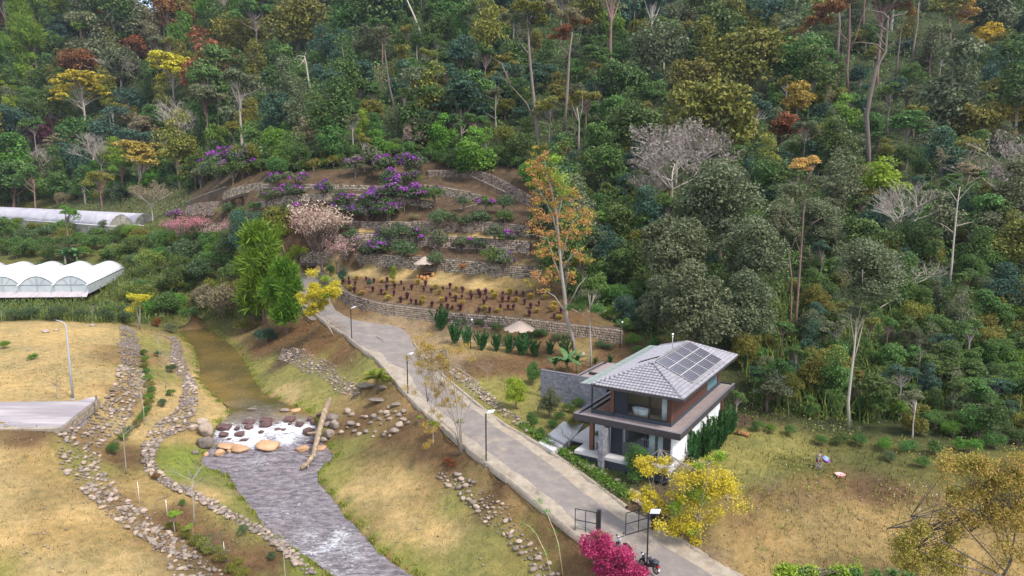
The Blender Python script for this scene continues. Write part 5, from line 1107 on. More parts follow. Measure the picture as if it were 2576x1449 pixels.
for x, y, rd, lb in [(1298, 862, 9, 'rough stone seat under the garden parasol'), (1412, 905, 10, 'block of stone left of the tall orange-leaved tree trunk'), (1466, 893, 9, 'grey stone block between the two tall garden trunks'), (1385, 886, 9, 'pale stone beside the last junipers')]:
    q = hit(x, y); rock(q, pxr(q, rd), M_rtan, lb, None, BOULD, 'boulder', .8, 'rock')
# stepping stones
for k, (x, y) in enumerate([(1145, 846), (1160, 852), (1185, 858), (1225, 866), (1260, 868), (1290, 872)]):
    q = hit(x, y); b = MB(); b.lathe([(.4, -.05), (.42, .04), (.36, .06)], 7); o = b.build('stepping_stone', M_conc, None, tuple(q)); tag(o, f'flat pale stepping stone on the lawn among the junipers, {ORDW[k]} from the left', 'stepping stone', 'stepping stones by the junipers')
# ---------------------------------------------------------------- greenhouses
M_film = mat('white_greenhouse_film', (.58, .58, .6), (.68, .68, .68), .6, .5, .05, detail=4)
M_film2 = mat('dusty_greenhouse_film', (.28, .265, .3), (.46, .43, .46), .35, .6, .05, c3=(.37, .35, .39), stretch=(1, .3, 1), detail=7)
M_side = mat('grey_side_sheet', (.36, .4, .42), (.47, .5, .5), .5, .5, detail=6)
M_apron = mat('mauve_ground_sheet', (.33, .28, .3), (.45, .39, .4), .8, .7, stretch=(2, .3, 1))
M_side2 = mat('stained_side_sheet', (.3, .29, .24), (.42, .4, .34), .7, .7, c3=(.22, .2, .16), detail=7)
def greenhouse(name, o, across, along, nb, base, eave, peak, roofm, sidem, label, apron, hoops, bows=7):
    """o corner, across = vector of one bay, along = vector of the length"""
    o = np.array(o); a = np.array(across); l = np.array(along)
    root = empty(name, (o[0], o[1], base), 0, label, 'greenhouse')
    loc = lambda i, t, z: ((a*i+l*t)[0], (a*i+l*t)[1], z-base)
    na = 10; m = hoops
    for k in range(nb):
        V = []; F = []
        for j in range(m+1):
            for q in range(na+1):
                f = q/na; z = eave+(peak-eave)*math.sin(PI*f)**.8+(0 if j % 1 else 0); V.append(loc(k+f, j/m, z-(.05 if (j % 2) else 0)))
        for j in range(m):
            for q in range(na): F.append((j*(na+1)+q, j*(na+1)+q+1, (j+1)*(na+1)+q+1, (j+1)*(na+1)+q))
        me = mesh_idx('roof_sheet', V, F); r_ = link('roof_sheet', me, roofm, root); sm_ = r_.modifiers.new('s', 'SOLIDIFY'); sm_.thickness = .06
        for t in (0, 1):
            b = MB(); n = 10; top = [loc(k+q/n, t, eave+(peak-eave)*math.sin(PI*q/n)**.8-.06) for q in range(n+1)]
            b.poly([loc(k, t, eave)]+top[1:-1]+[loc(k+1, t, eave)]); g_ = b.build('gable_sheet', sidem, root)
            b = MB(); b.poly([loc(k, t, base-.4), loc(k+1, t, base-.4), loc(k+1, t, eave), loc(k, t, eave)]); b.build('end_sheet', sidem, root)
            if t == 0:
                b = MB(); b.tube([loc(k, -.003, eave), loc(k+1, -.003, eave)], .05, 4, True, False)
                for f in (.5,): b.tube([loc(k+f, -.003, base), loc(k+f, -.003, peak-.1)], .05, 4, True, False)
                for f in (.27, .73): b.tube([loc(k+.5+(f-.5)*.35, -.003, eave), loc(k+f, -.003, eave+(peak-eave)*.8)], .035, 4, True, False)
                b.tube([loc(k+q/12, -.003, eave+(peak-eave)*math.sin(PI*q/12)**.8) for q in range(13)], .05, 4, True, False); b.build('gable_frame', M_grey, root)
        b = MB(); b.tube([loc(k, -.003, base-.3), loc(k, -.003, eave)], .06, 4, True, False); b.build('post', M_grey, root)
        b = MB(); b.tube([loc(k, -.05, eave+.05), loc(k, 1, eave+.05)], .11, 5); b.build('gutter', M_film, root)
    b = MB(); b.tube([loc(nb, -.05, eave+.05), loc(nb, 1, eave+.05)], .11, 5); b.build('gutter', M_film, root)
    for i, nm in ((0, 'side_sheet'), (nb, 'side_sheet')):
        b = MB(); b.poly([loc(i, 0, base-.4), loc(i, 1, base-.4), loc(i, 1, eave), loc(i, 0, eave)]); b.build(nm, sidem, root)
    if apron:
        b = MB(); w = l/np.linalg.norm(l)*apron; V = [loc(0, 0, base+.02), loc(nb, 0, base+.02)]
        f0 = np.array(V[0])-np.array([w[0], w[1], .75]); f1 = np.array(V[1])-np.array([w[0], w[1], .75]); b.hexa([tuple(f0-np.array([0, 0, .06])), tuple(f1-np.array([0, 0, .06])), (V[1][0], V[1][1], V[1][2]-.06), (V[0][0], V[0][1], V[0][2]-.06)], [tuple(f0), tuple(f1), V[1], V[0]]); b.build('apron_sheet', M_apron, root)
    return root
c = P(223.5, 733.5, 10.0); a5 = (P(53, 735, 10.)-P(139, 734.3, 10.))[:2]
greenhouse('greenhouse', c[:2], a5, np.array([-7.7, 25.8]), 5, 10.0, 11.4, 13.0, M_film, M_side, 'white arched multi-bay greenhouse with grey end sheets at the left, nearer of the two', 1.6, 8)
c = np.array([-109.5, 185.7]); ax = np.array([-90., 63.]); perp = np.array([35., 50.])/61.*6.6
greenhouse('greenhouse', c, perp, ax, 2, 16.4, 18.9, 22.0, M_film2, M_side2, 'long dusty grey barrel-roofed greenhouse at the foot of the left hillside, farther of the two', 0, 12)
# ---------------------------------------------------------------- person in the meadow
def skin_mesh(name, joints, edges, radii, m, sub=2):
    me = bpy.data.meshes.new(name); me.from_pydata(joints, edges, []); me.update()
    o = bpy.data.objects.new(name, me); COL.objects.link(o)
    sk = o.modifiers.new('k', 'SKIN'); sk.use_smooth_shade = True
    for v, r_ in zip(me.skin_vertices[0].data, radii): v.radius = (r_, r_) if not hasattr(r_, '__len__') else r_
    me.skin_vertices[0].data[0].use_root = True
    sb = o.modifiers.new('s', 'SUBSURF'); sb.levels = sub; sb.render_levels = sub
    dg = bpy.context.evaluated_depsgraph_get(); nm = bpy.data.meshes.new_from_object(o.evaluated_get(dg)); nm.name = name
    bpy.data.objects.remove(o); nm.materials.clear(); nm.materials.append(m)
    return nm
M_skin = mat('tanned_skin', (.36, .19, .11), (.42, .23, .14), 4, .6)
M_shirt = mat('grey_patterned_shirt', (.2, .19, .22), (.42, .4, .42), 9, .9, detail=3)
M_shorts = mat('dark_shorts', (.06, .035, .055), (.1, .06, .09), 5, .9)
M_capm = mat('charcoal_cap', (.04, .045, .06), (.06, .065, .08), 5, .9)
M_purple = mat('purple_plastic', (.2, .05, .33), (.25, .07, .4), 3, .4)
M_pink = mat('pink_plastic', (.75, .32, .33), (.8, .4, .4), 3, .4)
M_bluep = mat('pale_blue_plastic', (.45, .65, .85), (.55, .72, .9), 3, .4)
pp_ = hit(2056, 1180)
man = empty('person', tuple(pp_), -.15, 'person in dark cap, grey shirt and shorts walking through the meadow with a purple basin', 'person')
J = [(0, 0, .88), (.05, 0, 1.1), (.13, 0, 1.32), (.17, 0, 1.42), (.24, 0, 1.5), (.27, 0, 1.62),
     (.10, .17, 1.34), (.04, .24, 1.1), (.24, .2, .95), (.34, .16, .98),
     (.10, -.17, 1.34), (-.02, -.24, 1.07), (-.02, -.26, .82), (0, -.26, .74),
     (.02, .1, .84), (.3, .11, .62), (.3, .1, .2), (.28, .1, .06), (.42, .1, .03),
     (.0, -.1, .84), (.02, -.11, .46), (-.2, -.11, .16), (-.22, -.11, .06), (-.09, -.11, .02)]
E_ = [(0, 1), (1, 2), (2, 3), (3, 4), (4, 5), (2, 6), (6, 7), (7, 8), (8, 9), (2, 10), (10, 11), (11, 12), (12, 13), (0, 14), (14, 15), (15, 16), (16, 17), (17, 18), (0, 19), (19, 20), (20, 21), (21, 22), (22, 23)]
Rr = [(.13, .15), (.12, .14), (.13, .16), .06, .075, .085, .055, .045, .036, .035, .055, .045, .036, .035, .085, .062, .045, .042, .03, .085, .062, .045, .042, .03]
link('body', skin_mesh('body', J, E_, Rr, M_skin), None, man)
link('shirt', skin_mesh('shirt', [(.01, 0, .86), (.05, 0, 1.1), (.13, 0, 1.33), (.15, 0, 1.4), (.10, .17, 1.335), (.06, .22, 1.18), (.10, -.17, 1.335), (.03, -.22, 1.16)], [(0, 1), (1, 2), (2, 3), (2, 4), (4, 5), (2, 6), (6, 7)], [(.155, .175), (.145, .165), (.15, .18), .075, .08, .075, .08, .075], M_shirt), None, man)
link('shorts', skin_mesh('shorts', [(0, 0, .9), (.02, .1, .82), (.24, .11, .66), (.0, -.1, .82), (.02, -.11, .56)], [(0, 1), (1, 2), (0, 3), (3, 4)], [(.15, .165), .105, .09, .105, .09], M_shorts), None, man)
b = MB(); b.lathe([(.1, 1.62), (.115, 1.66), (.1, 1.72), (.05, 1.755)], 10, (.27, 0, 0)); b.hexa([(.33, -.08, 1.63), (.47, -.06, 1.61), (.47, .06, 1.61), (.33, .08, 1.63)], [(.33, -.08, 1.65), (.47, -.06, 1.625), (.47, .06, 1.625), (.33, .08, 1.65)]); b.build('cap', M_capm, man)
b = MB(); b.lathe([(.016, 0), (.02, .02), (.012, .05)], 6, (.362, 0, 1.58)); b.build('nose', M_skin, man)
for side, base in ((.16, (.34, .16, .98)), (-.26, (0, -.26, .74))):
    for f in range(5):
        a = (f-1.5)*.022; q = Vector(base); b = MB(); ln = (.05, .085, .092, .085, .065)[f]
        if side > 0: pts = [q+Vector((.01, a*.9, -.01)), q+Vector((.01+ln*.6, a, -.02)), q+Vector((.01+ln*.8, a, -.05))]
        else: pts = [q+Vector((a*.9, 0, -.01)), q+Vector((a, .015, -.01-ln*.6)), q+Vector((a, .05, -.01-ln*.75))]
        b.tube([tuple(x) for x in pts], [.011, .01, .008], 5); b.build('finger', M_skin, man)
def at_man(x, y, z): c_, s_ = math.cos(-.15), math.sin(-.15); return (pp_[0]+x*c_-y*s_, pp_[1]+x*s_+y*c_, pp_[2]+z)
bs = empty('basin', at_man(.62, .05, .74), 0, 'purple plastic basin carried by the person in the meadow', 'basin'); bs.rotation_euler = (.25, .3, 0)
b = MB(); b.lathe([(.22, 0), (.36, .2), (.38, .22), (.35, .21), (.21, .03)], 18); b.build('shell', M_purple, bs)
bx = empty('tray', at_man(.62, .1, .9), 0, 'pale blue plastic tray standing in the purple basin', 'tray'); bx.rotation_euler = (.3, .5, .3)
b = MB(); b.box(-.2, .2, -.14, .14, 0, .02); b.box(-.2, .2, -.14, -.12, .02, .3); b.box(-.2, .2, .12, .14, .02, .3); b.box(-.2, -.18, -.12, .12, .02, .3); b.box(.18, .2, -.12, .12, .02, .3); b.build('tray_shell', M_bluep, bx)
bk = empty('wire_basket', at_man(.02, -.28, .3), 0, 'round wire basket hanging from the hand of the person in the meadow', 'basket')
b = MB()
for k in range(3): b.tube([(.24*math.cos(t), .24*math.sin(t), k*.13) for t in np.linspace(0, 2*PI, 17)], .012, 4)
for t in np.linspace(0, 2*PI, 13): b.tube([(.24*math.cos(t), .24*math.sin(t), 0), (.24*math.cos(t), .24*math.sin(t), .28)], .008, 3)
b.tube([(.24*math.cos(t), 0, .26+.2*math.sin(t)) for t in np.linspace(0, PI, 9)], .012, 4); b.build('wire', M_grey, bk)
p = hit(2113, 1201); pk = empty('basin', tuple(p), 0, 'pink plastic basin lying on the meadow right of the person', 'basin'); b = MB(); b.lathe([(.3, .02), (.42, .3), (.44, .32), (.42, .31), (.38, .27), (0.02, .25)], 18); b.build('shell', M_pink, pk)
# ---------------------------------------------------------------- scooters at the gate
M_sbody = mat('dark_scooter_paint', (.02, .022, .03), (.03, .033, .045), 3, .3, spec=.6)
M_sgrey = mat('silver_scooter_paint', (.35, .36, .4), (.42, .43, .47), 3, .3, spec=.6)
M_rub = mat('black_rubber', (.012, .012, .012), (.02, .02, .02), 5, .85)
M_red = mat('red_tail_light', (.4, .01, .02), (.5, .02, .03), 3, .3)
def scooter(pos, rz, body, label):
    root = empty('scooter', pos, rz, label, 'motor scooter', 'motor scooters parked behind the crimson shrub')
    for x in (-.62, .62):
        b = MB(); b.tube([(x+.24*math.cos(t), 0, .28+.24*math.sin(t)) for t in np.linspace(0, 2*PI, 19)], .055, 8, False); w = b.build('wheel', M_rub, root)
        b = MB(); b.tube([(x, -.05, .28), (x, .05, .28)], .14, 12); b.build('rim', M_steel, w)
    b = MB(); b.tube([(-.82, 0, .66), (-.55, 0, .62), (-.2, 0, .5), (.1, 0, .34), (.38, 0, .38), (.5, 0, .7), (.48, 0, .95)], [.09, .16, .17, .13, .12, .15, .1], 10); b.build('body', body, root)
    b = MB(); b.tube([(-.85, 0, .76), (-.5, 0, .8), (-.15, 0, .74), (.0, 0, .7)], [.09, .14, .14, .08], 9); b.build('seat', M_rub, root)
    b = MB(); b.tube([(.62, 0, .28), (.5, 0, .8), (.46, 0, 1.0)], .04, 6); b.tube([(.38, -.34, 1.04), (.47, 0, 1.02), (.38, .34, 1.04)], .025, 6); b.build('handlebar', M_black, root)
    for s in (-1, 1):
        b = MB(); b.tube([(.4, .26*s, 1.04), (.42, .32*s, 1.24)], .01, 4); b.lathe([(.02, 0), (.07, .03), (.06, .1), (.02, .12)], 7, (.42, .33*s, 1.22)); b.build('mirror', M_black, root)
    b = MB(); b.lathe([(.02, -.05), (.09, 0), (.08, .08)], 8, (.54, 0, .92)); b.build('headlight', M_ceram, root)
    b = MB(); b.box(-.93, -.84, -.12, .12, .62, .7); b.build('tail_light', M_red, root)
    b = MB(); b.box(-.95, -.935, -.09, .09, .36, .48); b.build('number_plate', M_ceram, root)
    b = MB(); b.tube([(.6, -.09, .5), (.75, 0, .54), (.85, 0, .46)], [.07, .09, .04], 6); b.build('mudguard', body, root)
    return root
q = hit(1568, 1392); scooter(tuple(q+np.array([0, 0, .05])), math.radians(118), M_sgrey, 'silver scooter half hidden behind the crimson shrub, nearer the gate')
q = hit(1632, 1436); s2 = scooter(tuple(q+np.array([0, 0, .05])), math.radians(128), M_sbody, 'dark scooter with a helmet and hat on its seat at the bottom edge')
a2 = math.radians(128); hp = lambda x, y, z: (q[0]+x*math.cos(a2)-y*math.sin(a2), q[1]+x*math.sin(a2)+y*math.cos(a2), q[2]+.05+z)
hm = empty('helmet', hp(-.1, .0, .84), a2, 'dark grey helmet resting on the seat of the dark scooter', 'helmet'); b = MB(); b.lathe([(.14, 0), (.155, .08), (.13, .18), (.06, .24), (.01, .25)], 12); b.build('shell', M_capm, hm); b = MB(); b.box(.1, .22, -.09, .09, .05, .07); b.build('visor', M_black, hm)
ht = empty('sun_hat', hp(-.55, .0, .92), a2, 'black broad-brimmed hat on the rear seat of the dark scooter', 'hat'); b = MB(); b.lathe([(.31, .0), (.15, .03), (.15, .12), (.09, .2), (.01, .22)], 14); b.build('hat_body', M_capm, ht)
for k, (x, y, t) in enumerate([(352, 1269, 1212), (422, 1302, 1257), (567, 1412, 1363)]):
    q = hit(x, y); b = MB(); b.tube([(0, 0, -.1), (-.05, 0, height_to(q, t))], .018, 5); tag(b.build('white_stake', M_ceram, None, tuple(q)), f'thin white stake on the planted strip, {ORDW[k]} from the far end', 'stake', 'white stakes on the planted strip')
q = hit(1850, 1091); q2 = hit(1884, 1100); b = MB(); b.tube([(0, 0, .2), tuple((q2-q)*.5+np.array([0, 0, .24])), tuple(q2-q+np.array([0, 0, .2]))], [.2, .24, .22], 9); tag(b.build('log', mat('red_brown_log', (.2, .08, .03), (.33, .15, .06), 3, .9, .4), None, tuple(q)), 'short reddish log lying on the lawn behind the juniper hedge', 'log')
# ---------------------------------------------------------------- leaves, crowns, trunks
def unit(a): return a/np.maximum(np.linalg.norm(a, axis=-1, keepdims=True), 1e-9)
def leaf_quads(pos, nrm, ln, wd, g, droop=None):
    """one pointed leaf per position: four corners, folded a little"""
    n = len(pos); t = unit(np.cross(nrm, g.normal(0, 1, (n, 3))))
    if droop is not None: t = unit(t+droop)
    s = unit(np.cross(nrm, t)); L_ = ln[:, None]; W_ = wd[:, None]
    a = pos-t*L_*.5; b = pos+s*W_*.5+nrm*W_*.12; c = pos+t*L_*.5; d = pos-s*W_*.5+nrm*W_*.12
    return np.stack([a, b, c, d], 1)
def clumps(g, K, rx, rz, low=-.35, shell=(.5, .92)):
    # several lobes, each with its own cap of clumps, so that outlines are uneven
    nl = max(3, K//7); lb = unit(g.normal(0, 1, (nl*6, 3))); lb = lb[lb[:, 2] > low][:nl]*g.uniform(.3, .62, (len(lb[lb[:, 2] > low][:nl]), 1))
    k = g.integers(0, len(lb), K*5); d = unit(g.normal(0, 1, (K*5, 3))+lb[k]*.9); ok = d[:, 2] > low-.1
    q = lb[k]+d*(g.uniform(.3, .6, len(lb))[k]*g.uniform(.75, 1.05, K*5))[:, None]; q = q[ok][:K]
    return q*np.array([rx, rx, rz])*1.08
def crown_leaves(g, C, rc, n, leaf, flat=.8, aspect=.5, up=.45, low=-.45, rand=.55):
    k = g.integers(0, len(C), n); d = unit(g.normal(0, 1, (n, 3))); d[:, 2] = np.where(d[:, 2] < low, -d[:, 2], d[:, 2])
    R_ = rc*g.uniform(.7, 1.3, len(C))
    pos = C[k]+d*(R_[k]*g.uniform(.55, 1.08, n)**.6)[:, None]*np.array([1, 1, flat])
    nr = unit(d*.7+g.normal(0, rand, (n, 3))+np.array([0, 0, up]))
    ln = leaf*g.uniform(.65, 1.35, n)
    return leaf_quads(pos, nr, ln, ln*aspect*g.uniform(.8, 1.2, n), g)
def limb_tubes(b, r, C, k, top, rad, nl, start=.45):
    """limbs from the stem to chosen clump centres; stem runs 0..k below crown centre at z = k"""
    idx = r.sample(range(len(C)), min(nl, len(C)))
    for i in idx:
        e = Vector((C[i][0], C[i][1], C[i][2]+k)); z0 = k*(start+(1-start)*r.uniform(0, .8)); s = Vector((0, 0, z0))
        m = s.lerp(e, .5)+Vector((r.uniform(-.1, .1), r.uniform(-.1, .1), -.06*abs(e.z-z0)+r.uniform(0, .08)))
        b.tube([s, m, e], [rad*.5, rad*.3, rad*.1], 4, False)
def stem(b, r, k, rad, top=.0, lean=.06, n=6):
    pts = []; x = y = 0.
    for j in range(6):
        f = j/5; pts.append((x, y, -.12+(k+top+.12)*f)); x += r.uniform(-lean, lean)*.5; y += r.uniform(-lean, lean)*.5
    b.tube(pts, [rad*(1.25 if j == 0 else 1-.13*j) for j in range(6)], n)
class Proto: pass
def make_proto(kind, seed, n, K, k, rz=.8, rc=.36, leaf=.12, flat=.8, aspect=.5, rad=.07, nl=9, low=-.35, shell=(.5, .92), up=.45, layered=None, start=.45):
    g = np.random.default_rng(seed); r = random.Random(seed); p = Proto(); p.k = k; p.kind = kind
    C = clumps(g, K, 1-rc*.7, rz-rc*.5*flat, low, shell)
    if layered:                             # flat clouds of leaves on separate levels
        C = np.array([[math.cos(a)*q, math.sin(a)*q, z] for a, q, z in [(g.uniform(0, 6.28), g.uniform(.15, .85)*(1-.35*abs(lv)), rz*lv+g.normal(0, .04)) for lv in np.linspace(-.8, .9, layered) for _ in range(K//layered)]])
    p.crown = mesh_poly('crown', crown_leaves(g, C, rc, n, leaf, flat, aspect, up), 4)
    b = MB(); stem(b, r, k, rad, .15*rz); limb_tubes(b, r, C, k, 0, rad, nl, start); p.trunk = b.mesh('trunk'); p.C = C
    return p
def branchy(seed, k, spread=1., levels=3, rad=.05, nb=5, up=.5, tall=1.):
    """leafless tree: forked twigs above a stem of height k"""
    r = random.Random(seed); b = MB(); ends = []
    def grow(p, d, ln, rd, lv):
        q = p+d*ln*.55+Vector((r.uniform(-.08, .08), r.uniform(-.08, .08), r.uniform(-.02, .06)))*ln; e = q+(d+Vector((0, 0, up*.35))).normalized()*ln*.5
        b.tube([p, q, e], [rd, rd*.78, rd*.55], 5 if lv > 1 else 3, False)
        if lv == 0: ends.append(e); return
        for j in range(nb if lv > 1 else nb-1):
            o = (p, q, e, e, q)[j % 5].lerp(e, r.uniform(.2, 1)); a = r.uniform(0, 6.28); v = (d*.75+Vector((math.cos(a), math.sin(a), r.uniform(-.2, .7)))*.75).normalized()
            grow(o, v, ln*r.uniform(.5, .75), rd*.5, lv-1)
    pts = []; x = y = 0
    for j in range(6): pts.append((x, y, k*j/5)); x += r.uniform(-.05, .05)*k*.3; y += r.uniform(-.05, .05)*k*.3
    b.tube(pts, [rad*(1.2-.11*j) for j in range(6)], 6)
    for j in range(nb+1):
        a = 2*PI*j/(nb+1)+r.uniform(-.4, .4); p = Vector(pts[5 if j % 2 else 4]); grow(p, Vector((math.cos(a)*spread, math.sin(a)*spread, r.uniform(.3, 1.)*tall)).normalized(), .55*r.uniform(.8, 1.15), rad*.55, levels-1)
    return b.mesh('trunk'), np.array([tuple(e) for e in ends])
# leaf colours (base colours of real foliage)
LM = {}
def lm(n, *c, **k): LM[n] = leafmat('leaves_'+n, c, **k)
lm('teal', (0.0222, 0.0528, 0.0345), (0.0496, 0.1037, 0.0629), (0.0857, 0.1622, 0.0959))
lm('dark', (0.033, 0.0623, 0.0174), (0.0703, 0.1212, 0.0288), (0.1279, 0.1912, 0.0407))
lm('mid', (0.035, 0.08, 0.0168), (0.0771, 0.1533, 0.031), (0.1332, 0.2333, 0.0539))
lm('bright', (.05, .115, .014), (.1, .21, .022), (.17, .3, .04))
lm('lime', (.11, .18, .012), (.2, .3, .02), (.32, .4, .05))
lm('olive', (0.0755, 0.0875, 0.014), (0.1682, 0.1669, 0.0247), (0.2771, 0.2454, 0.0518))
lm('yellow', (0.286, 0.242, 0.0154), (0.484, 0.385, 0.0275), (0.616, 0.495, 0.055))
lm('gold', (.24, .17, .02), (.4, .29, .045), (.5, .38, .1))
lm('rust', (.11, .04, .012), (.21, .085, .025), (.3, .15, .045))
lm('orange', (.3, .13, .035), (.45, .23, .07), (.52, .34, .13))
lm('grey', (0.0564, 0.077, 0.0332), (0.1183, 0.1383, 0.0646), (0.1978, 0.2125, 0.1149))
lm('khaki', (0.1419, 0.121, 0.0636), (0.2293, 0.198, 0.104), (0.3059, 0.2641, 0.1491))
lm('pink', (.48, .26, .24), (.62, .36, .34), (.66, .45, .4))
lm('blush', (.42, .27, .22), (.56, .38, .32), (.62, .46, .38))
lm('rose', (.4, .12, .17), (.55, .2, .26), (.6, .3, .33))
lm('maroon', (.09, .025, .045), (.17, .055, .08), (.26, .1, .11))
lm('purple', (.13, .012, .19), (.27, .035, .36), (.38, .09, .46))
lm('shrub', (0.0306, 0.0601, 0.0203), (0.0755, 0.1204, 0.046), (0.1364, 0.1877, 0.0851))
lm('pine', (0.0426, 0.0921, 0.0096), (0.1013, 0.1838, 0.0122), (0.1902, 0.3057, 0.0252))
lm('juniper', (0.0195, 0.0665, 0.0195), (0.0399, 0.1183, 0.0299), (0.0784, 0.1925, 0.0499))
lm('crimson', (.2, .01, .04), (.36, .025, .08), (.5, .08, .14))
lm('banana', (.03, .09, .025), (.07, .16, .05), (.14, .24, .1))
lm('reed', (.06, .1, .015), (.14, .19, .03), (.25, .27, .06))
lm('hay', (.24, .19, .08), (.36, .28, .12), (.45, .36, .18))
lm('plum', (.07, .02, .04), (.14, .045, .07), (.2, .09, .1))
lm('twig', (.17, .14, .12), (.25, .21, .18), (.32, .27, .24))
M_bark = mat('grey_brown_bark', (.1, .075, .065), (.2, .16, .14), 5, .95, .3, stretch=(3, 3, .4), objvar=.25)
M_barkp = mat('pale_bark', (.26, .22, .19), (.4, .35, .31), 4, .95, .3, stretch=(3, 3, .5), objvar=.2)
M_barkr = mat('reddish_bark', (.13, .075, .065), (.24, .15, .13), 5, .95, .3, stretch=(3, 3, .4), objvar=.15)
PR = {}
PR['dome'] = [make_proto('broadleaf_tree', 100+i, 5600, 46, 1.0, 1.05, .33, .105, low=-.85, shell=(.5, .95)) for i in range(5)]
PR['spread'] = [make_proto('spreading_tree', 120+i, 4600, 44, 1.0, .8, .3, .1, .65, up=.7, low=-.75) for i in range(3)]
PR['column'] = [make_proto('slender_tree', 140+i, 5200, 44, 1.55, 1.65, .36, .105, .85, low=-.9) for i in range(3)]
PR['layer'] = [make_proto('layered_tree', 160+i, 4200, 50, 1.15, .9, .24, .095, .36, up=.9, rad=.045, nl=16) for i in range(3)]
PR['sparse'] = [make_proto('open_tree', 180+i, 2300, 28, 2.3, .75, .26, .1, .55, up=.6, rad=.06, nl=18, start=.7) for i in range(3)]
PR['fdome'] = [make_proto('broadleaf_tree', 200+i, 15000, 64, 1.05, 1.0, .27, .066, .85, nl=14, low=-.85) for i in range(3)]
PR['bush'] = [make_proto('bush', 220+i, 2800, 28, .5, .75, .32, .1, .85, low=-.3, rad=.04, nl=7, start=.1) for i in range(3)]
PR['fbush'] = [make_proto('bush', 240+i, 5000, 34, .5, .78, .3, .075, .85, low=-.35, rad=.035, nl=10, start=.1) for i in range(3)]
PR['bed'] = [make_proto('shrub', 260+i, 2400, 30, .85, .7, .3, .105, .75, rad=.045, nl=10, start=.2, up=.6) for i in range(3)]
def blossom_mesh(p, seed, n, size=.15, frac=.4):
    g = np.random.default_rng(seed); C = p.C[g.permutation(len(p.C))[:max(2, int(len(p.C)*frac))]]; C = C*np.array([1.08, 1.08, 1.12])+np.array([0, 0, .05])
    return mesh_poly('blossom', crown_leaves(g, C, .22, n, size, .8, .8, .5), 4)
BLOOM = [[blossom_mesh(p, 300+i*7+j, (110, 260, 480)[j], .14, (.16, .32, .5)[j]) for j in range(3)] for i, p in enumerate(PR['bed'])]
prand = random.Random(2024)
def plant(p, base, sc, lmat, label=None, group=None, cat='tree', name=None, bark=None, rz=None, bloom=None, bmat='purple', sxy=1.):
    o = empty(name or p.kind, tuple(base), prand.uniform(0, 6.28) if rz is None else rz, label, cat, group, (sc*sxy, sc*sxy, sc))
    link('trunk', p.trunk, bark or M_bark, o)
    link('crown', p.crown, LM[lmat], o, (0, 0, p.k))
    if bloom is not None: link('blossom', bloom, LM[bmat], o, (0, 0, p.k))
    return o
def spot(cx, cy, rpx, k):
    """ground point of a tree whose crown centre (k radii up) shows at cx, cy with radius rpx"""
    r = ray(cx, cy); t = _ts/r[1]; q = np.array([0, 0, CAM_Z])+t[:, None]*r; R = rpx/S*t
    g = q[:, 2]-k*R-H(q); i = np.argmax(g < 0)
    if g[i] >= 0: i = len(g)-1
    a = g[i-1]/(g[i-1]-g[i]) if i > 0 and g[i] < 0 and g[i-1] != g[i] else 0
    tt = t[i-1]*(1-a)+t[i]*a if i > 0 else t[0]; p = np.array([0, 0, CAM_Z])+tt*r; R = rpx/S*tt
    return np.array([p[0], p[1], h1(p[0], p[1])-.05*R]), R
def tree_px(shape, cx, cy, rpx, lmat, label, group=None, cat='tree', bark=None, name=None, bloom=None, bmat='purple', sxy=1.):
    p = prand.choice(PR[shape]); b, R = spot(cx, cy, rpx, p.k)
    return plant(p, b, R, lmat, label, group, cat, name, bark, None, bloom, bmat, sxy)
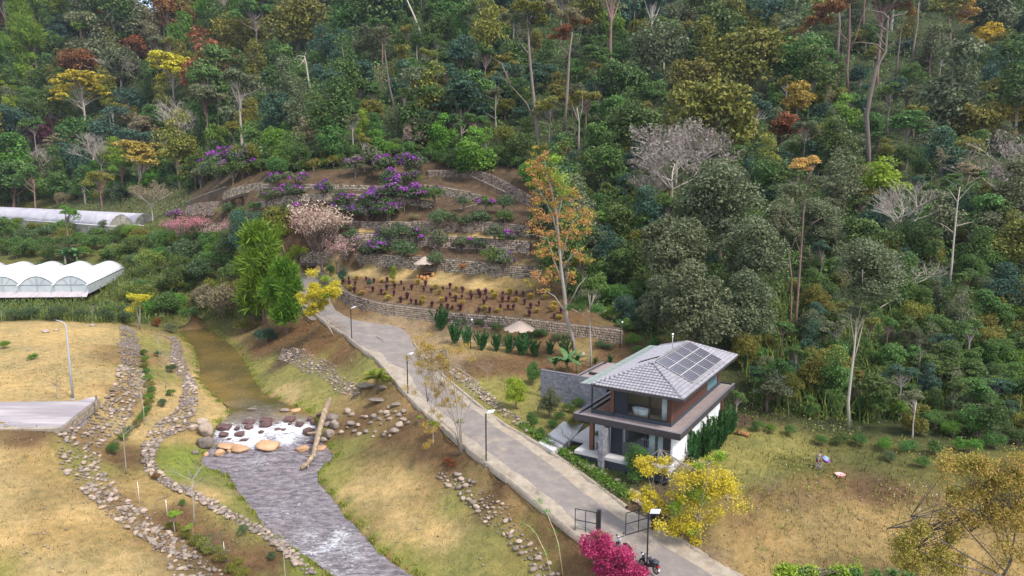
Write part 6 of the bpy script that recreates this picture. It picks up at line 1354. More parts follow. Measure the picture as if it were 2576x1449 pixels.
# ---------------------------------------------------------------- notable trees of the hillside
NOTE = [ # shape, crown x, y, radius, leaves, label
 ('dome', 275, 62, 36, 'rust', 'rust-red domed tree near the top left of the forest'), ('spread', 340, 118, 46, 'rust', 'golden-brown spreading tree below the rust-red dome at the top left'), ('spread', 195, 158, 55, 'rust', 'flat-topped brown tree at the upper left, above the yellow-green layered one'),
 ('column', 462, 78, 40, 'bright', 'tall bright green tree near the top, left of centre of the left slope'), ('layer', 435, 182, 72, 'yellow', 'broad yellow-topped tree on the upper left slope'), ('layer', 205, 232, 74, 'yellow', 'yellow-green layered tree high above the far greenhouse'),
 ('dome', 70, 172, 36, 'lime', 'small lime green tree at the left edge, upper of two'), ('dome', 12, 212, 28, 'lime', 'lime green tree cut by the left edge of the picture'), ('dome', 35, 262, 30, 'lime', 'lime green tree low at the left edge above the maroon tree'), ('dome', 140, 310, 26, 'maroon', 'dark maroon tree, upper half of the maroon pair on the left'), ('dome', 98, 342, 34, 'maroon', 'maroon-pink tree at the left above the far greenhouse, lower of the pair'),
 ('dome', 208, 48, 38, 'lime', 'yellow-green tree near the top left corner beside the big pine'), ('dome', 135, 14, 40, 'lime', 'pale green tree at the top edge of the left forest'), ('dome', 330, 42, 60, 'grey', 'grey-green dome at the top of the left slope'), ('dome', 300, 160, 62, 'grey', 'big grey-green dome below the golden-brown tree on the left'), ('dome', 225, 105, 66, 'grey', 'wide grey dome between the two brown trees at the upper left'), ('spread', 322, 248, 44, 'teal', 'blue-green spreading tree on the left slope below the grey bare one'), ('dome', 30, 300, 50, 'teal', 'blue-green tree at the left edge above the hillside scrub'),
 ('dome', 745, 48, 82, 'olive', 'big olive dome at the top, left of the pale dead trunk'), ('dome', 610, 90, 70, 'olive', 'olive dome tree near the top between the bright green and big olive trees'), ('dome', 560, 60, 60, 'dark', 'dark green dome right of the tall bright green tree'), ('dome', 880, 30, 66, 'mid', 'green tree at the top edge right of the big olive dome'), ('dome', 940, 108, 50, 'grey', 'grey-green crown above the long leaning trunk'),
 ('layer', 668, 214, 42, 'teal', 'pale green umbrella tree on thin trunks below the dead white one'), ('layer', 905, 222, 34, 'mid', 'left one of two slim light green trees before the leaning trunk'), ('layer', 932, 232, 36, 'mid', 'right one of two slim light green trees before the leaning trunk'), ('spread', 1160, 130, 55, 'teal', 'blue-green spreading tree right of the pale leaning trunk'), ('dome', 1120, 335, 46, 'bright', 'bright green rounded tree above the purple shrubs'), ('dome', 1062, 322, 44, 'blush', 'pale pinkish-brown tree above the terraces'), ('dome', 770, 330, 40, 'khaki', 'khaki feathery tree above the left of the terraces'), ('column', 915, 322, 26, 'lime', 'small yellow-green pointed tree above the terraces'), ('dome', 640, 335, 46, 'mid', 'mid green tree left of the khaki one above the terraces'), ('dome', 560, 350, 48, 'bright', 'fresh green tree behind the lilac shrubs on the left'), ('dome', 690, 360, 44, 'bright', 'fresh green rounded tree right above the terraces railing'), ('dome', 850, 365, 48, 'mid', 'green bushy tree directly above the level railing'), ('dome', 950, 370, 40, 'bright', 'fresh green bushy tree above the purple shrubs'),
 ('dome', 1480, 30, 55, 'olive', 'olive tree at the top centre behind the rust-topped tall tree'), ('column', 1540, 62, 38, 'bright', 'bright green pointed tree near the top, right of centre'), ('dome', 1895, 75, 32, 'lime', 'small vivid lime round tree near the top right of centre'), ('dome', 1890, 160, 98, 'olive', 'big yellowish olive crown right of centre, under the vivid lime tree'), ('dome', 1745, 205, 62, 'olive', 'olive domed tree left of the big yellowish crown'), ('dome', 1790, 300, 112, 'olive', 'very broad olive tree above the bare grey-purple crowns'), ('dome', 1650, 130, 80, 'grey', 'grey-green leafy tree near the top, left of the vivid lime tree'), ('dome', 1560, 200, 70, 'dark', 'dark green tall dome in the middle of the forest'),
 ('dome', 2125, 285, 46, 'bright', 'bright green leafy tree left of the tall dead grey trunk'), ('layer', 2282, 318, 62, 'mid', 'tiered light green tree right of the tall dead grey trunk'), ('spread', 2238, 462, 80, 'lime', 'vivid lime domed tree behind the leafless branches on the right'), ('dome', 2400, 230, 110, 'grey', 'huge dark grey-green dome on the upper right slope'), ('dome', 2550, 300, 60, 'gold', 'yellowish orange tree at the right edge, upper part'), ('dome', 2455, 300, 60, 'olive', 'olive tree low beside the huge grey-green dome at the right'), ('spread', 2480, 90, 44, 'yellow', 'yellowish bamboo-like tree near the top right corner'), ('dome', 2300, 190, 34, 'mid', 'pale green broad-leaved tree near the top right'),
 ('spread', 2005, 250, 60, 'gold', 'golden-tinged tree right of the big yellowish olive crown'), ('spread', 1960, 330, 60, 'rust', 'rusty orange tree low under the golden-tinged one'),
 ('dome', 1520, 420, 60, 'mid', 'green-and-yellow leafy tree right of the orange-leaved tree top'), ('layer', 1500, 560, 44, 'bright', 'bright green layered small tree right of the orange-leaved tree'), ('dome', 1560, 560, 55, 'dark', 'dark leafy tree between the orange-leaved tree and the grey-green giants')]
NOTEPX = []
for sh, x, y, r, m, lb in NOTE:
    tree_px(sh, x, y, r, m, lb, bark=M_barkp if sh == 'layer' else None); NOTEPX.append((x, y, r))
# grey-green giants behind the house
for x, y, r, lb in [(1815, 520, 130, 'topmost grey-green giant tree behind the house'), (1700, 640, 105, 'left grey-green giant tree behind the house'), (1885, 640, 105, 'right grey-green giant tree behind the house'), (1745, 770, 120, 'lowest big grey-green tree right behind the house roof'), (1885, 770, 95, 'grey-green tree behind the right end of the solar roof'), (1660, 760, 70, 'smaller grey-green tree left of the roof mast'), (1960, 560, 60, 'grey-green tree left of the orange-topped tall trunks')]:
    tree_px('fdome', x, y, r, 'grey', lb, bark=M_barkr); NOTEPX.append((x, y, r))
tree_px('fdome', 2300, 620, 70, 'dark', 'dark green crown right of the leafless branchy tree'); NOTEPX.append((2300, 620, 60))
tree_px('fdome', 2060, 560, 70, 'grey', 'soft grey-green crown right of the orange-topped tall trunks'); NOTEPX.append((2060, 560, 60))
# tall trees given by foot, waypoints and crown
def tall_tree(path, rad_px, crowns, bark, label, name='tall_tree', limbs=(), lvar=0, cat='tree', fine=False):
    """path: trunk points from the foot up (x, y); crowns: x, y, radius, leaves, shape"""
    f = hit(*path[0]); dist = f[1]; sc = dist/FPX/S/CP; rad_px = rad_px*.52
    w = lambda x, y, dy=0.: np.array([0, 0, CAM_Z])+ray(x, y)*((dist+dy)/ray(x, y)[1])-f
    root = empty(name, tuple(f), 0, label, cat)
    b = MB(); n = len(path); b.tube([tuple(w(*q)) if i else (0, 0, -.4) for i, q in enumerate(path)], [rad_px*sc*(1.15-.75*i/(n-1)) for i in range(n)], 8)
    for l in limbs: b.tube([tuple(w(q[0], q[1], (q[2] if len(q) > 2 else 0))) for q in l], [rad_px*sc*(.5-.42*i/(len(l)-1)) for i in range(len(l))], 5)
    r = random.Random(int(path[0][0])); top = w(*path[-1])
    for (x, y, rp, lmx, sh) in crowns:
        c = w(x, y, r.uniform(-.6, .6)*rp*sc); R = rp*sc
        for _ in range(4):
            a = r.uniform(0, 6.28); s0 = w(*path[-2])*(.4)+top*.6; b.tube([tuple(s0), tuple((s0+c)/2+np.array([0, 0, .1*R])), tuple(c+np.array([math.cos(a), math.sin(a), .3])*R*.6)], [rad_px*sc*.3, rad_px*sc*.2, .04], 4)
    b.build('trunk', bark, root)
    for (x, y, rp, lmx, sh) in crowns:
        c = w(x, y, r.uniform(-.6, .6)*rp*sc); p = r.choice(PR[sh]); link('crown', p.crown, LM[lmx], root, tuple(c), (0, 0, r.uniform(0, 6)), rp*sc)
    NOTEPX.extend([(x, y, rp*.8) for x, y, rp, *_ in crowns]); NOTEPX.extend([(q[0], q[1], 16) for q in path]); 
    if len(path) > 1:
        for i in range(len(path)-1):
            for t in (.25, .5, .75): NOTEPX.append((path[i][0]*(1-t)+path[i+1][0]*t, path[i][1]*(1-t)+path[i+1][1]*t, 14))
    return root
tall_tree([(1354, 388), (1350, 320), (1340, 220), (1332, 140), (1328, 60)], 9, [(1330, 40, 55, 'olive', 'sparse'), (1290, 60, 40, 'grey', 'sparse'), (1370, 30, 40, 'khaki', 'sparse')], M_bark, 'tall grey-trunked tree above the terraces with a leaning second stem', limbs=[[(1350, 320), (1325, 260), (1285, 215), (1255, 185)], [(1285, 215), (1262, 160), (1230, 140)], [(1332, 140), (1310, 110), (1295, 70)]])
tall_tree([(1418, 335), (1425, 260), (1430, 180), (1433, 130), (1440, 80)], 7, [(1415, 95, 42, 'rust', 'sparse'), (1455, 70, 36, 'rust', 'sparse'), (1430, 50, 40, 'khaki', 'sparse')], M_bark, 'tall straight tree with a rusty orange crown, top centre', limbs=[[(1432, 135), (1455, 110), (1465, 70)], [(1432, 140), (1410, 115), (1398, 100)]])
tall_tree([(1004, 335), (995, 280), (980, 220), (972, 160), (968, 125)], 5.5, [(960, 95, 40, 'grey', 'sparse')], M_bark, 'long thin dark trunk leaning left in the middle of the forest')
tall_tree([(1067, 120), (1055, 75), (1042, 40), (1022, -5)], 6, [], M_barkp, 'bare pale trunk leaning left at the top edge', 'dead_tree', limbs=[[(1058, 95), (1045, 78)]])
tall_tree([(1070, 75), (1062, 30), (1058, -15)], 5, [], M_bark, 'dark straight trunk at the top edge right of the pale leaning one')
tall_tree([(783, 232), (776, 200), (770, 160), (766, 140)], 5, [], M_barkp, 'dead white tree with a one-sided brush of bare twigs', 'dead_tree', limbs=[[(770, 160), (755, 148), (735, 150)], [(766, 142), (750, 140), (732, 160)], [(767, 148), (755, 165), (738, 172)], [(766, 140), (770, 130)]])
tall_tree([(1250, 356), (1248, 320), (1246, 285), (1248, 240)], 4, [(1240, 250, 40, 'grey', 'sparse')], M_barkp, 'slim pale tree with drooping bare branches right of the pinkish-brown tree', limbs=[[(1247, 300), (1225, 285), (1200, 275)], [(1246, 280), (1230, 262), (1212, 255)], [(1248, 270), (1255, 245)]])
tall_tree([(1456, 395), (1456, 350), (1457, 308), (1452, 270)], 4, [], M_barkp, 'slender pale forked sapling in front of the dark forest', 'dead_tree', limbs=[[(1457, 308), (1464, 275), (1467, 220)], [(1457, 310), (1445, 280), (1438, 258)]])
tall_tree([(1594, 75), (1594, 40), (1595, -8)], 5, [], M_barkp, 'pale straight trunk cut by the top edge right of the pointed green tree')
tall_tree([(2184, 442), (2185, 380), (2180, 290), (2190, 240), (2205, 170), (2228, 130), (2232, 75), (2235, 40)], 10, [], M_bark, 'tall dead grey tree with crooked bare limbs on the right slope', 'dead_tree', limbs=[[(2225, 130), (2205, 112), (2165, 106), (2125, 112)], [(2228, 120), (2248, 108), (2252, 90)], [(2232, 80), (2215, 65), (2200, 62)], [(2234, 55), (2250, 40), (2275, 35), (2285, 25)], [(2236, 50), (2222, 32), (2190, 26), (2180, 22)], [(2228, 118), (2212, 95), (2205, 80)], [(2185, 282), (2172, 272)]])
tall_tree([(2133, 235), (2130, 180), (2136, 110), (2137, 40), (2138, -10)], 7, [(2080, 45, 52, 'rust', 'sparse'), (2120, 20, 48, 'rust', 'sparse'), (2055, 70, 42, 'rust', 'sparse')], M_barkr, 'tall forked tree with rust-orange foliage at the top right', limbs=[[(2136, 130), (2155, 90), (2165, 50), (2185, 10)], [(2135, 105), (2110, 80), (2090, 75)]])
tall_tree([(2105, 158), (2108, 110), (2112, 60), (2110, 10)], 8, [], M_bark, 'thick grey trunk left of the forked rust-orange tree')
tall_tree([(2252, 200), (2258, 150), (2265, 90), (2270, 40)], 5, [(2268, 30, 36, 'rust', 'sparse')], M_bark, 'thin upright grey trunk right of the tall dead tree', limbs=[[(2262, 110), (2280, 105), (2295, 100)]])
tall_tree([(2293, 155), (2300, 110), (2308, 60), (2312, 0)], 5, [], M_bark, 'dark blackened trunk leaning right near the top right', 'dead_tree')
tall_tree([(2392, 150), (2390, 90), (2385, 40), (2380, 0)], 6, [(2390, 25, 62, 'olive', 'sparse'), (2440, 45, 44, 'gold', 'sparse'), (2350, 40, 44, 'olive', 'sparse')], M_barkr, 'dark-trunked tree with thin yellowish foliage at the top right', limbs=[[(2390, 80), (2420, 55), (2440, 40)], [(2386, 45), (2365, 20)]])
tall_tree([(1985, 862), (1990, 780), (1992, 700), (1985, 640)], 4.5, [(1990, 600, 30, 'grey', 'sparse')], M_barkr, 'left one of two slim reddish trunks right of the house roof')
tall_tree([(1998, 858), (2004, 780), (2012, 680), (2020, 560), (2027, 470)], 6, [(2031, 425, 46, 'orange', 'sparse'), (1985, 500, 56, 'grey', 'sparse'), (2050, 470, 44, 'grey', 'sparse')], M_barkr, 'tall reddish tree topped with orange foliage behind the house', limbs=[[(2014, 640), (1990, 570), (1965, 540), (1945, 510)], [(2018, 600), (2045, 560), (2075, 545)], [(2025, 520), (2000, 470), (1985, 450)]])
tall_tree([(2387, 735), (2395, 660), (2400, 600), (2409, 510), (2415, 470)], 5, [(2422, 440, 42, 'khaki', 'layer'), (2395, 455, 26, 'mid', 'layer'), (2455, 445, 26, 'mid', 'layer')], M_barkp, 'slender pale tree with a flat tiered crown at the right', limbs=[[(2398, 585), (2380, 570), (2360, 560)], [(2402, 570), (2430, 562), (2450, 558)], [(2409, 510), (2390, 480), (2375, 470)], [(2410, 505), (2440, 470), (2460, 455)]])
tall_tree([(2136, 1075), (2134, 1010), (2143, 930), (2150, 870), (2156, 800)], 7, [(2185, 690, 95, 'grey', 'fdome'), (2150, 800, 44, 'grey', 'sparse'), (2210, 770, 50, 'dark', 'sparse')], M_barkp, 'tall tree with a crooked pale trunk and grey-green dome right of the house', limbs=[[(2145, 920), (2160, 860), (2175, 800), (2195, 760)], [(2150, 870), (2140, 800), (2150, 740)], [(2152, 850), (2175, 790), (2215, 750)]])
# leafless crowns
def bare(fx, fy, hx, hy, label, seed, spread=1., rad=.035, bark=None, leaves=None, name='bare_tree', levels=4, cat='tree', nb=5, hk=.9, n=420, lsize=.09):
    f = hit(fx, fy); h = height_to(f, hy); tr, ends = branchy(seed, hk, spread, levels, rad, nb)
    zt = ends[:, 2].max(); s = h/zt; root = empty(name, tuple(f), 0, label, cat, None, s)
    link('trunk', tr, bark or M_barkp, root)
    if leaves:
        g = np.random.default_rng(seed); k = g.integers(0, len(ends), n); pos = ends[k]+g.normal(0, .05, (n, 3)); nr = unit(g.normal(0, 1, (n, 3))+np.array([0, 0, .8])); ln = lsize*g.uniform(.6, 1.3, n)
        link('crown', mesh_poly('crown', leaf_quads(pos, nr, ln, ln*.5, g), 4), LM[leaves], root)
    NOTEPX.append((hx, (fy+hy)/2-(fy-hy)*.2, abs(fy-hy)*.35)); return root
bare(305, 235, 305, 135, 'bare grey-purple branching tree on the upper left slope', 5, 1.1); bare(455, 400, 455, 235, 'white dead branching tree left of the terraces slope', 6, .5, .04); bare(1700, 470, 1690, 300, 'grey-purple leafless crown in the middle of the right slope', 7, 1.3, leaves='twig', n=1500)
bare(1685, 560, 1680, 335, 'tall bare grey tree with fine purple-grey twigs left of the giants', 17, 1.2, leaves='twig', n=1200); bare(1640, 540, 1640, 420, 'lower grey twiggy bare tree left of the grey-green giants', 8, 1.2, leaves='twig', n=900); bare(1760, 460, 1750, 320, 'bare twiggy tree under the very broad olive tree', 9, 1.3, leaves='twig', n=900)
bare(2258, 640, 2270, 450, 'pale leafless branchy tree before the vivid lime dome', 10, .95, .045); bare(2520, 560, 2520, 330, 'thin grey twiggy tree at the right edge', 11, .9, leaves='twig', n=700); bare(240, 450, 240, 330, 'bare grey tree among scrub above the far greenhouse', 12, .8); bare(385, 560, 385, 455, 'pale yellowish willowy bare tree beside the far greenhouse', 13, .7, leaves='khaki', n=2600, lsize=.07)
bare(258, 455, 258, 350, 'thin bare trunk cluster on the left slope, right one', 14, .4); bare(105, 455, 105, 360, 'thin bare tree low on the far left slope', 15, .5); bare(2300, 760, 2330, 640, 'sprawling bare branches low on the right slope', 16, 1.4)
tree_px('layer', 355, 400, 70, 'gold', 'yellow-leaved tall tree standing at the left hillside foot above the far greenhouse', bark=M_barkp); NOTEPX.append((355, 400, 60)); NOTEPX.append((345, 470, 30))
# pines
def pine_proto(seed, k=1.5, n=2600, rz=1.0):
    g = np.random.default_rng(seed); r = random.Random(seed); p = Proto(); p.k = k; p.kind = 'pine_tree'
    C = clumps(g, 48, .8, rz*.85, -.9, (.35, 1.)); C[:, :2] *= (1-.45*np.clip(C[:, 2:]/rz, -1, 1))*.85
    kx = g.integers(0, len(C), n); d = unit(g.normal(0, 1, (n, 3))+np.array([0, 0, .75])); pos = C[kx]+g.normal(0, .07, (n, 3))+d*.07
    s = unit(np.cross(d, g.normal(0, 1, (n, 3)))); ln = g.uniform(.13, .24, n)[:, None]; w = .014
    p.crown = mesh_poly('crown', np.stack([pos-s*w, pos+s*w, pos+d*ln+s*.004, pos+d*ln-s*.004], 1), 4)
    b = MB(); stem(b, r, k, .05, rz*.8); p.C = C
    for i in range(0, len(C), 2):
        e = C[i]; z0 = k+e[2]-.18; b.tube([(0, 0, max(.4, z0)), (e[0]*.5, e[1]*.5, k+e[2]-.12), (e[0], e[1], k+e[2])], [.018, .012, .005], 4, False)
    p.trunk = b.mesh('trunk'); return p
PR['pine'] = [pine_proto(400+i, 1.5, 3600) for i in range(2)]
PR['fpine'] = [pine_proto(420, 1.35, 13000, 1.15)]
for x, y, r, lb in [(45, 45, 60, 'leftmost big pine at the top left corner'), (85, 100, 66, 'large pine at the top left, with a dark visible trunk'), (20, 130, 50, 'pine at the left edge below the large one'), (520, 25, 44, 'pine near the top between green domes on the left slope'), (590, 15, 36, 'small dark pine at the top edge right of the sky gap')]:
    tree_px('pine', x, y, r, 'pine', lb, bark=M_barkr); NOTEPX.append((x, y, r*.8))
def tree_foot(shape, fx, fy, top, lmat, label, cat='tree', sxy=1., bark=None, name=None, bloom=None, bmat='purple', group=None, cyf=None):
    """tree given by its foot and the row of its top"""
    p = prand.choice(PR[shape]); f = hit(fx, fy); h = height_to(f, top); ext = {'pine': 1.0, 'fpine': 1.15, 'column': 1.35, 'spread': .55, 'bed': .6, 'bush': .7, 'fbush': .75}.get(shape, .8)
    return plant(p, f, h/(p.k+ext), lmat, label, group, cat, name, bark, None, bloom, bmat, sxy)
tree_foot('fpine', 668, 815, 548, 'pine', 'big fresh green pine by the stream with spreading branches', sxy=1.0, bark=M_barkr); tree_foot('fpine', 722, 838, 640, 'pine', 'smaller pine right beside the big one at the road bend', bark=M_barkr)
# ---------------------------------------------------------------- forest fill
COLN = [(250, 'at the far left'), (560, 'above the far greenhouse'), (860, 'above the left terraces'), (1180, 'above the middle terraces'), (1480, 'above the right terraces'), (1780, 'left behind the house'), (2060, 'behind the house'), (2320, 'right of the house'), (3000, 'at the far right')]
def region(x, y):
    c = next(n for l, n in COLN if x < l); f = y/fline(x)
    return ('at the top edge' if f < .12 else 'high up' if f < .4 else 'halfway up' if f < .7 else 'low down')+' '+c
CW = {'teal': 'blue-green', 'dark': 'dark green', 'mid': 'mid green', 'olive': 'olive', 'grey': 'grey-green', 'khaki': 'straw-coloured', 'rust': 'rust-brown', 'lime': 'lime green', 'yellow': 'yellow', 'bright': 'fresh green', 'gold': 'golden'}
SW = {'dome': 'domed', 'spread': 'spreading', 'column': 'narrow', 'layer': 'tiered', 'sparse': 'thin-crowned', 'fdome': 'dense', 'bush': 'low', 'fbush': 'low'}
frand = random.Random(99); FILL = []
y = -22
while y < 1090:
    sy = 34 if y < 500 else 38; x = -40+frand.uniform(0, 30)
    while x < 2620:
        cx, cy = x+frand.uniform(-16, 16), y+frand.uniform(-12, 12)
        x += frand.uniform(44, 62)
        if cy > fline(cx)-14: continue
        near = fline(cx)-cy; low = cy > 640
        r = min(88, 30+frand.expovariate(1/22)+frand.uniform(0, 16)) if not low else frand.uniform(30, 58)
        while r > 26 and any(abs(cx-a) < q*.7+r*.5 and -q*.6 < cy-b < q*.7+r*.75 for a, b, q in NOTEPX): r *= .8
        if r <= 26:
            if any(abs(cx-a) < q*.75 and -q*.5 < cy-b < q*.8 for a, b, q in NOTEPX): continue
            r = frand.uniform(26, 36)
        if cx < 620: pal = ['dark']*3+['grey']*3+['olive']*4+['mid']*4+['teal']*2+['lime', 'rust', 'khaki', 'bright', 'bright']
        elif cx < 1400: pal = ['teal']*6+['dark']*5+['mid']*4+['olive']*3+['grey']*1
        else: pal = ['dark']*4+['grey']*4+['teal']*3+['mid']*3+['olive']*3
        if low: pal = ['dark']*4+['teal']*2+['mid']*4+['grey']*2+['olive']*2+['bright']
        if near < 60 and cx < 1300: pal = ['mid']*3+['bright']*2+['dark']*3+['olive']
        sh = frand.choice(['dome']*7+['spread']*3+['column']*4+['layer', 'sparse', 'sparse', 'sparse'])
        if low: sh = frand.choice(['fdome', 'fbush', 'dome', 'column', 'spread', 'sparse', 'layer'])
        if near < 26: sh = frand.choice(['bush', 'dome', 'fbush']); r *= .8
        FILL.append((sh, cx, cy, r, frand.choice(pal)))
    y += sy
for x in range(-20, 1400, 26):               # edge of the wood
    for dy in (8, 26): FILL.append((frand.choice(['bush', 'fbush', 'dome', 'bush']), x+frand.uniform(-8, 8), fline(x)-dy+frand.uniform(-5, 5), frand.uniform(20, 32), frand.choice(['mid', 'mid', 'bright', 'dark', 'shrub', 'olive'])))
for y0, x0, x1 in ((448, -10, 390), (470, -10, 340), (492, -10, 330), (572, -10, 300), (590, -10, 330), (612, -10, 380), (636, -10, 420), (600, 330, 620), (625, 330, 600), (655, 300, 600), (690, 330, 600), (722, 360, 600), (752, 330, 520), (780, 260, 480)):
    x = x0+frand.uniform(0, 20)
    while x < x1:
        FILL.append((frand.choice(['bush', 'fbush', 'fbush']), x, y0+frand.uniform(-8, 8), frand.uniform(17, 30), frand.choice(['mid', 'shrub', 'dark', 'reed', 'olive', 'dark', 'bright'] if y0 > 560 else ['shrub', 'olive', 'mid', 'khaki', 'dark']))); x += frand.uniform(30, 46)
def region(x, y, r0=region):
    if x < 640 and y > 555: return 'behind the near greenhouse' if x < 300 else 'on the slope under the pink trees' if y < 640 else 'on the slope beside the near greenhouse'
    if x < 400 and y > 440: return 'on the scrubby slope above the far greenhouse'
    return r0(x, y)
lab = {}
CW['reed'] = 'yellow-green'; CW['shrub'] = 'sage'
for q in FILL:
    k = f"{CW[q[4]]} {SW[q[0]]} {'bush' if 'bush' in q[0] else 'tree'} {region(q[1], q[2])}"; lab.setdefault(k, []).append(q)
ORD = ['leftmost']+[w_+' from left' for w_ in ORDW[1:]]
NAMEK = {'dome': 'broadleaf_tree', 'fdome': 'broadleaf_tree', 'spread': 'spreading_tree', 'column': 'slender_tree', 'layer': 'layered_tree', 'sparse': 'open_tree', 'bush': 'bush', 'fbush': 'bush'}
for k, qs in lab.items():
    qs.sort(key=lambda q: q[1])
    for i, q in enumerate(qs):
        l = k if len(qs) == 1 else k+', '+(('left' if i == 0 else 'right')+' of two' if len(qs) == 2 else ORD[min(i, 37)])
        tree_px(q[0], q[1], q[2], q[3], q[4], l, 'trees of the forested hillside' if 'bush' not in q[0] else 'bushes of the forested hillside', 'bush' if 'bush' in q[0] else 'tree', bark=prand.choice([M_bark, M_barkp, M_barkr]), name=NAMEK[q[0]])
br_ = random.Random(51); BT = []
for k in range(34):
    x = br_.uniform(40, 2540); y = br_.uniform(.18, .93)*fline(x); h = br_.uniform(60, 150)
    if any(abs(x-a) < 30 and abs(y-b_) < 50 for a, b_, _ in NOTEPX) or y-h < -30: continue
    BT.append((x, y, h))
for k, (x, y, h) in enumerate(sorted(BT)):
    bare(x, y, x, y-h, f'slim bare pale trunk among the forest crowns, {ORDW[k]} from the left edge', 900+k, .22, .01, [M_bark, M_barkr, M_bark, M_barkp][k % 4], [None, 'khaki', 'grey'][k % 3], 'bare_tree', 3, 'tree', 4, 2.6, 260, .12)
# ---------------------------------------------------------------- trees and shrubs of the valley
V = [ # shape, crown x, y, radius, leaves, label, category
 ('fdome', 622, 580, 58, 'teal', 'dark round tree behind the big pine', 'tree'), ('fdome', 690, 578, 36, 'lime', 'vivid lime tree between the dark round tree and the pink cherry', 'tree'), ('dome', 700, 555, 40, 'olive', 'pale olive tree behind the vivid lime one', 'tree'), ('fbush', 745, 640, 30, 'lime', 'feathery light green bush right of the pine top', 'bush'),
 ('fbush', 668, 852, 36, 'teal', 'dark blue-green bush at the foot of the pines above the pool', 'bush'), ('fbush', 610, 825, 30, 'olive', 'olive bush hanging over the right side of the pool', 'bush'), ('fbush', 640, 790, 40, 'dark', 'dark bush under the big pine', 'bush'),
 ('fbush', 560, 768, 66, 'khaki', 'large tan willowy bush over the head of the pool', 'bush'), ('fbush', 520, 750, 44, 'khaki', 'smaller tan twiggy bush left of the large one', 'bush'), ('fbush', 600, 735, 44, 'olive', 'olive bush above the large tan bush', 'bush'),
 ('fbush', 440, 700, 52, 'dark', 'dark green bush on the slope right of the near greenhouse', 'bush'), ('fbush', 500, 690, 50, 'shrub', 'grey-green bush in the middle of the valley slope', 'bush'), ('fbush', 380, 665, 46, 'reed', 'yellow-green bush beside the near greenhouse', 'bush'), ('fbush', 550, 660, 48, 'dark', 'dark bush left of the dark round tree', 'bush'), ('fbush', 460, 640, 50, 'shrub', 'mixed green bush below the pink trees', 'bush'), ('fbush', 330, 620, 42, 'dark', 'dark round bush below the far greenhouse end', 'bush'), ('fbush', 400, 610, 44, 'mid', 'fresh green bush below the far greenhouse end', 'bush'), ('fbush', 520, 615, 40, 'mid', 'green bush under the pale pink tree', 'bush'), ('fbush', 340, 585, 30, 'bright', 'bright bush at the corner of the far greenhouse', 'bush'), ('fbush', 420, 770, 46, 'dark', 'dark bush above the head of the pool, left', 'bush'), ('fbush', 350, 740, 44, 'reed', 'yellow-green grassy bush right of the near greenhouse front', 'bush'), ('fbush', 480, 790, 30, 'dark', 'dark low bush at the head of the pool', 'bush'), ('fbush', 580, 620, 40, 'shrub', 'grey-green bush left under the dark round tree', 'bush'), ('fbush', 590, 690, 44, 'dark', 'dark bush left of the big pine', 'bush'),
 ('fbush', 20, 620, 44, 'mid', 'leafy green bush at the left edge behind the near greenhouse', 'bush'), ('fbush', 75, 625, 40, 'dark', 'dark leafy bush behind the near greenhouse, left', 'bush'), ('fbush', 240, 610, 36, 'mid', 'green bush right of the banana clump', 'bush'), ('fbush', 60, 600, 34, 'shrub', 'green bush under the far greenhouse wall, left', 'bush'), ('dome', 10, 575, 30, 'mid', 'small tree at the left edge before the far greenhouse', 'tree'), ('sparse', 165, 545, 34, 'bright', 'thin light green young tree in front of the far greenhouse', 'tree'), ('fbush', 285, 640, 30, 'dark', 'dark bush at the back right of the near greenhouse', 'bush'), ('fbush', 130, 640, 34, 'dark', 'dark bush left of the banana clump', 'bush'), ('bush', 120, 575, 26, 'reed', 'pale grassy bush under the far greenhouse wall', 'bush')]
V += [('fbush', x_, y_, r_, m_, l_+' at the left end of the terraces', 'bush') for x_, y_, r_, m_, l_ in [(585, 520, 24, 'shrub', 'sage bush'), (612, 538, 26, 'dark', 'dark bush'), (640, 520, 20, 'mid', 'green bush'), (560, 535, 22, 'khaki', 'straw-coloured bush'), (650, 550, 26, 'shrub', 'lower sage bush'), (690, 540, 26, 'dark', 'lower dark bush'), (600, 565, 26, 'olive', 'olive bush'), (720, 530, 20, 'shrub', 'third sage bush')]]
V += [('fbush', 25, 795, 26, 'shrub', 'grey-green shrub at the far left of the field edge', 'bush'), ('fbush', 75, 790, 28, 'shrub', 'second grey-green shrub along the far field edge', 'bush'), ('fbush', 140, 790, 32, 'shrub', 'grey-green shrub with a lilac tinge along the far field edge', 'bush'), ('fbush', 205, 795, 26, 'shrub', 'grey-green shrub left of the leaning bare trunk', 'bush'), ('fbush', 265, 795, 28, 'shrub', 'grey-green shrub right of the leaning bare trunk', 'bush'), ('fbush', 310, 800, 24, 'shrub', 'last grey-green shrub of the far field edge', 'bush')]
for sh, x, y, r, m, lb, ct_ in V: tree_px(sh, x, y, r, m, lb, None, ct_, name='bush' if ct_ == 'bush' else None)
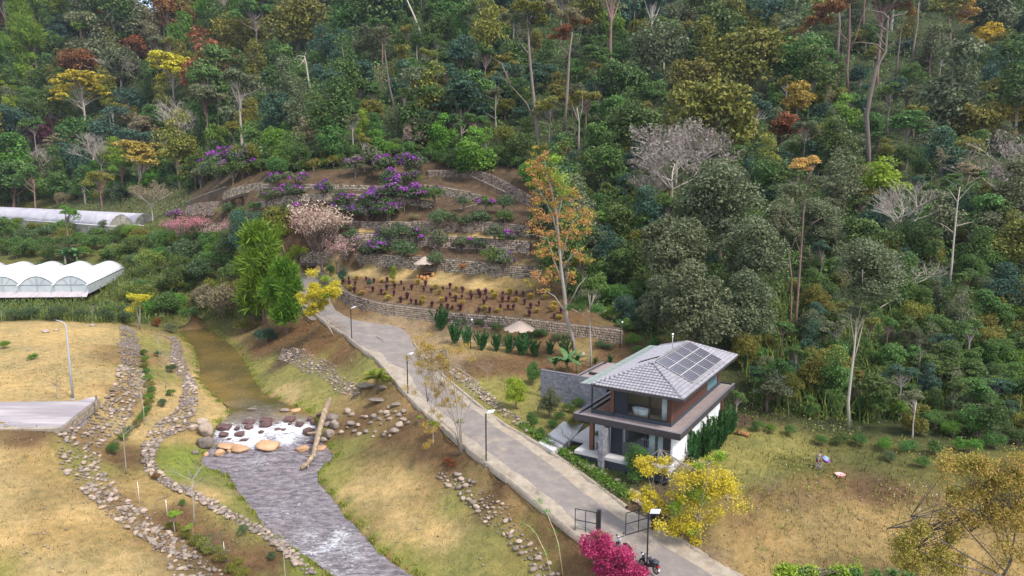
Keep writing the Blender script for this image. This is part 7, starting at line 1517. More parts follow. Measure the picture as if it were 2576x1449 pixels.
# pink cherries
def cherry(fx, fy, top, lab_, m, seed, sp=.9, n=1700):
    return bare(fx, fy, fx, top, lab_, seed, sp, .035, M_bark, m, 'cherry_tree', 4, 'tree', 5, .55, n, .06)
cherry(812, 690, 505, 'largest pale pink blossoming cherry tree below the terraces', 'blush', 31, .34, 2600); cherry(790, 672, 520, 'pink cherry tree behind the largest one, left', 'pink', 32, .4, 1500); cherry(848, 690, 590, 'small pink cherry tree right of the largest one', 'pink', 33, .5, 900)
cherry(455, 610, 545, 'rose-pink blossoming tree left of the terraces', 'rose', 34, 1.2, 1500); cherry(492, 612, 540, 'rose-pink blossoming tree, right of the leftmost one', 'rose', 35, 1.2, 1500); cherry(548, 615, 548, 'pale pink bare-branched tree before the flank wall', 'blush', 36, 1.2, 1200); cherry(580, 600, 552, 'small rose tree beside the dark round tree', 'rose', 37, .9, 700); cherry(425, 590, 552, 'small rose tree by the far greenhouse corner', 'rose', 38, 1.1, 700)
# flowering shrubs on the terraces
FS = [(220, 370, 75, 2), (400, 365, 75, 2), (240, 535, 75, 2), (430, 520, 75, 2), (310, 470, 60, 1), (690, 530, 80, 3), (880, 570, 85, 2), (110, 560, 60, 2), (1000, 230, 85, 2), (1180, 165, 105, 1), (1350, 235, 115, 2), (1540, 215, 115, 2), (1640, 200, 80, 1), (1370, 400, 100, 3), (1560, 370, 85, 2), (1490, 520, 115, 3), (1350, 520, 85, 3), (1620, 540, 90, 2), (1800, 520, 95, 1), (1170, 560, 85, 3), (1110, 610, 80, 2), (920, 660, 85, 2), (1120, 695, 95, 2), (1340, 690, 105, 2), (390, 680, 90, 1), (1820, 745, 90, 0), (2050, 785, 75, 0), (2280, 760, 85, 0), (2500, 760, 80, 0), (2310, 610, 75, 3), (2090, 610, 60, 1), (2480, 600, 80, 0), (960, 930, 70, 0), (1280, 935, 75, 1), (1440, 920, 95, 1), (1620, 945, 90, 1), (1850, 980, 85, 1), (2060, 1010, 75, 0), (2400, 930, 85, 0), (2540, 960, 80, 2), (990, 1020, 65, 1), (1220, 1075, 105, 2), (1500, 1085, 105, 0), (1790, 1195, 85, 0), (2350, 1150, 110, 0), (2480, 1200, 100, 1), (1120, 1085, 75, 1), (860, 850, 40, 0), (2200, 1010, 70, 1),
      (-380, 180, 110, 1), (-260, 150, 110, 2), (-140, 190, 110, 1), (-500, 250, 100, 1), (-380, 300, 110, 0), (-240, 280, 100, 1), (-560, 330, 90, 0), (-100, 120, 90, 1), (-300, 80, 100, 0), (-820, 750, 70, 3)]
BEDN = {0: 'leafy green shrub', 1: 'shrub with few purple flowers', 2: 'shrub dotted with purple flowers', 3: 'shrub covered in deep purple flowers'}
def bench(x, y): return 'beside the level railing' if y < 490 else 'on the upper terraces' if y < 545 else 'on the third terrace' if y < 590 else 'on the second terrace' if y < 640 else 'by the lowest wall'
grp = {}
for x, y, r, bl in FS:
    X, Y = 644+x/4, 362+y/4; side = 'at the far left' if X < 650 else 'left' if X < 850 else 'centre left' if X < 980 else 'centre' if X < 1080 else 'right' if X < 1180 else 'far right'
    grp.setdefault(f'{BEDN[bl]} {bench(X, Y)}, {side}', []).append((X, Y, r/4, bl))
for k, qs in grp.items():
    qs.sort()
    for i, (X, Y, r, bl) in enumerate(qs):
        j = prand.randrange(3); p = PR['bed'][j]; b, R = spot(X, Y-4, r*1.75, p.k)
        plant(p, b, R, prand.choice(['shrub', 'shrub', 'dark', 'grey']), k if len(qs) == 1 else k+', '+ORDW[i]+' one', 'flowering shrubs on the terraces', 'shrub', 'flowering_shrub', None, None, BLOOM[j][bl-1] if bl else None)
for x, y, r, m, lb in [(1380, 1250, 45, 'lime', 'small pale lime young tree left of the terrace parasol'), (2085, 1225, 62, 'orange', 'small orange-brown young tree right of the terrace parasol'), (1600, 740, 65, 'khaki', 'straw-coloured shrub on the middle ramp of the terraces'), (2200, 730, 40, 'rust', 'dry brown tuft shrub on the upper terraces, right')]:
    tree_px('bed', 644+x/4, 362+y/4, r/4, m, lb, None, 'shrub', name='shrub')
for x, y, r, m, lb in [(863, 690, 16, 'teal', 'dark blue-green conical shrub at the end of the grassy path'), (830, 676, 14, 'dark', 'dark upright shrub left on the grassy path'), (928, 710, 9, 'teal', 'small blue-green shrub on the planted bed, left'), (990, 690, 12, 'lime', 'thin lime sapling on the grassy path')]: tree_px('column', x, y, r, m, lb, None, 'shrub', name='shrub')
# ornamental tufts in rows on the planted bed
def tuft_mesh(seed, n, h, spread, wd=.035):
    g = np.random.default_rng(seed); a = g.uniform(0, 6.28, n); t = g.uniform(.05, 1, n)**.7*spread; hh = h*g.uniform(.7, 1.1, n)
    d = np.stack([np.cos(a), np.sin(a)], 1); s = np.stack([-d[:, 1], d[:, 0]], 1)*wd
    z = np.zeros(n); p0 = np.column_stack([d*.04, z]); p1 = np.column_stack([d*(t*.45)[:, None], hh*.75]); p2 = np.column_stack([d*t[:, None], hh*(1-.25*t/spread)])
    s3 = np.column_stack([s, z])
    q1 = np.stack([p0-s3, p0+s3, p1+s3, p1-s3], 1); q2 = np.stack([p1-s3, p1+s3, p2+s3*.2, p2-s3*.2], 1)
    return mesh_poly('grass_tuft', np.concatenate([q1, q2]), 4)
TUFP = [tuft_mesh(i, 90, .95, .5, .045) for i in range(3)]; TUFY = [tuft_mesh(10+i, 110, .85, .75, .045) for i in range(3)]
tr_ = random.Random(8); PT = []; yl = lambda x: np.interp(x, [820, 900, 1050, 1200, 1350, 1420], [690, 694, 708, 726, 740, 748]); yh = lambda x: np.interp(x, [820, 880, 950, 1090, 1200, 1300, 1420], [695, 742, 757, 776, 788, 796, 806])
for i, x in enumerate(range(862, 1420, 19)):
    lo, hi = yl(x), yh(x)-6; k = int((hi-lo)/15)+1
    for j in range(k):
        X, Y = x+tr_.uniform(-6, 6)-j*1.5, lo+6+j*15+tr_.uniform(-5, 5)
        if Y > hi or tr_.random() < (.4 if x > 1330 else .16): continue
        PT.append((X, Y, 'y' if ((i+2*j) % 5 in (0, 2) and tr_.random() < .8) else 'p', j, i))
rows = ['first', 'second', 'third', 'fourth', 'fifth', 'sixth']
PT2 = {}
for X, Y, c, j, i in PT: PT2.setdefault((c, j), []).append((X, Y))
for (c, j), qs in PT2.items():
    qs.sort()
    for n_, (X, Y) in enumerate(qs):
        f = hit(X, Y+6); me = tr_.choice(TUFY if c == 'y' else TUFP); s = tr_.uniform(.8, 1.3)
        f0 = n_/max(1, len(qs)-1); where = 'at the left end' if f0 < .12 else 'left part' if f0 < .4 else 'middle' if f0 < .62 else 'right part' if f0 < .88 else 'at the right end'
        o = link('grass_tuft', me, LM['gold' if c == 'y' else 'plum']); o.location = f; o.rotation_euler = (0, 0, tr_.uniform(0, 6)); o.scale = (s, s, s)
        tag(o, f"{'golden yellow' if c == 'y' else 'dark purple'} grass tuft in the planted bed, {rows[min(j, 5)]} row down, {ORDW[n_]} from left", 'grass tuft', f"{'yellow' if c == 'y' else 'purple'} tufts of the planted bed")
# ---------------------------------------------------------------- junipers
def juniper_proto(seed, n=1500, bushy=.3, nsp=22):
    g = np.random.default_rng(seed); p = Proto(); p.kind = 'juniper'; p.k = 0.; V = []
    for i in range(nsp):
        a = g.uniform(0, 6.28); tilt = g.uniform(.12, .8); h0 = g.uniform(.02, .55); L_ = g.uniform(.3, .6)*(1.15-h0*.5) if i else 1.
        if i == 0: a = 0; tilt = .02; h0 = .1; L_ = .9
        m = n//nsp; t = g.uniform(0, 1, m); base = np.array([math.cos(a)*bushy*.2, math.sin(a)*bushy*.2, h0])
        bend = tilt*(1-.35*t); cen = base+np.column_stack([np.cos(a)*np.sin(bend)*L_*t, np.sin(a)*np.sin(bend)*L_*t, np.cos(bend)*L_*t])
        w = .06*(1-t*.85)*(1 if i else 1.3); d = unit(g.normal(0, 1, (m, 3))); pos = cen+d*w[:, None]
        nr = unit(d+g.normal(0, .3, (m, 3))); ln = np.full(m, .085)*g.uniform(.7, 1.3, m)
        V.append(leaf_quads(pos, nr, ln, ln*.4, g, np.array([math.cos(a)*.6, math.sin(a)*.6, 1.6])))
    p.crown = mesh_poly('crown', np.concatenate(V), 4); b = MB(); b.tube([(0, 0, -.05), (0, 0, .6)], [.025, .012], 5); p.trunk = b.mesh('trunk'); return p
JP = [juniper_proto(500+i) for i in range(3)]
def juniper(fx, fy, top, lb, grp_, wd=1., m='juniper'):
    f = hit(fx, fy); h = height_to(f, top); return plant(prand.choice(JP), f, h, m, lb, grp_, 'juniper', 'juniper', None, None, None, 'purple', wd)
for k, (x, y, t, lb) in enumerate([(1105, 832, 768, 'tallest juniper at the left end of the garden row'), (1144, 864, 808, 'second juniper of the garden row from the left'), (1172, 872, 818, 'third juniper of the garden row, beside the left bulb lamp post'), (1210, 880, 828, 'fourth juniper of the garden row from the left'), (1249, 884, 836, 'fifth juniper of the garden row from the left'), (1279, 888, 838, 'sixth juniper of the garden row, before the parasol post'), (1317, 895, 835, 'seventh juniper of the garden row, right of the parasol'), (1346, 898, 850, 'eighth juniper of the garden row'), (1384, 892, 855, 'ninth juniper of the garden row, near the block stone'), (1422, 900, 846, 'last juniper of the garden row, behind the banana plants')]):
    juniper(x, y, t, lb, 'junipers of the garden row', 1.25)
for x, y, t, lb in [(1536, 915, 890, 'small juniper beside the path behind the carport roof'), (1497, 915, 898, 'small rounded juniper at the foot of the thin garden trunk')]: juniper(x, y, t, lb, 'small junipers behind the carport', 1.4)
for k, (x, y, t) in enumerate([(1738, 1160, 1075), (1752, 1150, 1085), (1768, 1144, 1062), (1780, 1136, 1070), (1792, 1128, 1046), (1803, 1116, 1052), (1814, 1106, 1030), (1823, 1096, 1036), (1832, 1086, 1016), (1840, 1078, 1030), (1775, 1150, 1090), (1800, 1132, 1075), (1820, 1112, 1060), (1838, 1092, 1050), (1745, 1180, 1120)]):
    juniper(x, y, t, ['front', 'second', 'third', 'fourth', 'fifth', 'sixth', 'seventh', 'eighth', 'ninth', 'rearmost', 'outer front', 'outer second', 'outer third', 'outer rear', 'lowest outer'][k]+' juniper of the tall hedge along the right wall of the house', 'junipers of the hedge by the house', 1.15)
# ---------------------------------------------------------------- garden trees
tall_tree([(1447, 893), (1440, 850), (1425, 800), (1420, 740), (1412, 680), (1405, 600), (1400, 540), (1385, 470), (1370, 420)], 10, [], M_barkp, 'tall orange-leaved tree with pale crooked trunk standing in the garden', 'orange_leaved_tree', limbs=[[(1418, 720), (1395, 660), (1378, 600), (1345, 590), (1312, 592)], [(1410, 660), (1425, 600), (1440, 560), (1460, 540)], [(1404, 600), (1390, 540), (1370, 500), (1352, 470)], [(1400, 560), (1412, 510), (1418, 460), (1415, 430)], [(1385, 470), (1398, 430), (1388, 398)], [(1378, 440), (1360, 420), (1345, 415)], [(1425, 780), (1455, 720), (1480, 690)], [(1424, 790), (1395, 745), (1370, 730)], [(1412, 680), (1440, 640), (1470, 620)]])
orx = SC.objects[[o.name for o in SC.objects if o.name.startswith('orange_leaved_tree')][-1]]
def tufts_on(root, base, pts, m, seed, n=200, leaf=.3, rc=.5, flat=.6):
    """leaf sprays at image places, at the distance of the tree"""
    g = np.random.default_rng(seed); dist = base[1]; sc = dist/FPX/S/CP; C = []
    for x, y, r in pts: C.append((np.array([0, 0, CAM_Z])+ray(x, y)*((dist+g.uniform(-1, 1)*r*sc*1.5)/ray(x, y)[1])-base, r*sc))
    Q = []
    for c, r in C:
        q = c+g.normal(0, .62*r, (n, 3))*np.array([1, 1, flat]); ln = leaf*g.uniform(.6, 1.3, n); Q.append(leaf_quads(q, unit(g.normal(0, .7, (n, 3))+np.array([0, -.2, .7])), ln, ln*.48, g))
    return link('crown', mesh_poly('crown', np.concatenate(Q), 4), LM[m], root)
fb = hit(1447, 893)
g_ = random.Random(4); OP = [(1352, 405, 12), (1345, 425, 14), (1365, 395, 12), (1362, 440, 14), (1350, 470, 15), (1378, 465, 16), (1400, 440, 14), (1342, 500, 14), (1365, 505, 15), (1385, 520, 14), (1412, 490, 15), (1440, 500, 14), (1355, 545, 16), (1380, 560, 14), (1405, 540, 12), (1435, 540, 18), (1460, 545, 18), (1475, 560, 16), (1350, 580, 16), (1372, 600, 14), (1425, 580, 16), (1452, 590, 14), (1345, 690, 14), (1365, 710, 14), (1385, 690, 12), (1430, 690, 14), (1420, 620, 14), (1390, 640, 12), (1365, 640, 12), (1450, 640, 12)]
tufts_on(orx, fb, [(x+g_.gauss(0, 11), y+g_.gauss(0, 12), r*.62) for x, y, r in OP*5], 'orange', 5, 46, .25)
tufts_on(orx, fb, [(x+g_.gauss(0, 14), y+g_.gauss(0, 12), r*.5) for x, y, r in OP*2], 'gold', 9, 50, .22)
tufts_on(orx, fb, [(1385, 430, 22), (1410, 450, 24), (1420, 480, 20), (1395, 400, 14)], 'lime', 6, 420, .24)
tall_tree([(1487, 925), (1486, 880), (1485, 840), (1484, 790)], 5, [(1480, 770, 40, 'mid', 'fbush'), (1510, 785, 26, 'mid', 'fbush'), (1450, 780, 26, 'mid', 'fbush'), (1485, 745, 28, 'grey', 'fbush')], M_barkp, 'garden tree with a straight grey trunk and rounded green crown behind the carport')
for x, y, t, m, lb in [(1340, 970, 915, 'mid', 'small leaning green tree on the lawn left of the grey wall'), (1298, 1030, 955, 'lime', 'lime yellow young tree on the lawn beside the driveway'), (1383, 1052, 985, 'grey', 'small round-headed plumeria tree on the lawn before the grey wall'), (1603, 1215, 1125, 'mid', 'glossy green shrub tree before the ground floor glass'), (1338, 1075, 1040, 'mid', 'small flowering shrub by the garden edging stones')]:
    tree_foot('fdome', fx=x, fy=y, top=t, lmat=m, label=lb, sxy=.85)
bare(1432, 1128, 1432, 1062, 'leafless frangipani with thick pale forks in front of the hedge planter', 41, 1.1, .05, M_barkp, None, 'frangipani', 3, 'tree', 4, .6)
for x, y, r, m, lb in [(1440, 1068, 22, 'olive', 'olive clipped hedge bush in the entrance planter, front'), (1462, 1055, 22, 'olive', 'olive clipped hedge bush in the entrance planter, middle'), (1478, 1046, 18, 'olive', 'olive clipped hedge bush in the entrance planter, rear'), (1455, 1015, 20, 'mid', 'leafy bush at the top of the entrance path'), (1432, 1028, 20, 'mid', 'leafy bush halfway up beside the entrance path'), (1410, 1046, 18, 'mid', 'bush with white flowers beside the entrance path'), (1385, 1068, 18, 'mid', 'bush at the lower left of the entrance path'), (1362, 1085, 16, 'mid', 'low bush by the driveway at the entrance'), (1468, 1000, 16, 'dark', 'dark bush at the foot of the grey wall'), (1369, 978, 12, 'dark', 'dark climbing plant on the left of the grey wall'), (1510, 1100, 22, 'shrub', 'trailing vine with white flowers over the stone pier'), (1445, 1130, 12, 'bright', 'small bright bush by the edging stones under the frangipani'), (1420, 1140, 12, 'bright', 'bright green plant at the kerb by the entrance steps')]:
    tree_px('fbush', x, y, r, m, lb, None, 'bush', name='bush')
for x, y, r, m, lb in [(1210, 815, 18, 'shrub', 'low shrub under the garden wall behind the third and fourth juniper'), (1160, 808, 20, 'shrub', 'dark shrub under the garden wall behind the second juniper'), (1250, 822, 18, 'mid', 'green shrub left of the garden parasol'), (1355, 838, 22, 'mid', 'rounded green shrub right of the garden parasol'), (1330, 845, 18, 'shrub', 'dark shrub close to the parasol post'), (1400, 852, 18, 'shrub', 'grey-green shrub before the garden wall'), (1510, 868, 16, 'shrub', 'clipped shrub before the right end of the garden wall'), (1530, 872, 14, 'shrub', 'last clipped shrub before the garden wall'), (1430, 845, 14, 'khaki', 'dry shrub between the two garden trunks'), (1590, 858, 26, 'bright', 'fern-like bright bush right of the garden wall end'), (1600, 885, 22, 'mid', 'green bush behind the glass canopy'), (1640, 868, 26, 'mid', 'green bush left of the roof mast'), (1575, 820, 26, 'mid', 'light green bush above the end of the garden wall'), (1540, 790, 28, 'bright', 'bright green bush right of the round-crowned garden tree'), (1500, 700, 34, 'dark', 'dark bush right of the planted bed'), (1590, 740, 40, 'mid', 'lush green bush below the grey-green giants'), (1540, 735, 34, 'bright', 'lush bright bush right of the terraces')]:
    tree_px('fbush', x, y, r, m, lb, None, 'bush', name='bush')
p = hit(1850, 1068); pa = tree_foot('sparse', 1850, 1066, 985, 'mid', 'papaya-like small tree with big leaves beside the rear corner of the house', bark=M_barkp, name='papaya_tree')
# banana plants, leaf by leaf
def banana_leaf(seed, L_=2.2, W_=.62):
    r = random.Random(seed); n = 9; V = []; F = []
    for i in range(n+1):
        t = i/n; x = L_*t*.86; z = L_*(.55*t-.75*t*t); w = W_*.5*math.sin(PI*min(1, t*.96+.04))**.6*(1 if i < n else .1)
        V += [(x, -w, z-.22*w+r.uniform(-.03, .03)), (x, 0, z), (x, w, z-.22*w+r.uniform(-.03, .03))]
    for i in range(n):
        for j in (0, 1): F.append((i*3+j, i*3+3+j, i*3+4+j, i*3+1+j))
    return mesh_idx('leaf', V, F, smooth=True)
BL = [banana_leaf(i) for i in range(3)]
def banana(fx, fy, s, lb, seed, n=9, grp_='banana plants'):
    f = hit(fx, fy); r = random.Random(seed); o = empty('banana_plant', tuple(f), r.uniform(0, 6), lb, 'banana plant', grp_, s)
    b = MB(); b.tube([(0, 0, -.2), (.03, 0, .7), (.05, .02, 1.5)], [.16, .13, .09], 7); b.build('stem', M_barkp if r.random() < .3 else mat_stem, o)
    for k in range(n):
        a = 2*PI*k/n+r.uniform(-.3, .3); link('leaf', r.choice(BL), LM['banana'], o, (.04, .02, 1.45+r.uniform(-.15, .15)), (0, -r.uniform(.1, .95), a), r.uniform(.75, 1.1))
mat_stem = mat('green_brown_stem', (.12, .13, .05), (.2, .17, .08), 5, .8)
for x, y, s, lb, k in [(1395, 945, .95, 'left banana plant behind the grey brick wall', 1), (1425, 945, 1.15, 'middle banana plant behind the grey brick wall', 2), (1452, 938, .95, 'right banana plant behind the grey brick wall', 3), (165, 668, 1.6, 'tall banana plant behind the near greenhouse, left of the clump', 4), (195, 664, 1.5, 'banana plant in the middle of the clump behind the near greenhouse', 5), (150, 690, 1.2, 'low banana plant directly behind the near greenhouse roof', 6), (215, 682, 1.2, 'banana plant at the right of the clump behind the near greenhouse', 7), (278, 655, 1.1, 'single bright banana plant on the slope right of the near greenhouse', 8), (105, 686, 1.0, 'banana plant at the left behind the near greenhouse roofs', 9)]: banana(x, y, s, lb, k)
# small palm
f = hit(949, 992); h = height_to(f, 905); pm = empty('palm', tuple(f), 0, 'small bushy palm with arching fronds beside the driveway', 'palm')
b = MB(); b.tube([(0, 0, -.2), (.03, 0, h*.45)], [.13, .1], 7); b.tube([(0, 0, 0), (-.25, .1, h*.3)], [.06, .05], 5); b.tube([(0, 0, 0), (.25, -.1, h*.32)], [.06, .05], 5); b.build('trunk', M_bark, pm)
g = np.random.default_rng(6); Q = []
for i in range(26):
    a = g.uniform(0, 6.28); el = g.uniform(.0, 1.35); L_ = h*.62*g.uniform(.75, 1.1); m = 46; t = np.linspace(.05, 1, m); x = L_*t*math.cos(el); z = h*.48+L_*t*math.sin(el)-L_*.55*t*t
    d = np.array([math.cos(a), math.sin(a), 0]); sd = np.array([-d[1], d[0], 0]); ce = d[None]*x[:, None]+np.array([0, 0, 1])*z[:, None]
    for s in (1, -1):
        tip = ce+sd*s*(L_*.22*np.sin(PI*np.clip(t*.9+.08, 0, 1)))[:, None]+d*.12-np.array([0, 0, .1]); w_ = np.array([0, 0, 1])*.012+d*.02; Q.append(np.stack([ce-w_, ce+w_, tip+w_*.2, tip-w_*.2], 1))
link('crown', mesh_poly('crown', np.concatenate(Q), 4), leafmat('leaves_palm', [(.05, .1, .012), (.13, .19, .02), (.3, .27, .03)]), pm)
# feathery yellow trees and the crimson shrub
def feathery(fx, fy, lb, m, stems, tufts, bark, rad_px, seed, name='feathery_tree', n=260, leaf=.22, extra=None):
    f = hit(fx, fy); sc = f[1]/FPX/S/CP; g = random.Random(seed)
    w = lambda x, y, dy=0.: np.array([0, 0, CAM_Z])+ray(x, y)*((f[1]+dy)/ray(x, y)[1])-f
    o = empty(name, tuple(f), 0, lb, 'tree'); b = MB()
    for s in stems: dy = g.uniform(-1.5, 1.5); b.tube([(0, 0, -.2)]+[tuple(w(x, y, dy*(i+1)/len(s))) for i, (x, y) in enumerate(s)], [rad_px*sc*(1-.85*i/len(s)) for i in range(len(s)+1)], 5)
    for x, y, r in tufts:
        s = g.choice(stems); q = s[-1]; b.tube([tuple(w(*q)), tuple(w(x, y, g.uniform(-1, 1)))], [rad_px*sc*.18, .01], 3)
    b.build('trunk', bark, o); tufts_on(o, f, tufts, m, seed, n, leaf, flat=.7)
    if extra: tufts_on(o, f, extra[1], extra[0], seed+1, n, leaf, flat=.7)
    return o
g_ = random.Random(12)
feathery(1757, 1366, 'bushy yellow feathery-leaved tree between the house and the gate', 'yellow', [[(1750, 1300), (1700, 1200), (1660, 1130)], [(1745, 1300), (1720, 1200), (1690, 1150)], [(1760, 1290), (1775, 1220), (1790, 1160)], [(1755, 1290), (1790, 1250), (1815, 1200)], [(1745, 1310), (1690, 1290), (1650, 1280)]],
         [(g_.gauss(1770, 36), g_.gauss(1205, 42), g_.uniform(14, 26)) for _ in range(34)]+[(g_.gauss(1640, 22), g_.gauss(1165, 12), g_.uniform(8, 14)) for _ in range(12)]+[(g_.gauss(1645, 26), g_.gauss(1262, 14), g_.uniform(8, 15)) for _ in range(12)]+[(g_.gauss(1735, 40), g_.gauss(1310, 22), g_.uniform(10, 20)) for _ in range(16)], M_barkp, 3, 71, n=300, leaf=.16, extra=('lime', [(g_.gauss(1760, 40), g_.gauss(1215, 50), g_.uniform(10, 18)) for _ in range(14)]))
feathery(1162, 1142, 'tall wispy straw-yellow tree with many thin stems on the driveway edge', 'gold', [[(1150, 1080), (1130, 1000), (1110, 920)], [(1158, 1080), (1165, 1000), (1170, 930)], [(1150, 1075), (1110, 1000), (1075, 930)], [(1150, 1080), (1120, 980), (1085, 880)], [(1160, 1070), (1190, 1000), (1205, 960)], [(1155, 1060), (1140, 950), (1125, 880)], [(1145, 1090), (1100, 1050), (1075, 1010)]],
         [(g_.gauss(1085, 30), g_.gauss(895, 30), g_.uniform(7, 14)) for _ in range(44)]+[(g_.gauss(1120, 34), g_.gauss(960, 46), g_.uniform(6, 12)) for _ in range(40)]+[(g_.gauss(1090, 18), g_.gauss(1075, 22), g_.uniform(6, 10)) for _ in range(9)], M_barkp, 2.6, 72, n=150, leaf=.12)
feathery(840, 844, 'leaning yellow-green tree over the upper driveway', 'yellow', [[(822, 815), (805, 790), (790, 770)], [(828, 820), (818, 780), (812, 750)], [(815, 800), (795, 785), (770, 765)]], [(g_.gauss(802, 22), g_.gauss(742, 20), g_.uniform(7, 12)) for _ in range(26)]+[(g_.gauss(776, 10), g_.gauss(780, 8), g_.uniform(5, 8)) for _ in range(8)], M_barkp, 2, 73, n=620, leaf=.2, extra=('lime', [(g_.gauss(806, 20), g_.gauss(735, 16), 9) for _ in range(8)]))
feathery(352, 830, 'thin yellow-leaved young tree at the far end of the rubble bank', 'yellow', [[(348, 800), (342, 775), (340, 755)], [(352, 800), (352, 770), (354, 750)]], [(g_.gauss(345, 12), g_.gauss(752, 8), 7) for _ in range(9)]+[(325, 778, 6), (330, 780, 6)], M_barkp, 1.6, 74, n=400, leaf=.22)
for k, (x, y, t, lb) in enumerate([(1090, 1118, 1060, 'yellow-green sapling by the driveway edge, left of the wispy tree trunk'), (1055, 1070, 1045, 'small yellow-green sapling among the loose rocks'), (440, 1340, 1285, 'bright yellow-green sapling on the planted strip, left'), (480, 1355, 1318, 'bright yellow-green bushy sapling at the foot of the bare pale tree')]):
    tree_foot('sparse', x, y, t, 'lime', lb, sxy=1.3, bark=M_barkp, name='sapling')
g_ = random.Random(5)
cr = feathery(1530, 1449, 'bushy crimson-leaved shrub beside the gate at the bottom edge', 'crimson', [[(1490, 1400), (1478, 1350)], [(1520, 1400), (1515, 1360)], [(1545, 1420), (1560, 1390)], [(1500, 1420), (1480, 1390)]], [(1475+g_.uniform(0, 55), 1352+g_.uniform(-8, 38), g_.uniform(11, 17)) for _ in range(22)]+[(1505+g_.uniform(0, 75), 1388+g_.uniform(-4, 46), g_.uniform(12, 18)) for _ in range(26)]+[(1530+g_.uniform(0, 90), 1432+g_.uniform(-4, 20), g_.uniform(12, 17)) for _ in range(18)], M_bark, 1.5, 75, 'crimson_shrub', n=420, leaf=.15, extra=('lime', [(1488, 1365, 9), (1500, 1352, 8), (1482, 1392, 8), (1512, 1345, 7)]))
cr['category'] = 'shrub'
lm('foreground', (.1, .12, .02), (.27, .23, .03), (.42, .32, .06), (.46, .27, .09))
# orange-leaved shrub in the right foreground, and the yellow-flowered plant at the bottom edge
g_ = random.Random(15)
fr_ = np.array([30.5, 41., 2.2])
def near_bush(base, lb, m, pts, seed, leaf, n, stems, extra=None, bark=M_bark, name='foreground_bush', rad=.09):
    o = empty(name, tuple(base), 0, lb, 'bush'); r = random.Random(seed); b = MB(); w = lambda x, y, dy=0.: np.array([0, 0, CAM_Z])+ray(x, y)*((base[1]+dy)/ray(x, y)[1])-base
    for s in stems: b.tube([(0, 0, -.5)]+[tuple(w(x, y, r.uniform(-1, 1))) for x, y in s], [rad*(1-.8*i/len(s)) for i in range(len(s)+1)], 5)
    for x, y, q in pts: s = r.choice(stems); k = r.choice(s[-2:]); b.tube([tuple(w(*k)), tuple(w(x, y, r.uniform(-1, 1)))], [.03, .008], 3)
    b.build('stems', bark, o); tufts_on(o, base, pts, m, seed, n, leaf, flat=.9)
    if extra: tufts_on(o, base, extra[1], extra[0], seed+1, n, leaf, flat=.9)
near_bush(fr_, 'large bush with orange and yellow-green leaves in the right foreground corner', 'foreground', [(g_.uniform(2370, 2580), 1140+g_.uniform(0, 190)+abs(2500-2450)*.1, g_.uniform(14, 24)) for _ in range(80)]+[(g_.uniform(2470, 2590), g_.uniform(1250, 1450), 22) for _ in range(16)], 81, .15, 240, [[(2540, 1420), (2500, 1330), (2450, 1240)], [(2530, 1440), (2440, 1340), (2380, 1270)], [(2540, 1420), (2560, 1300), (2550, 1180)], [(2520, 1449), (2420, 1390), (2330, 1340), (2290, 1300)], [(2520, 1449), (2400, 1420), (2300, 1380), (2230, 1330)], [(2545, 1410), (2520, 1280), (2500, 1180)]], ('foreground', [(g_.uniform(2250, 2420), 1330+g_.uniform(-10, 110), g_.uniform(12, 20)) for _ in range(44)]+[(g_.uniform(2390, 2570), g_.uniform(1150, 1260), 14) for _ in range(16)]))
g_ = random.Random(16); fy_ = np.array([19.5, 38., 1.3])
near_bush(fy_, 'leafy yellow-flowered bush at the bottom edge right of the driveway', 'lime', [(g_.uniform(1960, 2160), g_.uniform(1425, 1465), g_.uniform(10, 18)) for _ in range(26)], 82, .18, 220, [[(2060, 1449), (2080, 1430)], [(2040, 1449), (1990, 1440)], [(2090, 1449), (2140, 1430)]], ('mid', [(g_.uniform(1980, 2330), g_.uniform(1440, 1465), 12) for _ in range(16)]))
# saplings and shrubs of the left strip
for k, (x, y, t, sp, lb) in enumerate([(235, 818, 762, .5, 'leaning bare white trunk at the far edge of the dry field'), (402, 910, 832, .5, 'bare grey sapling on the planted strip, farthest'), (417, 978, 868, .5, 'tall bare sapling on the planted strip, second from the far end'), (364, 1070, 945, .5, 'bare sapling at the foot of the wide rubble bank, middle'), (318, 1193, 1040, .9, 'bare white sapling with a forked head at the foot of the wide rubble bank, nearest'), (490, 1322, 1158, 1.1, 'largest bare pale tree with spreading twigs on the planted strip'), (721, 1475, 1295, .6, 'bare grey sapling beside the lower stream at the bottom edge'), (5, 812, 780, .4, 'bare trunk at the left edge of the field')]):
    bare(x, y, x, t, lb, 60+k, sp, .022 if sp < .8 else .026, M_barkp, None, 'bare_sapling', 3, 'sapling', 5, 2.4 if sp < .8 else 2.)
bare(145, 1003, 145, 950, 'small dry yucca-like bush beside the street lamp', 70, .5, .03, M_barkp, 'hay', 'dry_bush', 3, 'bush', 4, .9, 300, .12); bare(575, 1440, 575, 1310, 'thin twiggy bush by the lower rubble row', 69, .9, .012, M_bark, 'shrub', 'dry_bush', 4, 'bush', 4, .8, 260, .07); bare(1940, 1250, 1940, 1170, 'thin twiggy shrub in the meadow left of the person', 68, .6, .015, M_bark, 'reed', 'dry_bush', 3, 'bush', 5, .2, 120, .07); bare(1225, 960, 1225, 905, 'small bare shrub on the lawn right of the wispy tree', 67, .7, .02, M_barkp, None, 'dry_bush', 3, 'bush'); bare(1270, 985, 1270, 930, 'small bare bush in the middle of the lawn', 66, .7, .015, M_bark, None, 'dry_bush', 3, 'bush'); bare(1505, 1180, 1505, 1130, 'small pale bare sapling before the stone pier', 65, .5, .02, M_barkp, None, 'dry_bush', 3, 'sapling')
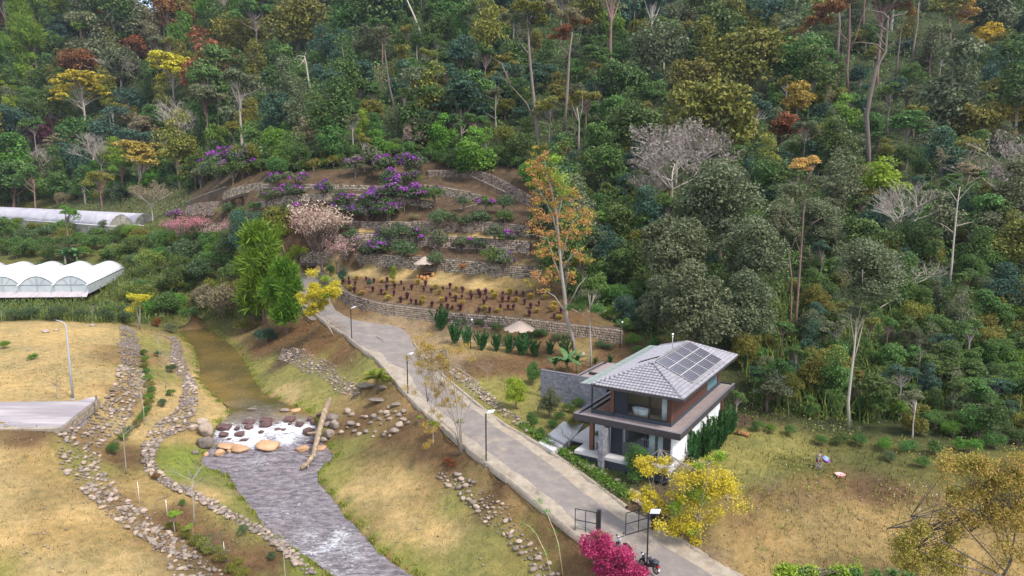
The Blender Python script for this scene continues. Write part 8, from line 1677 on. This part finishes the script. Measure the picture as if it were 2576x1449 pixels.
for x, y, r, m, lb in [(430, 826, 22, 'grey', 'grey-green shrub at the near head of the pool'), (392, 812, 18, 'rust', 'rusty shrub left of the grey-green one at the pool head'), (432, 930, 18, 'shrub', 'shrub with orange tips on the planted strip, upper'), (428, 990, 14, 'mid', 'green shrub on the planted strip by the second rubble row'), (410, 1015, 16, 'shrub', 'grey-green shrub left of the green one on the planted strip'), (394, 892, 12, 'shrub', 'small shrub beside the farthest sapling'), (10, 868, 16, 'bright', 'bright green bush at the left edge of the dry field'), (80, 898, 14, 'bright', 'small green bush in the middle of the dry field'), (390, 1200, 14, 'rust', 'orange-tinged shrub on the planted strip, lower'), (610, 1335, 20, 'shrub', 'thin grey shrub by the lower end of the rubble row'), (682, 1400, 16, 'shrub', 'small shrub at the end of the lower rubble row'), (460, 1265, 12, 'mid', 'small green shrub left of the largest bare tree'), (1130, 1165, 20, 'rust', 'brown brushy heap below the driveway'), (1160, 1060, 10, 'lime', 'small yellow-green bush by the left kerb')]:
    tree_px('fbush', x, y, r, m, lb, None, 'shrub', name='shrub')
HD = [(360, 888, 9), (364, 904, 10), (368, 920, 11), (372, 936, 11), (374, 952, 11), (377, 968, 12), (379, 984, 12), (377, 1000, 12), (372, 1016, 12), (366, 1032, 12), (355, 1050, 12), (342, 1066, 12), (326, 1084, 12), (308, 1100, 13), (292, 1114, 13), (277, 1132, 16), (436, 1325, 15), (470, 1345, 16), (495, 1358, 16), (515, 1372, 18), (540, 1386, 18), (560, 1402, 18), (585, 1425, 20), (610, 1442, 20)]
for k, (x, y, r) in enumerate(HD): tree_px('fbush', x, y, r*1.35, ('mid', 'bright', 'olive')[k % 3] if k < 16 else 'olive', f"clipped green bush of the {'upper' if k < 16 else 'lower'} hedge under the rubble, {['first', 'second', 'third', 'fourth', 'fifth', 'sixth', 'seventh', 'eighth', 'ninth', 'tenth', 'eleventh', 'twelfth', 'thirteenth', 'fourteenth', 'fifteenth', 'sixteenth'][k if k < 16 else k-16]} from the far end", 'hedge bushes below the rubble bank', 'bush', name='bush')
for k, (x, y, r, m) in enumerate([(1905, 1075, 22, 'mid'), (1945, 1080, 20, 'bright'), (1985, 1085, 22, 'mid'), (2060, 1110, 22, 'mid'), (2110, 1105, 26, 'dark'), (2170, 1112, 26, 'mid'), (2230, 1118, 28, 'bright'), (2290, 1125, 28, 'mid'), (2350, 1130, 30, 'dark'), (2320, 1165, 24, 'mid'), (2240, 1150, 22, 'shrub'), (2430, 1120, 34, 'bright'), (2500, 1110, 34, 'mid'), (2560, 1105, 34, 'dark'), (2400, 1085, 34, 'bright'), (2480, 1075, 34, 'mid')]):
    tree_px('fbush', x, y, r, m, f"bush at the forest foot beyond the meadow, {['first', 'second', 'third', 'fourth', 'fifth', 'sixth', 'seventh', 'eighth', 'ninth', 'tenth', 'eleventh', 'twelfth', 'thirteenth', 'fourteenth', 'fifteenth', 'sixteenth'][k]} counting from the house", 'bushes at the edge of the meadow', 'bush', name='bush')
# ---------------------------------------------------------------- ground cover (nobody could count it)
cov = np.random.default_rng(77)
def cover(name, xy, hgt, wd, lean, mode='zone', m=None, up=0., nblade=1):
    """upright pointed blades or leaves over the ground, coloured like the ground they grow on"""
    n = len(xy); z = H(xy); a = cov.uniform(0, 6.28, n); d = np.stack([np.cos(a), np.sin(a)], 1); l = lean*cov.uniform(.2, 1, n)[:, None]*hgt[:, None]
    s = np.column_stack([-d[:, 1], d[:, 0], np.zeros(n)])*wd[:, None]; p0 = np.column_stack([xy, z-.02+up]); p1 = np.column_stack([xy+d*l*.4, z+up+hgt*.6]); p2 = np.column_stack([xy+d*l, z+up+hgt])
    Q = np.stack([p0-s, p0+s, p1+s*.8, p1-s*.8], 1); Q2 = np.stack([p1-s*.8, p1+s*.8, p2+s*.1, p2-s*.1], 1)
    me = mesh_poly(name, np.concatenate([Q, Q2]), 4)
    if mode == 'zone':
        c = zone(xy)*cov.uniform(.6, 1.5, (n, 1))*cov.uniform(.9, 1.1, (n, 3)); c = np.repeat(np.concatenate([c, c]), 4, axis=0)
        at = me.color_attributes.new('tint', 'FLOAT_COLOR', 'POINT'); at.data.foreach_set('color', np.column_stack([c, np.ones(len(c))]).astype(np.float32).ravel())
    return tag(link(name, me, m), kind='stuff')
m_, n_, b_, N_, Lk_ = newmat('grass_blades'); at_ = N_('ShaderNodeAttribute'); at_.attribute_name = 'tint'; Lk_(at_.outputs['Color'], b_.inputs['Base Color']); b_.inputs['Roughness'].default_value = .9; b_.inputs['Specular IOR Level'].default_value = .1
tr = N_('ShaderNodeBsdfTranslucent'); mxs = N_('ShaderNodeMixShader'); mxs.inputs[0].default_value = .25; Lk_(at_.outputs['Color'], tr.inputs[0]); Lk_(b_.outputs[0], mxs.inputs[1]); Lk_(tr.outputs[0], mxs.inputs[2]); Lk_(mxs.outputs[0], n_.nodes['Material Output'].inputs[0]); M_grass = m_
def field(n, lo, hi, keep):
    xy = cov.uniform(lo, hi, (n, 2)); pr_ = (44/np.maximum(np.hypot(xy[:, 0]*.4, xy[:, 1]), 44))**2; xy = xy[cov.uniform(0, 1, n) < pr_]
    xy = xy[~inpoly(xy, ROADPOLY) & ~inpoly(xy, WATERPOLY) & ~inpoly(xy, HOUSEPOLY) & ~inpoly(xy, np.array(PLAT))]
    return xy[keep(xy)] if keep else xy
allg = field(150000, (-62, 40), (36, 122), None)
# clumped: drop where a coarse pattern says bare
pat = np.sin(allg[:, 0]*.9+np.sin(allg[:, 1]*.7)*2)*np.sin(allg[:, 1]*.8+np.sin(allg[:, 0]*.5)*2); allg = allg[(pat > -.55) | (cov.uniform(0, 1, len(allg)) < .3)]
dd = np.hypot(allg[:, 0], allg[:, 1]); hh = np.clip(cov.gamma(2.2, .045, len(allg)), .03, .3)
mead = (allg[:, 0] > 18) & (allg[:, 1] < 75); hh = np.where(mead, hh*2.1, hh)
cover('grass', allg, hh, np.full(len(allg), .03)*np.clip(dd/55, .8, 2.2), .9, m=M_grass)
# green rim grass along the water
rim = np.concatenate([SL, SR])[:, :2]; rim = np.repeat(rim, 130, axis=0)+cov.normal(0, .32, (len(rim)*130, 2)); rim = rim[~inpoly(rim, WATERPOLY)]; rim = rim[(rim[:, 1] > 43)]
cover('bank_grass', rim, cov.uniform(.06, .3, len(rim)), np.full(len(rim), .035), .8, None, leafmat('leaves_bank', [(.09, .13, .018), (.17, .22, .03), (.25, .27, .05)]))
def leaf_cover(name, xy, h, leaf, m, g, up=.5):
    n = len(xy); z = H(xy); pos = np.column_stack([xy, z+h]); nr = unit(g.normal(0, .6, (n, 3))+np.array([0, -.3, up])); ln = leaf*g.uniform(.6, 1.4, n)
    return tag(link(name, mesh_poly(name, leaf_quads(pos, nr, ln, ln*.5, g), 4), m), kind='stuff')
# undergrowth on the wooded slopes
def slope_pts(n, lo, hi, poly=None):
    xy = cov.uniform(lo, hi, (n, 2)); return xy
def visible_px(xy, dz=0.):
    z = H(xy)+dz-CAM_Z; yc = xy[:, 1]*CP-z*SP; zc = xy[:, 1]*SP+z*CP; return np.column_stack([(512+FPX*xy[:, 0]/yc)*S, (288-FPX*zc/yc)*S])
ug = np.concatenate([cov.uniform((8, 68), (90, 135), (70000, 2)), cov.uniform((-120, 100), (60, 330), (60000, 2)), cov.uniform((-230, 195), (-60, 400), (40000, 2)), cov.uniform((60, 120), (230, 330), (30000, 2))])
px = visible_px(ug); inside = (px[:, 1] < fline(px[:, 0])+12) & (px[:, 0] > -60) & (px[:, 0] < 2640) & (px[:, 1] > -40); ug = ug[inside]
dd = np.hypot(ug[:, 0], ug[:, 1]); sway = np.abs(np.sin(ug[:, 0]*.55+np.sin(ug[:, 1]*.43)*1.7)*np.cos(ug[:, 1]*.61+np.sin(ug[:, 0]*.37)*1.4))
hh = cov.uniform(0, 1, len(ug))**.7*(.5+2.6*sway)*np.clip(dd/110, .7, 1.6)
pk = cov.uniform(0, 1, len(ug))
leaf_cover('undergrowth', ug[pk < .6], hh[pk < .6], .42*np.clip(dd[pk < .6]/110, .55, 2), LM['dark'], cov); leaf_cover('undergrowth', ug[(pk >= .6)], hh[pk >= .6], .42*np.clip(dd[pk >= .6]/110, .55, 2), LM['mid'], cov)
bb = ug[(px[inside][:, 0] > 1850) & (px[inside][:, 1] > 760)]; bb = bb[cov.uniform(0, 1, len(bb)) < .3]; cover('thicket_reeds', bb, 1.2+1.8*cov.uniform(0, 1, len(bb)), np.full(len(bb), .06), .8, None, LM['reed'])
# scrub between the greenhouses, the pool and the terraces; reeds at the field edge
sc_ = np.concatenate([cov.uniform((-100, 108), (-40, 185), (45000, 2)), cov.uniform((-165, 108), (-60, 128), (14000, 2))]); px = visible_px(sc_)
GH1 = np.array([(-80, 126), (-118, 121), (-128, 156), (-90, 157)])
inside = (px[:, 0] > -40) & (px[:, 0] < 640) & (px[:, 1] > 560) & (px[:, 1] < np.interp(px[:, 0], [0, 320, 420, 520, 640], [812, 815, 815, 806, 810])) & ~inpoly(sc_, WATERPOLY) & ~inpoly(sc_, GH1) & ~((px[:, 0] < 250) & (px[:, 1] < 752) & (px[:, 1] > 655)); sc_ = sc_[inside]
sway = np.abs(np.sin(sc_[:, 0]*.6+np.sin(sc_[:, 1]*.5)*1.7)*np.cos(sc_[:, 1]*.7)); hs = cov.uniform(0, 1, len(sc_))**.7*(.3+1.6*sway); pk = cov.uniform(0, 1, len(sc_))
leaf_cover('scrub', sc_[pk < .5], hs[pk < .5], np.full((pk < .5).sum(), .42), LM['shrub'], cov)
cover('reeds', sc_[pk >= .5], .5+1.3*cov.uniform(0, 1, (pk >= .5).sum()), np.full((pk >= .5).sum(), .05), .7, None, LM['reed'])
s2 = cov.uniform((-235, 192), (-70, 262), (30000, 2)); px = visible_px(s2); GH2 = np.array([(-108, 184), (-202, 250), (-194, 262), (-100, 197)])
s2 = s2[(px[:, 0] < 480) & (px[:, 0] > -40) & (px[:, 1] < 590) & (px[:, 1] > fline(px[:, 0])-15) & ~inpoly(s2, GH2)]; leaf_cover('hillside_scrub', s2, cov.uniform(0, 1.4, len(s2)), np.full(len(s2), .6), LM['shrub'], cov)
# leaf litter, low bedding plants by the kerb, meadow weeds with white flowers
kb = np.repeat(np.array([P(1300+t*430, 1100+t*283-6, 5.6-2.4*t)[:2] for t in np.linspace(0, .62, 60)]), 60, axis=0)+cov.normal(0, .28, (3600, 2))+np.array([.55, .5])
leaf_cover('bedding_plants', kb, cov.uniform(.03, .45, len(kb)), np.full(len(kb), .2), LM['bright'], cov)
gb = cov.uniform((1400, 1130), (1640, 1260), (900, 2)); gbw = np.array([hit(*q)[:2] for q in gb[:300]]); gbw = np.repeat(gbw, 14, axis=0)+cov.normal(0, .3, (4200, 2)); gbw = gbw[~inpoly(gbw, ROADPOLY) & ~inpoly(gbw, HOUSEPOLY)]
leaf_cover('bedding_plants', gbw, cov.uniform(.02, .35, len(gbw)), np.full(len(gbw), .14), LM['shrub'], cov)
mw = cov.uniform((18, 46), (60, 74), (16000, 2)); mw = mw[~inpoly(mw, ROADPOLY) & ~inpoly(mw, HOUSEPOLY)]; cl = np.sin(mw[:, 0]*.5+1)*np.sin(mw[:, 1]*.45+np.sin(mw[:, 0]*.3)) > .1; mw = mw[cl]
leaf_cover('meadow_weeds', mw, cov.uniform(.05, .5, len(mw)), np.full(len(mw), .17), LM['olive'], cov)
mf = mw[cov.integers(0, len(mw), 420)]; leaf_cover('white_flowers', mf, cov.uniform(.35, .6, len(mf)), np.full(len(mf), .1), leafmat('petals', [(.6, .6, .62), (.75, .75, .76)]), cov, 1.5)
lt = np.array([hit(cov.uniform(650, 860), cov.uniform(810, 880))[:2] for _ in range(160)]); lt = np.repeat(lt, 40, axis=0)+cov.normal(0, .8, (6400, 2)); leaf_cover('leaf_litter', lt, np.full(len(lt), .04), np.full(len(lt), .14), leafmat('dead_leaves', [(.12, .05, .02), (.24, .11, .04), (.33, .2, .08)]), cov, 1.5)
def cane(path, lb, seed):
    f = hit(*path[0]); r = random.Random(seed); o = empty('bamboo_cane', tuple(f), 0, lb, 'bamboo', 'arching bamboo canes'); w = lambda x, y, i: np.array([0, 0, CAM_Z])+ray(x, y)*((f[1]+i*.25)/ray(x, y)[1])-f
    P_ = [w(x, y, i) for i, (x, y) in enumerate(path)]; P_[0] = np.array([0, 0, -.2]); b = MB(); b.tube([tuple(q) for q in P_], [.035-.022*i/(len(P_)-1) for i in range(len(P_))], 5); b.build('stem', LM_cane, o)
    g = np.random.default_rng(seed); m = 46; k = g.integers(1, len(P_), m); q = np.array([P_[i] for i in k])+g.normal(0, .16, (m, 3)); ln = g.uniform(.25, .5, m); link('leaves', mesh_poly('leaves', leaf_quads(q, unit(g.normal(0, .6, (m, 3))+np.array([0, -.4, .5])), ln, ln*.16, g), 4), LM['bright'], o)
LM_cane = mat('straw_cane', (.4, .33, .18), (.5, .42, .25), 4, .7)
cane([(1390, 1452), (1372, 1390), (1350, 1345), (1332, 1324), (1315, 1316)], 'arching bamboo cane on the bank left of the gate, left one', 3); cane([(1418, 1452), (1405, 1370), (1395, 1337), (1375, 1290), (1355, 1260)], 'arching bamboo cane on the bank left of the gate, right one', 4)
# ---------------------------------------------------------------- air: slight haze over the valley
hz = MB(); hz.box(-420, 420, -60, 620, -8, 195)
m_, n_, b_, N_, Lk_ = newmat('haze'); n_.nodes.remove(b_); pv = N_('ShaderNodeVolumePrincipled'); pv.inputs['Color'].default_value = (.72, .82, 1, 1); pv.inputs['Density'].default_value = .00008; pv.inputs['Anisotropy'].default_value = .2
Lk_(pv.outputs[0], n_.nodes['Material Output'].inputs['Volume']); tag(hz.build('haze', m_), kind='stuff')
